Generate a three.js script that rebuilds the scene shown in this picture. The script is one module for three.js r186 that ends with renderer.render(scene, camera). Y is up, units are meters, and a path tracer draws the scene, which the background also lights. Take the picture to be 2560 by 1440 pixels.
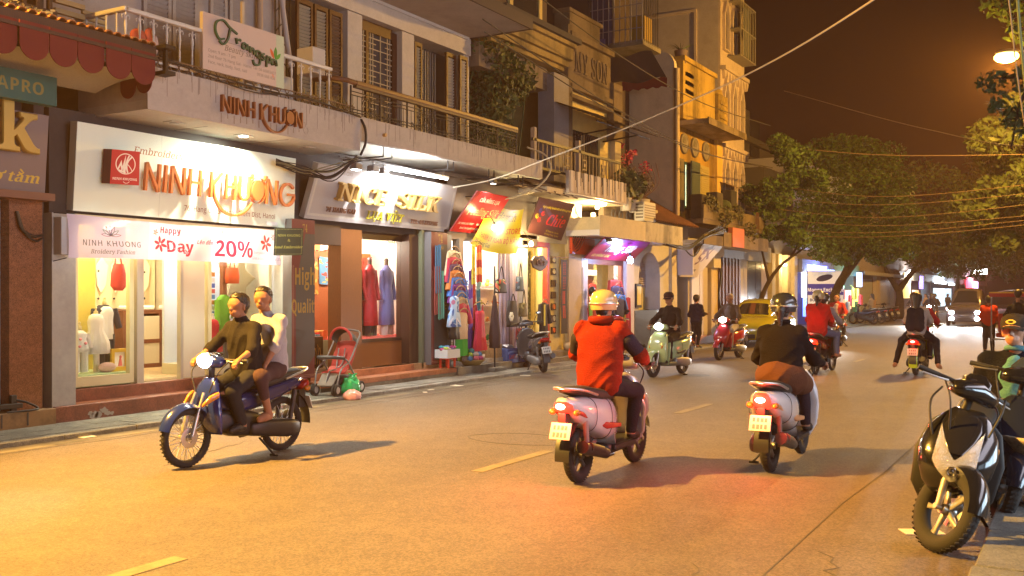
import*as THREE from 'three';
import{mergeGeometries}from 'three/addons/utils/BufferGeometryUtils.js';
import{RoundedBoxGeometry}from 'three/addons/geometries/RoundedBoxGeometry.js';
import{TextGeometry}from 'three/addons/geometries/TextGeometry.js';
import{FontLoader}from 'three/addons/loaders/FontLoader.js';
import{RectAreaLightUniformsLib}from 'three/addons/lights/RectAreaLightUniformsLib.js';
RectAreaLightUniformsLib.init();
// ---------------------------------------------------------------- camera, sky, exposure
// The street runs along -z. Road at y = 0; the left kerb is at x = -10.35, the right kerb at x = -0.55.
const scene=new THREE.Scene();
const renderer=new THREE.WebGLRenderer({antialias:true});
renderer.toneMapping=THREE.LinearToneMapping;
renderer.toneMappingExposure=1.0;
renderer.shadowMap.enabled=true;
const camera=new THREE.PerspectiveCamera(32.76,16/9,0.1,600);
camera.position.set(0,1.7,0);
camera.rotation.y=Math.atan(1440/2450);
camera.setViewOffset(2560,1440,0,-15,2560,1440);
scene.add(camera);
{
const w=64,h=32,d=new Float32Array(w*h*4);
for(let j=0;j<h;j++)for(let i=0;i<w;i++){
const el=Math.max(0,(j+.5)/h*2-1),k=Math.exp(-el*2.6),o=(j*w+i)*4;
d[o]=.002+.011*k;d[o+1]=.0007+.0036*k;d[o+2]=.0005+.0018*k;d[o+3]=1;
}
const sky=new THREE.DataTexture(d,w,h,THREE.RGBAFormat,THREE.FloatType);
sky.mapping=THREE.EquirectangularReflectionMapping;sky.magFilter=THREE.LinearFilter;sky.needsUpdate=true;
scene.background=sky;scene.environment=sky;
}
scene.fog=new THREE.FogExp2(0xd0a488,0.0012);
const SODIUM=[1,.51,.085],COOL=[.86,.95,1],WARM=[1,.74,.42],WHITE=[1,.97,.88];
// ---------------------------------------------------------------- helpers
const V=(x,y,z)=>new THREE.Vector3(x,y,z);
let seed_=7;const rnd=()=>{seed_=(seed_*1664525+1013904223)>>>0;return seed_/4294967296;};
const rr=(a,b)=>a+(b-a)*rnd();
const used={};
function numbered(n){used[n]=(used[n]??-1)+1;return used[n]?n+'_'+String(used[n]).padStart(3,'0'):n;}
function metric(g){
g=g.index?g.toNonIndexed():g;
const p=g.attributes.position,uv=new Float32Array(p.count*2),a=V(),b=V(),c=V();
for(let i=0;i<p.count;i+=3){
a.fromBufferAttribute(p,i);b.fromBufferAttribute(p,i+1);c.fromBufferAttribute(p,i+2);
const n=b.clone().sub(a).cross(c.clone().sub(a)),X=Math.abs(n.x),Y=Math.abs(n.y),Z=Math.abs(n.z);
[a,b,c].forEach((q,k)=>{
const o=(i+k)*2;
if(X>=Y&&X>=Z){uv[o]=q.z;uv[o+1]=q.y;}else if(Y>=Z){uv[o]=q.x;uv[o+1]=q.z;}else{uv[o]=q.x;uv[o+1]=q.y;}
});
}
g.setAttribute('uv',new THREE.BufferAttribute(uv,2));return g;
}
function bx(x0,x1,y0,y1,z0,z1){const g=new THREE.BoxGeometry(Math.abs(x1-x0),Math.abs(y1-y0),Math.abs(z1-z0));g.translate((x0+x1)/2,(y0+y1)/2,(z0+z1)/2);return metric(g);}
function rb(x0,x1,y0,y1,z0,z1,r=.01,s=2){const g=new RoundedBoxGeometry(Math.abs(x1-x0),Math.abs(y1-y0),Math.abs(z1-z0),s,r);g.translate((x0+x1)/2,(y0+y1)/2,(z0+z1)/2);return metric(g);}
function cyl(a,b,r0,r1=r0,n=10){
a=V(...a);b=V(...b);const d=b.clone().sub(a),g=new THREE.CylinderGeometry(r1,r0,d.length(),n,1);
g.applyQuaternion(new THREE.Quaternion().setFromUnitVectors(V(0,1,0),d.clone().normalize()));g.translate(...a.add(b).multiplyScalar(.5).toArray());return g;
}
function tube(pts,r,n=24,k=6,closed=false){return new THREE.TubeGeometry(new THREE.CatmullRomCurve3(pts.map((p)=>V(...p)),closed),n,r,k,closed);}
function sph(x,y,z,r,sx=1,sy=1,sz=1,n=14){const g=new THREE.SphereGeometry(r,n,Math.max(8,n*.7|0));g.scale(sx,sy,sz);g.translate(x,y,z);return g;}
function tor(x,y,z,R,r,axis='z',n=32,k=10){const g=new THREE.TorusGeometry(R,r,k,n);if(axis==='x')g.rotateY(Math.PI/2);if(axis==='y')g.rotateX(Math.PI/2);g.translate(x,y,z);return g;}
function lathe(prof,x,y,z,n=20){const g=new THREE.LatheGeometry(prof.map((p)=>new THREE.Vector2(...p)),n);g.translate(x,y,z);return g;}
function shape(pts){const s=new THREE.Shape();pts.forEach((p,i)=>i?s.lineTo(...p):s.moveTo(...p));s.closePath();return s;}
function ext(s,d,bevel=0){return new THREE.ExtrudeGeometry(s,{depth:d,bevelEnabled:bevel>0,bevelSize:bevel,bevelThickness:bevel,bevelSegments:2,curveSegments:10});}
// an outline drawn in (z, y), as thick as x0..x1
function extX(pts,x0,x1,bevel=0){const g=ext(shape(pts.map(([z,y])=>[-z,y])),x1-x0,bevel);g.rotateY(Math.PI/2);g.translate(x0,0,0);return metric(g);}
function mg(list){
list=(Array.isArray(list)?list:[list]).flat();
const col=list.some((g)=>g.attributes.color);
return mergeGeometries(list.map((g)=>{
g=g.index?g.toNonIndexed():g.clone();if(!g.attributes.uv)g=metric(g);if(!g.attributes.normal)g.computeVertexNormals();
for(const k of Object.keys(g.attributes))if(!['position','normal','uv',...(col?['color']:[])].includes(k))g.deleteAttribute(k);
if(col&&!g.attributes.color)g.setAttribute('color',new THREE.BufferAttribute(new Float32Array(g.attributes.position.count*3).fill(1),3));
return g;
}));
}
const ORG=new Map();
function tag(o,label,category,group,kind){if(label)o.userData.label=label;if(category)o.userData.category=category;if(group)o.userData.group=group;if(kind)o.userData.kind=kind;return o;}
function mesh(name,geos,m,parent){const o=new THREE.Mesh(Array.isArray(geos)?mg(geos):geos,m);o.name=parent===scene?numbered(name):name;o.castShadow=o.receiveShadow=true;parent.add(o);return o;}
function struct(name,geos,m){const o=mesh(name,geos,m,scene);o.userData.kind='structure';return o;}
function thing(name,label,category,at=[0,0,0],turn=0,group){
const o=new THREE.Group();o.name=numbered(name);scene.add(o);o.position.set(...at);o.rotation.y=turn;ORG.set(o,at);return tag(o,label,category,group);
}
// a part whose geometry is given in the scene's axes, of a thing that is not turned
function part(name,geos,m,t,label){const g=mg(geos),a=originOf(t);g.translate(-a[0],-a[1],-a[2]);const o=mesh(name,g,m,t);if(label)o.userData.label=label;return o;}
function originOf(o){while(o&&!ORG.has(o))o=o.parent;return o?ORG.get(o):[0,0,0];}
function single(name,geos,m,label,category,group,at){const g=mg(geos);const o=new THREE.Mesh(g,m);o.name=numbered(name);o.castShadow=o.receiveShadow=true;if(at){g.translate(-at[0],-at[1],-at[2]);o.position.set(...at);}scene.add(o);return tag(o,label,category,group);}
function copy(o,at,turn,label,group){const c=o.clone();c.name=numbered(o.name.replace(/_\d{3}$/,''));scene.add(c);c.position.set(...at);if(turn!==undefined)c.rotation.y=turn;ORG.set(c,at);return tag(c,label,null,group);}
// ---------------------------------------------------------------- textures and materials
function vnoise(n,per,sd){
const g=new Float32Array(per*per);let s=sd*7919+13;for(let i=0;i<g.length;i++){s=(s*1664525+1013904223)>>>0;g[i]=s/4294967296;}
const o=new Float32Array(n*n),sm=(t)=>t*t*(3-2*t);
for(let y=0;y<n;y++)for(let x=0;x<n;x++){
const fx=x/n*per,fy=y/n*per,ix=fx|0,iy=fy|0,tx=sm(fx-ix),ty=sm(fy-iy),jx=(ix+1)% per,jy=(iy+1)% per;
o[y*n+x]=(g[iy*per+ix]*(1-tx)+g[iy*per+jx]*tx)*(1-ty)+(g[jy*per+ix]*(1-tx)+g[jy*per+jx]*tx)*ty;
}return o;
}
function fbm(n,list,sd){const o=new Float32Array(n*n);let tot=0;list.forEach(([per,w],k)=>{const v=vnoise(n,per,sd+k*31);tot+=w;for(let i=0;i<o.length;i++)o[i]+=v[i]*w;});for(let i=0;i<o.length;i++)o[i]/=tot;return o;}
function tex(n,f,srgb=true,size=1){
const d=new Uint8Array(n*n*4);
for(let y=0;y<n;y++)for(let x=0;x<n;x++){const c=f(x,y),o=(y*n+x)*4;d[o]=Math.min(255,Math.max(0,c[0]*255));d[o+1]=Math.min(255,Math.max(0,c[1]*255));d[o+2]=Math.min(255,Math.max(0,c[2]*255));d[o+3]=255;}
const t=new THREE.DataTexture(d,n,n);t.wrapS=t.wrapT=THREE.RepeatWrapping;t.magFilter=THREE.LinearFilter;if(srgb)t.colorSpace=THREE.SRGBColorSpace;t.repeat.set(1/size,1/size);t.needsUpdate=true;return t;
}
const N1=fbm(512,[[6,1],[16,.8],[64,.5],[200,.4]],3),N2=fbm(512,[[4,1],[9,.7],[30,.35]],11),NF=fbm(512,[[128,1],[256,1]],5),N3=fbm(512,[[3,1],[7,.8],[22,.6],[90,.4]],29);
const grey=(v)=>[v,v,v];
const T={
plaster:tex(512,(x,y)=>{const i=y*512+x,s=N3[i];const k=.93+.16*(N1[i]-.5)-.22*Math.max(0,s-.58);return[k,k*.985,k*.96];},true,3.1),
stained:tex(512,(x,y)=>{const i=y*512+x,st=N2[(x*1&511)+(((y/9)|0)&511)*512],k=.92-.95*Math.max(0,st-.5)-.7*Math.max(0,N3[i]-.55)+.2*(N1[i]-.5);return[k,k*.97,k*.9];},true,2.3),
grain:tex(512,(x,y)=>grey(.5+(NF[y*512+x]-.5)*1.2+(N1[y*512+x]-.5)*.5),false,.9),
asphalt:tex(512,(x,y)=>{const i=y*512+x,k=.86+(NF[i]-.5)*.5+(N1[i]-.5)*.2;return[k,k*.985,k*.96];},true,1.7),
asphaltBig:tex(512,(x,y)=>grey(.5+(N3[y*512+x]-.5)),false,9),
stone:tex(512,(x,y)=>{const i=y*512+x,k=.85+(NF[i]-.5)*.35+(N3[i]-.5)*.5;return[k,k*.99,k*.95];},true,1.3),
wood:tex(512,(x,y)=>{const i=y*512+x,a=Math.sin((x/512*22+N2[i]*3)*6.283),k=.82+.1*a+(NF[i]-.5)*.2;return[k,k*.96,k*.9];},true,.5),
granite:tex(512,(x,y)=>{const i=y*512+x,k=.75+(NF[i]-.5)*.9+(N1[i]-.5)*.3;return grey(k);},true,.6),
cloth:tex(256,(x,y)=>{const k=.9+.05*Math.sin(x*1.57)+.05*Math.sin(y*1.57)+(NF[(y*512+x)]-.5)*.25;return grey(k);},true,.12),
pebble:tex(512,(x,y)=>grey(NF[y*512+x]*.7+N1[y*512+x]*.3),false,.35),
};
function mt(c,rough=.7,o={}){
const phys=['clearcoat','transmission','sheen','thickness','specularIntensity'].some((k)=>k in o);
const m=phys?new THREE.MeshPhysicalMaterial():new THREE.MeshStandardMaterial();
if(typeof c==='number')m.color.set(c);else m.color.setRGB(...c);
m.roughness=rough;m.side=THREE.DoubleSide;Object.assign(m,o);return m;
}
const glow=(c,k,base=[.8,.8,.8])=>{const m=mt(base,.5);m.emissive.setRGB(...c);m.emissiveIntensity=k;return m;};
// writing: the fonts hold plain Latin only, so the marks of Vietnamese are drawn stroke by stroke
function vt(x,str,px,py,size,{font='sans-serif',bold=false,align='left',skew=0,sp=0,sx=1}={}){
x.save();x.translate(px,py);x.transform(sx,0,-skew,1,0,0);x.font=(bold?'bold ':'')+size+'px '+font;x.textBaseline='alphabetic';x.textAlign='left';
const cl=[];for(const ch of str.normalize('NFD'))if(/[\u0300-\u036f]/.test(ch))cl[cl.length-1][1].push(ch.charCodeAt(0));else cl.push([ch,[]]);
const w=cl.map(([c])=>x.measureText(c).width+sp),tot=w.reduce((a,b)=>a+b,0);let cx=align==='center'?-tot/2:align==='right'?-tot:0;
const S=size,lw=S*(bold?.1:.07),st=(...p)=>{x.beginPath();p.forEach((q,i)=>i?x.lineTo(...q):x.moveTo(...q));x.stroke();};
x.strokeStyle=x.fillStyle;x.lineWidth=lw;x.lineCap='round';
cl.forEach(([c,m],i)=>{
x.fillText(c,cx,0);const mid=cx+(w[i]-sp)/2,rt=cx+(w[i]-sp),up=/[A-Z]/.test(c);let top=up?-S*.82:-S*.64;
for(const k of m){
if(k===0x31b)st([rt-S*.08,top+S*.12],[rt+S*.04,top+S*.08],[rt+S*.05,top-S*.02]);
if(k===0x323){x.beginPath();x.arc(mid,S*.14,lw*.75,0,7);x.fill();}
if(k===0x306){x.beginPath();x.arc(mid,top-S*.08,S*.13,.3,2.8);x.stroke();top-=S*.12;}
if(k===0x302){st([mid-S*.14,top],[mid,top-S*.12],[mid+S*.14,top]);top-=S*.14;}
if(k===0x300)st([mid-S*.1,top-S*.12],[mid+S*.04,top]);
if(k===0x301)st([mid+S*.1,top-S*.12],[mid-S*.04,top]);
if(k===0x303)st([mid-S*.15,top],[mid-S*.06,top-S*.07],[mid+S*.05,top],[mid+S*.14,top-S*.07]);
if(k===0x309)st([mid-S*.05,top-S*.15],[mid+S*.06,top-S*.12],[mid,top-S*.02]);
}
cx+=w[i];
});
x.restore();return tot*sx;
}
function canvasTex(w,h,draw){const c=document.createElement('canvas');c.width=w;c.height=h;const x=c.getContext('2d');draw(x,w,h);const t=new THREE.CanvasTexture(c);t.colorSpace=THREE.SRGBColorSpace;t.magFilter=THREE.LinearFilter;return t;}
// a board with a printed front: front quad a,b,c,d = top-left, top-right, bottom-right, bottom-left as read; thickness behind it
function board(name,q,m,thick,edge,parent,sub=1){
const[a,b,c,d]=q.map((p)=>V(...p)),n=b.clone().sub(a).cross(d.clone().sub(a)).normalize();
const P=[a,b,c,d],B=P.map((p)=>p.clone().addScaledVector(n,thick));
const f=new THREE.BufferGeometry();f.setAttribute('position',new THREE.BufferAttribute(new Float32Array([a,d,c,a,c,b].flatMap((p)=>p.toArray())),3));
f.setAttribute('uv',new THREE.BufferAttribute(new Float32Array([0,1,0,0,1,0,0,1,1,0,1,1]),2));f.computeVertexNormals();
const tri=[];const quad=(p,r,s,t)=>tri.push(p,r,s,p,s,t);quad(B[0],B[1],B[2],B[3]);for(let i=0;i<4;i++){const j=(i+1)% 4;quad(P[i],P[j],B[j],B[i]);}
const e=new THREE.BufferGeometry();e.setAttribute('position',new THREE.BufferAttribute(new Float32Array(tri.flatMap((p)=>p.toArray())),3));e.computeVertexNormals();
const o=originOf(parent);f.translate(-o[0],-o[1],-o[2]);const g=mg(e);g.translate(-o[0],-o[1],-o[2]);
mesh(name,f,m,parent);return mesh('board',g,edge,parent);
}
// ---------------------------------------------------------------- lofts, cloth, bodies
function loft(rings,cap=true,closed=true){
const n=rings[0].length,pos=[],uv=[],idx=[],W=closed?n+1:n;let acc=0;
rings.forEach((r,i)=>{if(i)acc+=Math.hypot(r[0][0]-rings[i-1][0][0],r[0][1]-rings[i-1][0][1],r[0][2]-rings[i-1][0][2]);let s=0;for(let k=0;k<W;k++){const p=r[k % n],q=r[(k+n-1)% n];if(k)s+=Math.hypot(p[0]-q[0],p[1]-q[1],p[2]-q[2]);pos.push(...p);uv.push(s,acc);}});
for(let i=0;i+1<rings.length;i++)for(let k=0;k+1<W;k++){const a=i*W+k,b=a+1,c=a+W,d=c+1;idx.push(a,b,c,b,d,c);}
if(cap&&closed)for(const i of[0,rings.length-1]){const c=[0,0,0];rings[i].forEach((p)=>p.forEach((v,k)=>c[k]+=v/n));const o=pos.length/3;pos.push(...c);uv.push(0,0);for(let k=0;k<n;k++){const a=i*W+k,b=i*W+k+1;i?idx.push(a,b,o):idx.push(b,a,o);}}
const g=new THREE.BufferGeometry();g.setAttribute('position',new THREE.Float32BufferAttribute(pos,3));g.setAttribute('uv',new THREE.Float32BufferAttribute(uv,2));g.setIndex(idx);g.computeVertexNormals();
if(closed){const N=g.attributes.normal;rings.forEach((r,i)=>{const a=i*W,b=i*W+n,m=V(N.getX(a)+N.getX(b),N.getY(a)+N.getY(b),N.getZ(a)+N.getZ(b)).normalize();N.setXYZ(a,m.x,m.y,m.z);N.setXYZ(b,m.x,m.y,m.z);});}
return g;
}
const sgnp=(v,p)=>Math.sign(v)*Math.abs(v)**p;
// a ring across y: super-ellipse with folds
function ringY(cx,y,cz,rx,rz,{n=28,p=1,fold=0,k=9,ph=0,dy=0}={}){return Array.from({length:n},(_,i)=>{const a=i/n*Math.PI*2,f=1+fold*Math.sin(a*k+ph)+fold*.5*Math.sin(a*(k*1.7|0)+ph*2);return[cx+rx*f*sgnp(Math.cos(a),p),y+dy*Math.cos(a),cz+rz*f*sgnp(Math.sin(a),p)];});}
// a ring across x (for hulls that run along x): half height h about cy, half width w
function ringX(x,cy,w,h,{n=20,p=.8,cz=0,lean=0}={}){return Array.from({length:n},(_,i)=>{const a=i/n*Math.PI*2,yy=h*sgnp(Math.sin(a),p);return[x+lean*yy,cy+yy,cz+w*sgnp(Math.cos(a),p)];});}
// ribbon of even width along a flat path, as thick as d
function ribbon(pts,w,d,closed=false){
const L=[],R=[],n=pts.length;for(let i=0;i<n;i++){const a=pts[closed?(i+n-1)% n:Math.max(0,i-1)],b=pts[closed?(i+1)% n:Math.min(n-1,i+1)],dx=b[0]-a[0],dy=b[1]-a[1],l=Math.hypot(dx,dy)||1;L.push([pts[i][0]-dy/l*w/2,pts[i][1]+dx/l*w/2]);R.push([pts[i][0]+dy/l*w/2,pts[i][1]-dx/l*w/2]);}
if(closed){const s=shape(L),h=new THREE.Path();R.forEach((p,i)=>i?h.lineTo(...p):h.moveTo(...p));h.closePath();s.holes.push(h);return ext(s,d);}
return ext(shape([...L,...R.reverse()]),d);
}
const arc=(cx,cy,rx,ry,a0,a1,n=16)=>Array.from({length:n+1},(_,i)=>{const a=(a0+(a1-a0)*i/n)*Math.PI/180;return[cx+rx*Math.cos(a),cy+ry*Math.sin(a)];});
// lettering on the left house fronts: u runs away along -z, v up, relief towards the street
const front=(g,x,y,z,lean=0)=>{g=g.index?g.toNonIndexed():g;g.rotateY(Math.PI/2);if(lean)g.rotateZ(-lean);g.translate(x,y,z);return g;};
// thin hanging cloth: grid in (u, v), placed by f(u, v) -> [x, y, z]
function sheet(f,nu=16,nv=16){const p=[],uv=[],ix=[];for(let j=0;j<=nv;j++)for(let i=0;i<=nu;i++){p.push(...f(i/nu,j/nv));uv.push(i/nu,1-j/nv);}for(let j=0;j<nv;j++)for(let i=0;i<nu;i++){const a=j*(nu+1)+i,c=a+nu+1;ix.push(a,c,a+1,a+1,c,c+1);}const g=new THREE.BufferGeometry();g.setAttribute('position',new THREE.Float32BufferAttribute(p,3));g.setAttribute('uv',new THREE.Float32BufferAttribute(uv,2));g.setIndex(ix);g.computeVertexNormals();return g;}
// bodies: tapered capsules joined by a smooth minimum, meshed with surface nets
// bone: [x0,y0,z0,r0, x1,y1,z1,r1, sx?] ; wr: wrinkles in metres
function skin(bones,cell,{k=.03,wr=0,wf=18,cut=null}={}){
const lo=[1e9,1e9,1e9],hi=[-1e9,-1e9,-1e9];for(const b of bones)for(const o of[0,4])for(let c=0;c<3;c++){lo[c]=Math.min(lo[c],b[o+c]-b[o+3]-k-cell*2);hi[c]=Math.max(hi[c],b[o+c]+b[o+3]+k+cell*2);}
const n=lo.map((v,c)=>Math.ceil((hi[c]-v)/cell)+1),[nx,ny,nz]=n,F=new Float32Array(nx*ny*nz).fill(9),kk=k;
for(const b of bones){
const[ax,ay,az,ra,bx_,by,bz,rb_]=b,R=Math.max(ra,rb_)+kk+cell*2.5,dx=bx_-ax,dy=by-ay,dz=bz-az,L2=dx*dx+dy*dy+dz*dz||1e-9;
const i0=[0,1,2].map((c)=>Math.max(0,Math.floor((Math.min(b[c],b[4+c])-R-lo[c])/cell))),i1=[0,1,2].map((c)=>Math.min(n[c]-1,Math.ceil((Math.max(b[c],b[4+c])+R-lo[c])/cell)));
for(let z=i0[2];z<=i1[2];z++)for(let y=i0[1];y<=i1[1];y++)for(let x=i0[0];x<=i1[0];x++){
const px=lo[0]+x*cell-ax,py=lo[1]+y*cell-ay,pz=lo[2]+z*cell-az,t=Math.max(0,Math.min(1,(px*dx+py*dy+pz*dz)/L2));
const d=Math.hypot(px-dx*t,py-dy*t,pz-dz*t)-(ra+(rb_-ra)*t),o=(z*ny+y)*nx+x,e=F[o];
if(e>8)F[o]=d;else{const h=Math.max(kk-Math.abs(e-d),0)/kk;F[o]=Math.min(e,d)-h*h*kk*.25;}
}
}
if(wr||cut)for(let z=0;z<nz;z++)for(let y=0;y<ny;y++)for(let x=0;x<nx;x++){const o=(z*ny+y)*nx+x;if(Math.abs(F[o])>.12)continue;const X=lo[0]+x*cell,Y=lo[1]+y*cell,Z=lo[2]+z*cell;if(wr)F[o]+=wr*(Math.abs(Math.sin(Y*wf*1.3+2.3*Math.sin(X*wf*.6+Z*wf*.45)+1.7*Math.sin(Z*wf*.8-Y*wf*.35)))*1.7-.9+.5*Math.sin(X*wf*1.9+Y*wf*.9-Z*wf*1.5));if(cut)F[o]=Math.max(F[o],cut(X,Y,Z));}
const id=new Int32Array(F.length).fill(-1),pos=[],nor=[],idx=[],at=(x,y,z)=>(z*ny+y)*nx+x;
const E=[[0,1],[2,3],[4,5],[6,7],[0,2],[1,3],[4,6],[5,7],[0,4],[1,5],[2,6],[3,7]];
for(let z=0;z<nz-1;z++)for(let y=0;y<ny-1;y++)for(let x=0;x<nx-1;x++){
const v=[at(x,y,z),at(x+1,y,z),at(x,y+1,z),at(x+1,y+1,z),at(x,y,z+1),at(x+1,y,z+1),at(x,y+1,z+1),at(x+1,y+1,z+1)].map((q)=>F[q]);let neg=0;for(const q of v)if(q<0)neg++;if(!neg||neg===8)continue;
let sx=0,sy=0,sz=0,c=0;for(const[a,b]of E)if((v[a]<0)!==(v[b]<0)){const t=v[a]/(v[a]-v[b]),A=[a&1,(a>>1)&1,a>>2],B=[b&1,(b>>1)&1,b>>2];sx+=A[0]+(B[0]-A[0])*t;sy+=A[1]+(B[1]-A[1])*t;sz+=A[2]+(B[2]-A[2])*t;c++;}
id[at(x,y,z)]=pos.length/3;pos.push(lo[0]+(x+sx/c)*cell,lo[1]+(y+sy/c)*cell,lo[2]+(z+sz/c)*cell);
const gx=v[1]+v[3]+v[5]+v[7]-v[0]-v[2]-v[4]-v[6],gy=v[2]+v[3]+v[6]+v[7]-v[0]-v[1]-v[4]-v[5],gz=v[4]+v[5]+v[6]+v[7]-v[0]-v[1]-v[2]-v[3],l=Math.hypot(gx,gy,gz)||1;nor.push(gx/l,gy/l,gz/l);
}
const quad=(a,b,c,d,f)=>{if(a<0||b<0||c<0||d<0)return;f?idx.push(a,b,c,a,c,d):idx.push(a,c,b,a,d,c);};
for(let z=1;z<nz-1;z++)for(let y=1;y<ny-1;y++)for(let x=1;x<nx-1;x++){
const s=F[at(x,y,z)]<0;
if(s!==F[at(x+1,y,z)]<0)quad(id[at(x,y-1,z-1)],id[at(x,y,z-1)],id[at(x,y,z)],id[at(x,y-1,z)],s);
if(s!==F[at(x,y+1,z)]<0)quad(id[at(x-1,y,z-1)],id[at(x-1,y,z)],id[at(x,y,z)],id[at(x,y,z-1)],s);
if(s!==F[at(x,y,z+1)]<0)quad(id[at(x-1,y-1,z)],id[at(x,y-1,z)],id[at(x,y,z)],id[at(x-1,y,z)],s);
}
const g=new THREE.BufferGeometry();g.setAttribute('position',new THREE.Float32BufferAttribute(pos,3));g.setAttribute('normal',new THREE.Float32BufferAttribute(nor,3));g.setIndex(idx);return metric(g);
}
// ---------------------------------------------------------------- ground, road, pavements
const M={
asphalt:mt([.155,.128,.098],.68,{vertexColors:true,map:T.asphalt,bumpMap:T.pebble,bumpScale:.006}),
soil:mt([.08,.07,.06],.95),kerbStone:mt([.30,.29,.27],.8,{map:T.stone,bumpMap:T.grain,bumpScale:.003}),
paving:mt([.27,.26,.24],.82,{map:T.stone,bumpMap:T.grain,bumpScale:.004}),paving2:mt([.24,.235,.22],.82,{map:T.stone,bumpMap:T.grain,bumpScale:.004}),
kerbShade:mt([.16,.165,.165],.75,{map:T.stone,bumpMap:T.grain,bumpScale:.003}),paveShade:mt([.13,.135,.14],.75,{map:T.stone,bumpMap:T.grain,bumpScale:.004}),paveShade2:mt([.11,.115,.12],.75,{map:T.stone,bumpMap:T.grain,bumpScale:.004}),  // right side copies of kerb and paving, colour darkened and cooled for fading light
paint:mt([.225,.2,.145],.8,{map:T.stained}),tar:mt([.075,.068,.06],.8),joint:mt([.09,.085,.075],.95),
redStep:mt([.25,.075,.045],.45,{map:T.stone,bumpMap:T.grain,bumpScale:.002}),orangeStep:mt([.42,.15,.075],.5,{map:T.stone}),tanStep:mt([.33,.2,.1],.7,{map:T.stained}),
concrete:mt([.25,.235,.21],.9,{map:T.stained,bumpMap:T.grain,bumpScale:.006}),
white:mt([.72,.70,.66],.7,{map:T.plaster}),whiteClean:mt([.78,.77,.74],.45),mauve:mt([.47,.43,.42],.8,{map:T.plaster}),fascia:mt([.5,.455,.43],.75,{map:T.plaster}),
fasciaOld:mt([.52,.49,.44],.85,{map:T.stained,bumpMap:T.grain,bumpScale:.004}),cream:mt([.55,.49,.36],.85,{map:T.plaster}),creamOld:mt([.5,.45,.33],.9,{map:T.stained}),
yellow:mt([.42,.3,.07],.85,{map:T.stained}),yellowWall:mt([.68,.55,.22],.8,{map:T.plaster}),oldWall:mt([.2,.16,.12],.95,{map:T.stained,bumpMap:T.grain,bumpScale:.008}),
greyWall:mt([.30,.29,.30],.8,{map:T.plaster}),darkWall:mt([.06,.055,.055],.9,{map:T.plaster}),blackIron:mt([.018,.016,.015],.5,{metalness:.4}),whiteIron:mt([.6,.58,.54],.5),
wood:mt([.13,.048,.02],.45,{map:T.wood}),darkWood:mt([.05,.02,.013],.5,{map:T.wood}),railWood:mt([.22,.1,.045],.5,{map:T.wood}),paleWood:mt([.42,.26,.12],.55,{map:T.wood}),
marble:mt([.32,.12,.065],.25,{map:T.granite,clearcoat:.4,clearcoatRoughness:.2}),granite:mt([.028,.027,.027],.35,{map:T.granite}),
glass:mt([1,1,1],.03,{transmission:1,thickness:0,ior:1.5}),darkGlass:mt([.03,.03,.035],.08),steel:mt([.55,.55,.55],.35,{metalness:.9}),steelDull:mt([.30,.30,.30],.5,{metalness:.6}),
roofTile:mt([.16,.06,.035],.9,{map:T.stone}),foliage:mt([.05,.085,.022],.75),black:mt([.012,.012,.012],.6),blackGloss:mt([.010,.010,.012],.16,{clearcoat:1,clearcoatRoughness:.06}),rubber:mt([.02,.019,.018],.85,{bumpMap:T.pebble,bumpScale:.002}),
green:mt([.012,.16,.11],.6),brown:mt([.10,.045,.035],.55),
};
struct('ground',bx(-60,40,-.3,-.004,-260,20),M.soil);
const roadTop=new THREE.PlaneGeometry(9.74,183,60,900);roadTop.rotateX(-Math.PI/2);roadTop.translate(-5.45,0,-83.5);
{const p=roadTop.attributes.position,c=new Float32Array(p.count*3),nz=(a,b)=>N3[((b*41|0)&511)*512+((a*41|0)&511)];for(let i=0;i<p.count;i++){const x=p.getX(i)+40,z=p.getZ(i)+200,worn=Math.sin(x*2.1+1.2)*.05,k=.93+(nz(x*.9,z*.13)-.5)*.42+(nz(x*2.3+9,z*1.7)-.5)*.3+worn;c.set([k,k*.99,k*.97],i*3);}roadTop.setAttribute('color',new THREE.BufferAttribute(c,3));}
const road=struct('road',[bx(-10.32,-.58,-.2,-.012,-175,8),metric(roadTop)],M.asphalt);
const roadPart=(name,g,m)=>mesh(name,g,m,road);
// painted dashes of the middle line, worn
for(const[z0,z1]of[[-4.36,-2.6],[-9.35,-7.9],[-14.6,-13.2],[-20.6,-19.2],[-26.8,-25.4],[-33,-31.6]])roadPart('lane_dash',bx(-5.1,-4.97,.0015,.004,z0,z1),M.paint);
// the long tarred seam between two lanes of asphalt, and the fainter one along the gutter
const strip=(pts,w,y,h=.0022)=>{const g=[];for(let i=0;i+1<pts.length;i++){const[x0,z0]=pts[i],[x1,z1]=pts[i+1],d=Math.hypot(x1-x0,z1-z0),q=bx(-w/2,w/2,y-h,y,-d/2-w*.3,d/2+w*.3);q.rotateY(Math.atan2(x1-x0,z1-z0));q.translate((x0+x1)/2,0,(z0+z1)/2);g.push(q);}return g;};
roadPart('asphalt_seam',strip([[-1.72,2],[-1.69,-5.8],[-1.72,-8.2],[-1.67,-10],[-1.69,-12.3],[-1.7,-30]],.012,.003),M.tar);
roadPart('asphalt_seam',strip(Array.from({length:40},(_,i)=>[-9.88+.035*Math.sin(i*1.7)+.02*Math.sin(i*4.1),-2-i*.7]),.014,.003),M.tar);
roadPart('asphalt_seam',strip(Array.from({length:24},(_,i)=>[-9.62+.03*Math.sin(i*2.3),-9-i*.4]),.008,.003),M.tar);
{const P=[];for(let i=0;i<=20;i++){const a=i/20*Math.PI*2;P.push([-5.75+.62*Math.cos(a)*(1+.08*Math.sin(a*3)),-9.95+.42*Math.sin(a)]);}roadPart('asphalt_patch_joint',strip(P,.012,.0032),M.tar);}
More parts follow.
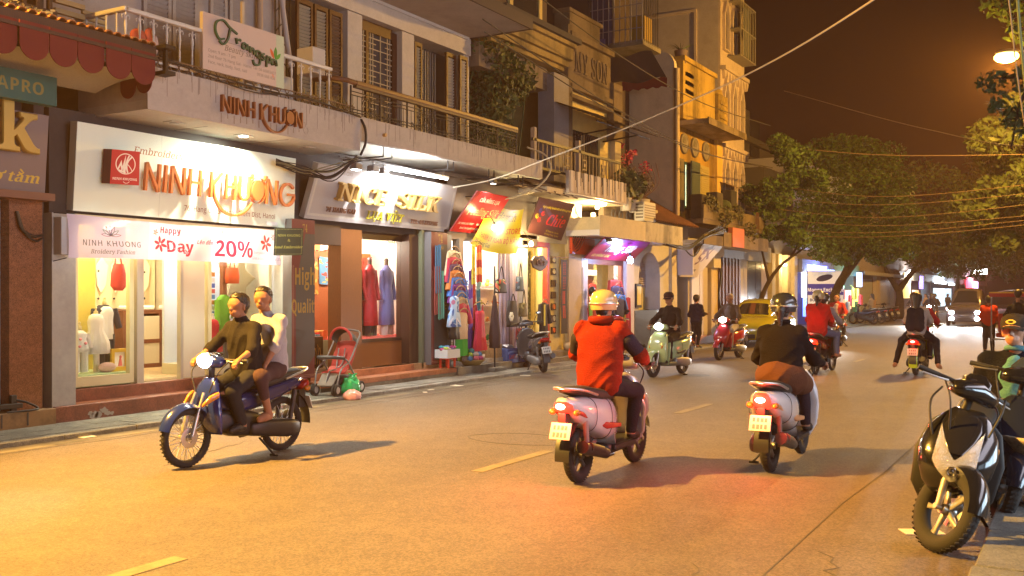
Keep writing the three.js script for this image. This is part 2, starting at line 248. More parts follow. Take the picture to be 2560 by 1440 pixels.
for(const[x,z,n,d]of[[-1.5,-6.6,9,.11],[-1.15,-6.2,7,.09],[-8.4,-8.2,9,.2],[-2.1,-5.9,6,.08]])roadPart('asphalt_crack',strip(Array.from({length:n},(_,i)=>[x+rr(-.06,.06)+i*d*.35,z+i*d]),rr(.004,.009),.003),M.tar);
roadPart('manhole_cover',[lathe([[0,.003],[.33,.003],[.34,.001]],-7.1,0,-19.6,28)],mt([.07,.065,.06],.7,{map:T.granite}));
roadPart('gutter_strip',bx(-10.32,-9.98,.001,.0028,-60,6),mt([.2,.185,.155],.9,{map:T.stained}));
// left pavement: kerb stones one by one, then slabs
const pavL=struct('pavement_left',bx(-40,-10.46,-.2,.045,-60,8),M.joint);
{for(let i=0;i<44;i++){const L=1.0,z=-3.2-i*L,k=mesh('kerb_stone',rb(-10.35+rr(-.006,.006),-10.17,-.1,.06+rr(-.004,.004),z-L+.008,z,.012,1).translate(-.1,0,0),M.kerbStone,pavL);k.rotation.y=0;}
for(let i=0;i<52;i++)for(let j=0;j<2;j++){const L=.62,z=-3.4-i*L-j*.3,x1=-10.46-j*.36;mesh('paving_slab',bx(x1-.35,x1-.006,0,.06+rr(-.003,.002),z-L+.008,z),rnd()<.5?M.paving:M.paving2,pavL);}
mesh('paving_slab',bx(-12,-11.185,0,.057,-58,-3),M.paving,pavL);
}
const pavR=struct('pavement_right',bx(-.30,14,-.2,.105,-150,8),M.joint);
for(let i=0;i<40;i++){const z=-1.2-i*1.02;mesh('kerb_stone',rb(-.58+rr(-.008,.008),-.30,-.1,.12+rr(-.004,.004),z-1.012,z,.014,1),M.kerbShade,pavR);}
for(let i=0;i<34;i++)for(let j=0;j<4;j++){const z=-.9-i*.5-(j % 2)*.2;mesh('paving_slab',bx(-.294+j*.5,.2+j*.5,0,.118+rr(-.003,.003),z-.494,z),rnd()<.5?M.paveShade:M.paveShade2,pavR);}
// scraps lying about
single('paper_scrap',bx(-.14,.14,0,.004,-.08,.08).rotateY(.5).translate(-1.02,.004,-7.5),mt([.6,.52,.47],.8),'crumpled white paper scrap beside the black scooter front wheel','paper');
{const P=[[-10.22,-7.45,.1],[-10.05,-15.1,.13],[-10.0,-14.2,.06],[-9.85,-13.8,.07],[-10.1,-17.7,.12],[-9.5,-9.3,.05]];
const L=['pale paper scrap in the gutter before the leftmost steps','long pale paper scrap in the gutter below the concrete step','tiny pale scrap in the gutter left of the longest gutter scrap','tiny scrap on the asphalt just off the gutter seam','white scrap on the gutter left of the parked grey scooter wheel','tiny scrap on the asphalt behind the blue motorbike'];
P.forEach(([x,z,s],i)=>single('paper_scrap',bx(-s/2,s/2,.003,.008,-s,s*.8).rotateY(i*1.3).translate(x,.002,z),mt([.68,.62,.5],.8),L[i],'paper'));}
// ---------------------------------------------------------------- street lamps
function streetLamp(at,turn,label,I,head,cone){
const t=thing('street_lamp',label,'street lamp',at,turn,null);
mesh('pole',[cyl([0,0,0],[0,head[1]-.3,0],.085,.055,12),cyl([0,0,0],[0,.5,0],.13,.13,12)],M.steelDull,t);
mesh('arm',tube([[0,head[1]-.5,0],[head[0]*.2,head[1]-.05,0],[head[0]*.9,head[1]+.1,0]],.03,20,8),M.steelDull,t);
mesh('lamp_housing',[sph(head[0],head[1]+.12,0,.26,1.25,.3,.55)],M.steelDull,t);
mesh('lamp_lens',[sph(head[0]+.02,head[1]-.02,0,.3,1.1,.55,.6)],glow(SODIUM,26,[.9,.7,.4]),t);
const l=cone?new THREE.SpotLight(0xffffff,I,0,cone,.55,2):new THREE.PointLight(0xffffff,I,0,2);
l.color.setRGB(...SODIUM);l.position.set(head[0],head[1]-.26,0);l.castShadow=true;l.shadow.radius=6;t.add(l);
if(cone){l.target.position.set(head[0]+5.6,0,-5.1);t.add(l.target);}
return t;
}
streetLamp([-10.9,.06,-2.9],0,'street lamp on the left pavement, before the shuttered shop',2700,[.8,8.4],.72);
streetLamp([1.2,.12,-31.5],Math.PI,'glowing orange street lamp reaching out of the trees at upper right',760,[3.2,8.42]);
streetLamp([.9,.12,-58],Math.PI,'farther street lamp behind the right hand trees',420,[2.8,8.4]);
let SIGNK;
// ================================================================ far left: shuttered shop with the brown sign and the red scalloped awning
{
const t=thing('corner_shop','shuttered shop at the left edge with red scalloped awning and brown fascia','shop',[-11.4,0,-5.6]);
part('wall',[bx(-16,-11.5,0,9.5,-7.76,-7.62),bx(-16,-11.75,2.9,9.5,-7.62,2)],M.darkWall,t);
part('pillar',[bx(-11.75,-11.38,.25,2.96,-7.66,-7.22)],M.marble,t);
part('pillar',[bx(-11.75,-11.55,.25,2.96,-7.75,-7.66)],M.darkWall,t);
{const g=[];for(let i=0;i<34;i++)g.push(cyl([-11.62,.32+i*.08,-7.22],[-11.62,.32+i*.08,-3],.034,.034,8));const s=part('roller_shutter',g,mt([.55,.52,.42],.5,{metalness:.2}),t);part('guide_rail',bx(-11.66,-11.56,.25,2.95,-7.24,-7.2),M.steelDull,s);}
part('step',rb(-12.5,-11.27,.04,.255,-7.78,1,.012),M.tanStep,t);
part('step_edge',[bx(-11.274,-11.262,.08,.24,-7.4,-7.38),bx(-11.274,-11.262,.08,.24,-7.06,-7.045),bx(-11.274,-11.262,.08,.24,-6.7,-6.68)],M.joint,t);
const sg=canvasTex(1024,512,(x,w,h)=>{x.fillStyle='#7a6a68';x.fillRect(0,0,w,h);x.fillStyle='#c9a93c';vt(x,'tơ tằm',988,455,92,{font:'serif',bold:true,align:'right',skew:.25});});
board('sign_face',[[-11.16,3.92,-5.2],[-11.16,3.92,-7.6],[-11.24,2.96,-7.6],[-11.24,2.96,-5.2]],mt([1,1,1],.6,{map:sg}),.1,mt([.2,.16,.15],.6),t);
SIGNK=t;
part('sign_ledge',bx(-11.45,-11.12,2.86,2.95,-7.66,-4),mt([.16,.06,.03],.5),t);
const hs=canvasTex(1024,256,(x,w,h)=>{x.fillStyle='#06544a';x.fillRect(0,0,w,h);x.fillStyle='#7d7433';vt(x,'HAPRO',920,182,150,{align:'right',bold:true,sp:4});});
board('green_sign',[[-10.9,4.35,-6],[-10.9,4.35,-7.53],[-10.9,4.0,-7.53],[-10.9,4.0,-6]],mt([1,1,1],.5,{map:hs}),.14,mt([.01,.1,.085],.5),t,'x');
// awning: cream canvas below, scalloped valance, tiled edge above
const cv=part('awning_canvas',[sheet((u,v)=>[-11.35+1.15*v,4.36+.03*v+.19*Math.sin(v*2.6)*.5,-3-u*5.4],8,10)],mt([.55,.5,.34],.9,{map:T.cloth}),t);
{const pts=[[3,4.68]];const g=[];for(let i=0;i<15;i++){const z1=-8.42+i*.37;const s=new THREE.Shape();s.moveTo(0,.3);s.lineTo(.355,.3);s.lineTo(.355,.06);s.absarc(.1775,.06,.1775,0,Math.PI,true);s.lineTo(0,.3);const e=ext(s,.012);e.rotateY(Math.PI/2);e.translate(-10.2+.01*Math.sin(i*2.1),4.44,z1+.362);g.push(e);}
part('valance',g,mt([.17,.012,.014],.85,{map:T.cloth}),cv,'dark red scalloped valance');
const s2=new THREE.Shape();s2.moveTo(0,.3);s2.lineTo(.3,.3);s2.lineTo(.3,.06);s2.absarc(.15,.06,.15,0,Math.PI,true);s2.lineTo(0,.3);
part('valance',[0,1].map((i)=>{const e=ext(s2,.01);e.translate(-10.56-i*.31,4.36-i*.04,-8.43);return e;}),mt([.17,.012,.014],.85,{map:T.cloth}),cv);}
{const g=[],pan=[];pan.push(bx(-10.28,-10.2,4.7,4.84,-8.44,2),bx(-10.24,-10.17,4.66,4.7,-8.44,2));
for(let i=0;i<44;i++){const z=-8.38+i*.125;g.push(extX(arc(z,4.855,.055,.045,0,180,6).concat(arc(z,4.855,.042,.032,180,0,6)),-10.75,-10.2));}
const rf=part('roof',[sheet((u,v)=>[-11.7+1.5*v,5.25-.42*v,-8.44+u*9],2,2)],M.roofTile,t);part('eaves_board',pan,M.darkWood,rf);part('roof_tile_edge',g,mt([.36,.15,.05],.8),rf);}
part('beam_end',[bx(-10.3,-10.1,4.5,4.55,-8.66,-8.5),bx(-10.3,-10.1,4.83,4.88,-8.66,-8.5),bx(-10.23,-10.17,4.54,4.84,-8.6,-8.56)],M.blackIron,t);
// upper floor: dark carved lattice, weathered
{const g=[];for(let i=0;i<26;i++){const z=-7.5+i*.17;g.push(bx(-11.0,-10.94,5.15,6.6,z,z+.045));if(i % 2)for(const y of[5.45,5.9,6.3])g.push(tor(-10.97,y,z+.11,.07,.018,'x',12,5));}
g.push(bx(-11.02,-10.92,5.1,5.17,-7.55,-3));part('carved_lattice',g,mt([.10,.065,.04],.8,{map:T.wood}),t);}
for(let i=0;i<9;i++)part('louver',bx(-11.2,-11.14,5.1+i*.13,5.16+i*.13,-8.1,-7.68),mt([.4,.27,.12],.7),t);
}
{const t=thing('balcony_fill_lamp','added unseen orange lamp over the corner shop, lighting the balcony','lamp',[-11.2,6.6,-4.2]);part('bracket',cyl([-11.75,6.5,-4.2],[-10.8,6.75,-4.2],.025),M.steelDull,t);part('lamp_housing',sph(-10.75,6.72,-4.2,.16,1.2,.5,.8),M.steelDull,t);part('lamp_lens',sph(-10.75,6.66,-4.2,.13,1.1,.5,.7),glow(SODIUM,20),t);const l=new THREE.PointLight(0xffffff,85);l.color.setRGB(...SODIUM);l.position.set(-10.75,6.5,-4.2);l.castShadow=true;l.shadow.radius=4;scene.add(l);}  // unseen lamp, added to give the balcony its orange side light
for(const[z,r,l]of[[-7.15,.16,'pale bushy plant on the roof tiles, nearest the balcony'],[-6.75,.2,'pale bushy plant on the roof tiles above the awning middle'],[-6.3,.17,'pale bushy plant on the roof tiles at the picture edge']]){
const g=[];for(let i=0;i<130;i++){const q=new THREE.PlaneGeometry(.05,.025);q.rotateX(rr(0,3));q.rotateY(rr(0,6));q.translate(-10.72+rr(-.12,.12),4.95+Math.abs(rr(-r,r))*.8,z+rr(-r,r));g.push(q);}
single('roof_plant',g,mt([.4,.36,.22],.8),l,'plant');
}
{const t=thing('wall_cable','black cable drooping in a loop on the marble pillar','cable');part('cable',[tube([[-11.36,2.72,-7.3],[-11.34,2.5,-7.36],[-11.34,2.42,-7.52],[-11.36,2.44,-7.64]],.018,24,6),tube([[-11.37,2.72,-7.32],[-11.34,2.46,-7.4],[-11.34,2.36,-7.55],[-11.36,2.4,-7.64]],.014,24,6)],M.black,t);}
{const t=thing('shutter_lock','black floor lock with a looped cable at the shutter foot','lock');part('lock_body',[rb(-11.42,-11.34,.26,.46,-7.3,-7.22,.01),rb(-11.4,-11.3,.3,.36,-7.35,-7.05,.01)],M.black,t);part('cable',tube([[-11.36,.4,-7.27],[-11.3,.36,-7.4],[-11.25,.28,-7.52],[-11.22,.27,-7.4],[-11.24,.27,-7.1]],.014,30,6),M.black,t);}
// ================================================================ the embroidery shop with the white sign
const NK=(G=true)=>{
const w=.105,d=.12,L=[],S=(...p)=>L.push(ribbon(p,w,d));
const Nn=(x,W=.72)=>{S([x+.07,0],[x+.07,1]);S([x+W-.07,0],[x+W-.07,1]);S([x+.07,1],[x+W-.07,0]);};
Nn(0);S([.95,0],[.95,1]);Nn(1.18);S([2.13,0],[2.13,1]);S([2.63,0],[2.63,1]);S([2.13,.5],[2.63,.5]);
S([3.2,0],[3.2,1]);S([3.74,1],[3.26,.5]);L.push(ribbon([...arc(4.45,.52,1.13,1.12,182,330,30)],w*.9,d));
S([4.0,0],[4.0,1]);S([4.46,0],[4.46,1]);S([4.0,.5],[4.46,.5]);
S([4.72,1],[4.72,.3],...arc(4.97,.3,.25,.25,180,360,12),[5.22,1]);S([5.22,.95],[5.36,1.0],[5.38,1.12]);
L.push(ribbon(arc(5.72,.5,.4,.47,0,360,28).slice(0,28),w,d,true));S([5.98,.9],[6.14,.98],[6.16,1.12]);
Nn(6.2,.7);
if(G)L.push(ribbon([...arc(7.5,.47,.42,.45,40,345,26),[7.9,.48],[7.55,.48]],w,d));
return L;
};
const nkShop=thing('embroidery_shop','children’s embroidery shop with big white sign, grey pillars and red steps','shop',[-11.36,0,-10.2]);
{
const t=nkShop,P=M.greyWall;
part('pillar',bx(-11.78,-11.36,.25,2.74,-8.12,-7.78),mt([.43,.43,.44],.6,{map:T.plaster}),t);
part('pillar',bx(-11.78,-11.36,.25,2.85,-12.36,-12.06),mt([.42,.42,.42],.6,{map:T.plaster}),t);
part('wall',[bx(-16,-15.8,0,4.2,-12.38,-7.78),bx(-15.8,-11.75,0,4.2,-12.44,-12.37),bx(-15.8,-11.75,.2,4.2,-7.9,-7.79)],mt([.62,.56,.42],.8,{map:T.plaster}),t);
part('wall',[bx(-11.85,-11.45,2.74,4.1,-12.4,-7.8)],M.darkWall,t);
part('floor',bx(-15.8,-11.72,.3,.43,-12.37,-7.9),mt([.48,.33,.18],.4,{map:T.stone}),t);
part('ceiling',bx(-15.8,-11.86,2.85,2.95,-12.37,-7.9),M.white,t);
part('step',rb(-12,-11.3,.04,.262,-12.34,-7.79,.012),M.redStep,t);
part('step',rb(-12.1,-11.62,.2,.43,-12.06,-8.12,.012),M.redStep,t);
{const g=[];for(const[z,y,r]of[[-8.35,.1,.05],[-8.3,.13,.03],[-8.5,.15,.045],[-8.55,.11,.03],[-8.42,.1,.04],[-8.62,.1,.025]]){const s=shape(Array.from({length:9},(_,i)=>{const a=i/9*6.283,q=r*rr(.7,1.3);return[Math.cos(a)*q*1.4,Math.sin(a)*q];}));g.push(front(ext(s,.004),-11.302,y,z));}part('chipped_patch',g,mt([.34,.31,.27],.9),t);}
// frames of pale aluminium and glass
const F=mt([.62,.56,.34],.4),fr=(z0,z1,y0=.45,y1=2.74,nm='shop_window')=>{const w=part(nm,[bx(-11.74,-11.66,y0,y1,z0-.07,z0),bx(-11.74,-11.66,y0,y1,z1,z1+.07),bx(-11.74,-11.66,y0,y0+.13,z1+.07,z0-.07),bx(-11.74,-11.66,y1-.1,y1,z1+.07,z0-.07)],F,t);part('pane',bx(-11.704,-11.698,y0+.13,y1-.1,z1+.07,z0-.07),M.glass,w);return w;};
fr(-8.3,-9.26);fr(-10.62,-11.98,.45);
part('door_frame',[bx(-11.72,-11.66,.28,2.74,-9.43,-9.36),bx(-11.74,-11.64,.43,2.74,-9.36,-9.3),bx(-11.74,-11.66,.43,2.74,-10.14,-10.09)],mt([.5,.46,.4],.4,{metalness:.4}),t);
part('door_panel',bx(-11.72,-11.67,.44,2.74,-10.56,-10.15),mt([.62,.55,.42],.5),t);
// shop interior display platforms
part('display_platform',bx(-12.55,-11.76,.43,.6,-9.28,-8.14),mt([.45,.6,.35],.25),t);
part('display_back',bx(-12.62,-12.56,.43,2.85,-9.3,-8.1),mt([.75,.6,.12],.6,{map:T.plaster}),t);
part('display_back',bx(-12.75,-12.7,.43,2.85,-12.36,-10.66),mt([.62,.68,.78],.5),t);
part('display_platform',bx(-12.7,-11.76,.43,.6,-12.04,-10.62),mt([.6,.55,.4],.4),t);
// canopy over the pavement
part('canopy',[bx(-11.8,-10.42,4.08,4.2,-12.72,-8.48)],mt([.56,.54,.5],.7,{map:T.plaster}),t);
const fs=part('canopy_fascia',[bx(-10.42,-10.4,4.075,4.64,-12.73,-8.47),bx(-11.8,-10.42,4.2,4.6,-8.5,-8.47),bx(-11.8,-10.42,4.2,4.6,-12.73,-12.7)],M.fascia,t);
{const g=NK(false).map((q)=>{q.scale(.235,.235,.45);return front(q,-10.398,4.235,-9.68);});for(const q of g)part('letter',q,mt([.28,.085,.028],.5),fs);}
{const g=[];for(let i=0;i<14;i++){const z=-9.7-i*.12,l=rr(.04,.14);g.push(bx(-10.3995,-10.398,4.22-l,4.22,z-.012,z));}part('rust_stain',g,mt([.25,.17,.13],.9),fs);}
part('letter_ghost',[tor(-10.399,4.3,-11.36,.05,.004,'x',16,4),tor(-10.399,4.22,-11.42,.05,.004,'x',16,4)],mt([.4,.36,.34],.8),fs);
for(const[z,on]of[[-9.33,0],[-10.62,1],[-12.0,0]]){const d=part('downlight',[bx(-11.0,-10.82,4.066,4.082,z-.12,z+.12)],mt([.42,.4,.36],.5),t,on?'lit ceiling lamp':'unlit ceiling lamp');part('lens',[lathe([[0,0],[.065,0],[.07,.012]],-10.91,4.055,z,16)],on?glow([1,.95,.8],14):mt([.3,.3,.28],.3),d);
if(on){const l=new THREE.SpotLight(0xffffff,58,0,1.4,.9,2);l.color.setRGB(.92,1,.82);l.position.set(-10.85,4.03,z);l.target.position.set(-11.2,3.0,z+.2);l.castShadow=true;l.shadow.radius=4;scene.add(l,l.target);}}
part('soffit_crack',[bx(-11.5,-10.75,4.0765,4.0785,-9.79,-9.78),bx(-11.5,-10.6,4.0765,4.0785,-11.26,-11.25)],M.black,t);
// fluorescent strip along the canopy edge that washes the sign
// the white sign
const st=canvasTex(1536,420,(x,w,h)=>{x.fillStyle='#e9f0dc';x.fillRect(0,0,w,h);x.fillStyle='#a8602c';vt(x,'Embroidery',325,108,46,{font:'serif',skew:.3,sx:1.25});x.fillStyle='#8a4a22';vt(x,'76  Hang Gai St, Hoan Kiem Dist, Hanoi',1370,372,40,{align:'right'});x.fillStyle='#c9d0bd';for(const u of[.33,.66])x.fillRect(w*u,0,2,h);});
const sg=board('sign_face',[[-11.2,3.92,-8.03],[-11.2,3.92,-12.06],[-11.32,2.78,-12.14],[-11.32,2.78,-8.05]],mt([1,1,1],.55,{map:st}),.14,mt([.5,.52,.48],.5),t);
const lean=Math.atan2(.12,1.14),on=(v)=>-11.32+.12*(v-2.78)/1.14;
for(const q of NK(true)){q.scale(.372,.385,.42);part('letter',front(q,on(3.13)+.055,3.13,-9.05,lean),mt([.62,.17,.035],.45),sg);}
const lt=canvasTex(256,300,(x)=>{x.fillStyle='#c01f22';x.fillRect(0,0,256,300);x.strokeStyle=x.fillStyle='#f3e3d3';x.lineWidth=9;x.beginPath();x.ellipse(128,118,86,88,0,0,7);x.stroke();x.lineWidth=14;x.beginPath();x.moveTo(190,50);x.quadraticCurveTo(110,110,150,196);x.moveTo(160,44);x.quadraticCurveTo(128,90,120,200);x.moveTo(60,172);x.lineTo(86,110);x.lineTo(96,170);x.lineTo(118,96);x.lineTo(112,190);x.moveTo(70,176);x.lineTo(130,196);x.stroke();x.lineWidth=8;x.beginPath();x.moveTo(130,110);x.quadraticCurveTo(170,140,186,176);x.stroke();vt(x,'NINH KHUONG',128,262,30,{align:'center',bold:true});x.lineWidth=5;x.beginPath();x.arc(140,258,30,.4,2.6);x.stroke();});
board('logo_block',[[on(3.6)+.2,3.6,-8.42],[on(3.6)+.2,3.62,-8.86],[on(3.17)+.2,3.17,-8.88],[on(3.17)+.2,3.15,-8.42]],mt([1,1,1],.4,{map:lt}),.17,mt([.1,.01,.012],.4),sg);
part('sticker',bx(on(2.83)+.004,on(2.83)+.008,2.8,2.86,-11.75,-11.5),M.whiteClean,sg);
// soffit above the windows with its little lamps
const so=part('soffit',bx(-11.75,-11.36,2.70,2.745,-12.06,-8.12),mt([.6,.52,.34],.5),t);
for(const z of[-9.0,-10.35,-11.6]){const d=part('downlight',lathe([[0,0],[.05,0],[.055,.012]],-11.53,2.688,z,14),glow([1,.86,.55],9),so);const l=new THREE.PointLight(0xffffff,2.6);l.color.setRGB(1,.8,.45);l.position.set(-11.53,2.65,z);l.shadow.radius=3;l.castShadow=true;scene.add(l);}
for(const[x,z,I,c]of[[-13.6,-10.6,26,[1,.82,.5]],[-12.2,-8.75,9,[1,.86,.42]],[-12.25,-11.3,10,[1,.95,.82]]]){
const d=part('ceiling_lamp',lathe([[0,0],[.09,0],[.1,.03]],x,2.82,z,18),glow(c,12),t);const l=new THREE.PointLight(0xffffff,I);l.color.setRGB(...c);l.position.set(x,2.74,z);l.castShadow=true;l.shadow.radius=5;scene.add(l);
}
}
// banner hung before the windows
{
const bt=canvasTex(1536,230,(x,w,h)=>{
x.fillStyle='#d9cbe6';x.fillRect(0,0,w,h);x.fillStyle='#eadff0';x.fillRect(w*.33,0,w*.67,h);
const cx=265,cy=70,cols=['#7b2d6b','#2d6b55','#8a3b30','#3b4a8a','#6b2d4a','#40705a','#8a4a60'];cols.forEach((c,i)=>{const a=(-90+(i-3)*28)*Math.PI/180;x.strokeStyle=c;x.lineWidth=2.5;x.beginPath();x.moveTo(cx,cy+30);x.quadraticCurveTo(cx+Math.cos(a-.4)*34,cy+30+Math.sin(a-.4)*34,cx+Math.cos(a)*58,cy+30+Math.sin(a)*58);x.quadraticCurveTo(cx+Math.cos(a+.4)*34,cy+30+Math.sin(a+.4)*34,cx,cy+30);x.stroke();});
x.fillStyle='#3a3440';vt(x,'NINH KHUONG',265,160,44,{align:'center',sp:4,sx:1.05});vt(x,'Broidery Fashion',265,203,32,{font:'serif',align:'center',skew:.3});
const fl=(cx,cy,r,c,n=6,rot=0)=>{x.fillStyle=c;for(let i=0;i<n;i++){const a=i/n*6.283+rot;x.beginPath();x.ellipse(cx+Math.cos(a)*r*.62,cy+Math.sin(a)*r*.62,r*.48,r*.2,a,0,7);x.fill();}};
fl(600,130,46,'#d8263c',6,.3);fl(555,60,18,'#e2613a',5);fl(780,180,22,'#d8455a',5,.5);fl(1415,92,52,'#e03328',6,.2);fl(1490,50,22,'#e58a86',6);
x.fillStyle='#cf2338';vt(x,'Happy',590,60,52,{bold:true,skew:-.05});x.fillStyle='#c4203c';vt(x,'Day',640,178,104,{bold:true});x.fillStyle='#f6d5dc';for(let i=0;i<24;i++){x.beginPath();x.arc(650+i*6.6,140+24*Math.sin(i*1.9),2.6,0,7);x.fill();}
x.fillStyle='#d44a7a';vt(x,'TẶNG PHIẾU GIẢM GIÁ',1040,40,27,{});x.fillStyle='#d02a58';vt(x,'Lên đến',850,118,36,{bold:true,skew:.2});x.fillStyle='#d01840';vt(x,'20%',1000,192,150,{bold:true,sx:.95,skew:.08});
x.fillStyle='#a58fb0';vt(x,'Everyweek  Mon - Wed',1290,165,26,{skew:.15});vt(x,'Give a coupon up to 20%',1275,202,25,{skew:.15});
});
const t=thing('shop_banner','lilac sale banner with 20% print strung before the embroidery shop windows','banner',[-11.2,2.1,-9.75]);
const g=sheet((u,v)=>[-11.18+.05*Math.sin(u*9)*v+.03*Math.sin(u*23+v*3),2.72-.03*Math.sin(u*Math.PI)-v*(.56-.05*Math.sin(u*3.1)),-7.86-u*3.78-.02*v],40,8);
part('banner_cloth',g,mt([1,1,1],.75,{map:bt,transmission:.25,thickness:0}),t);
part('cord',[cyl([-11.18,2.72,-7.86],[-11.38,2.74,-7.8],.006),cyl([-11.18,2.72,-11.64],[-11.36,2.76,-11.98],.006),cyl([-11.18,2.16,-7.86],[-11.36,2.12,-7.8],.006)],M.black,t);
single('junction_box',rb(-11.4,-11.2,2.2,2.68,-7.98,-7.8,.01),mt([.45,.45,.47],.5),'grey metal box on the pillar behind the banner’s left end','box');
}
{const bt=canvasTex(256,256,(x)=>{x.fillStyle='#3a3a2a';x.fillRect(0,0,256,256);x.strokeStyle='#8d8a50';x.lineWidth=5;x.setLineDash([8,5]);x.strokeRect(12,12,232,232);x.fillStyle='#b3a94e';vt(x,'NINH KHUONG',128,80,30,{align:'center'});vt(x,'&',128,128,34,{align:'center',font:'serif'});vt(x,'Hand Embroidery',128,190,32,{align:'center',font:'serif',skew:.25,bold:true});});
const t=thing('hanging_sign','small dark embroidered sign at the right end of the lilac banner','sign',[-11.2,2.3,-12.0]);
board('sign_face',[[-11.12,2.75,-11.5],[-11.0,2.77,-12.02],[-11.0,2.33,-12.0],[-11.12,2.31,-11.48]],mt([1,1,1],.8,{map:bt}),.02,M.black,t);}
{const bt=canvasTex(128,128,(x)=>{x.fillStyle='#d5d2cc';x.fillRect(0,0,128,128);x.fillStyle='#777';for(let i=0;i<7;i++)x.fillRect(22+(i % 3)*6,20+i*14,70-(i % 4)*9,3);});
const t=thing('paper_notice','white printed sheet taped to the grey pillar','notice',[-11.36,1.6,-12.2]);board('sheet',[[-11.354,1.93,-12.1],[-11.354,1.92,-12.33],[-11.354,1.6,-12.33],[-11.354,1.62,-12.1]],mt([1,1,1],.8,{map:bt}),.003,M.whiteClean,t);}
// ---- goods in the embroidery shop windows
const SKINW=mt([.72,.66,.55],.5),dressRings=(x,z,y0,y1,w0,w1,o={})=>loft([[y0,w0,.02],[y0+(y1-y0)*.3,w0*.82+w1*.14,.02],[y0+(y1-y0)*.58,w1*.86,.01],[y0+(y1-y0)*.8,w1,0],[y1-.03,w1*.8,0],[y1,w1*.4,0]].map(([y,w,f])=>ringY(x,y,z,w*(o.flat??.62),w,{n:36,fold:f*(o.fold??3),k:o.k??9,ph:o.ph??0})));
function childForm(x,y,z,h){return[lathe([[0,0],[.028,0],[.03,.05],[.012,.07],[.012,.1]],x,y+h,z,10),sph(x,y+h+.1,z,.018)];}
{let t=thing('child_mannequin','small mannequin in a white sleeveless dress with flared skirt','mannequin',[-12.05,.6,-8.93]);
part('stand',[cyl([-12.05,.6,-8.93],[-12.05,.95,-8.93],.035,.04),cyl([-12.1,.6,-8.99],[-12.1,.9,-8.99],.03)],SKINW,t);part('neck',childForm(-12.05,.78,-8.93,.62),mt([.6,.5,.25],.4),t);part('dress',[dressRings(-12.05,-8.93,.86,1.42,.2,.125,{fold:5,k:11,flat:.75})],mt([.8,.78,.72],.8,{map:T.cloth}),t);
t=thing('child_mannequin','small mannequin in white top with pink dots and white trousers, nearest the grey pillar','mannequin',[-11.98,.6,-8.62]);
part('trousers',[loft([.62,.8,.92].map((y)=>ringY(-11.98,y,-8.56,.055,.055))),loft([.62,.8,.92].map((y)=>ringY(-11.98,y,-8.69,.055,.055)))],mt([.75,.72,.66],.8,{map:T.cloth}),t);part('top',[dressRings(-11.98,-8.62,.9,1.2,.14,.115,{fold:2}),cyl([-11.98,1.14,-8.51],[-11.95,.95,-8.47],.04,.035),cyl([-11.98,1.14,-8.73],[-11.95,.95,-8.77],.04,.035)],mt([.78,.75,.7],.8,{map:T.cloth}),t);part('neck',childForm(-11.98,.6,-8.62,.6),mt([.6,.5,.25],.4),t);part('dot',[[1.08,-8.58],[1.02,-8.66],[.98,-8.57]].map(([y,z])=>sph(-11.9,y,z,.02)),mt([.7,.25,.3],.7),t);
t=thing('child_mannequin','small mannequin in navy blazer, white shirt and dark trousers','mannequin',[-12.22,.6,-9.2]);
part('trousers',[loft([.66,.9,1.12].map((y,i)=>ringY(-12.22,y,-9.13,.06+i*.008,.06+i*.008))),loft([.66,.9,1.12].map((y,i)=>ringY(-12.22,y,-9.28,.06+i*.008,.06+i*.008)))],mt([.03,.035,.045],.8,{map:T.cloth}),t);part('shirt',[dressRings(-12.19,-9.2,1.05,1.52,.115,.12)],mt([.75,.75,.72],.8),t);part('blazer',[loft([[1.08,.17],[1.3,.155],[1.46,.17],[1.54,.08]].map(([y,w])=>ringY(-12.24,y,-9.2,w*.6,w,{n:30}))),cyl([-12.23,1.48,-9.05],[-12.2,1.2,-8.98],.055,.045),cyl([-12.23,1.48,-9.36],[-12.2,1.2,-9.43],.055,.045)],mt([.014,.02,.06],.8,{map:T.cloth}),t);part('shoe',[sph(-12.18,.63,-9.13,.05,1.4,.6,1),sph(-12.18,.63,-9.28,.05,1.4,.6,1)],M.black,t);part('neck',childForm(-12.22,.98,-9.2,.56),mt([.6,.5,.25],.4),t);
single('cushion',[sph(-11.9,.67,-9.0,.13,.5,.55,1.1)],mt([.7,.45,.4],.8,{map:T.cloth}),'pale pink cushion on the window platform','cushion');
t=thing('picture_frame','gold frame with a photograph leaning in the window','picture frame',[-11.95,.6,-9.24]);part('frame',[bx(-11.97,-11.93,.6,.66,-9.38,-9.1),bx(-11.97,-11.93,.87,.92,-9.38,-9.1),bx(-11.97,-11.93,.66,.87,-9.15,-9.1),bx(-11.97,-11.93,.66,.87,-9.38,-9.33)],mt([.62,.4,.05],.35,{metalness:.5}),t);part('picture',bx(-11.965,-11.95,.66,.87,-9.33,-9.15),mt([.7,.62,.55],.5),t);part('picture_figure',[sph(-11.945,.8,-9.26,.022,.3,1,1),extX([[-9.22,.67],[-9.29,.67],[-9.27,.78],[-9.245,.78]],-11.95,-11.945)],mt([.6,.12,.12],.6),t);
t=thing('hanging_bag','red cloth bag hanging in the left shop window','bag',[-12.3,1.9,-9.5]);part('bag_body',loft([[1.75,.06],[1.82,.13],[2.0,.12],[2.14,.07]].map(([y,w])=>ringY(-12.2,y,-9.42,.06,w))),mt([.55,.03,.03],.7,{map:T.cloth}),t);part('strap',tube([[-12.2,2.1,-9.36],[-12.22,2.5,-9.42],[-12.2,2.1,-9.48]],.012),mt([.5,.03,.03],.7),t);
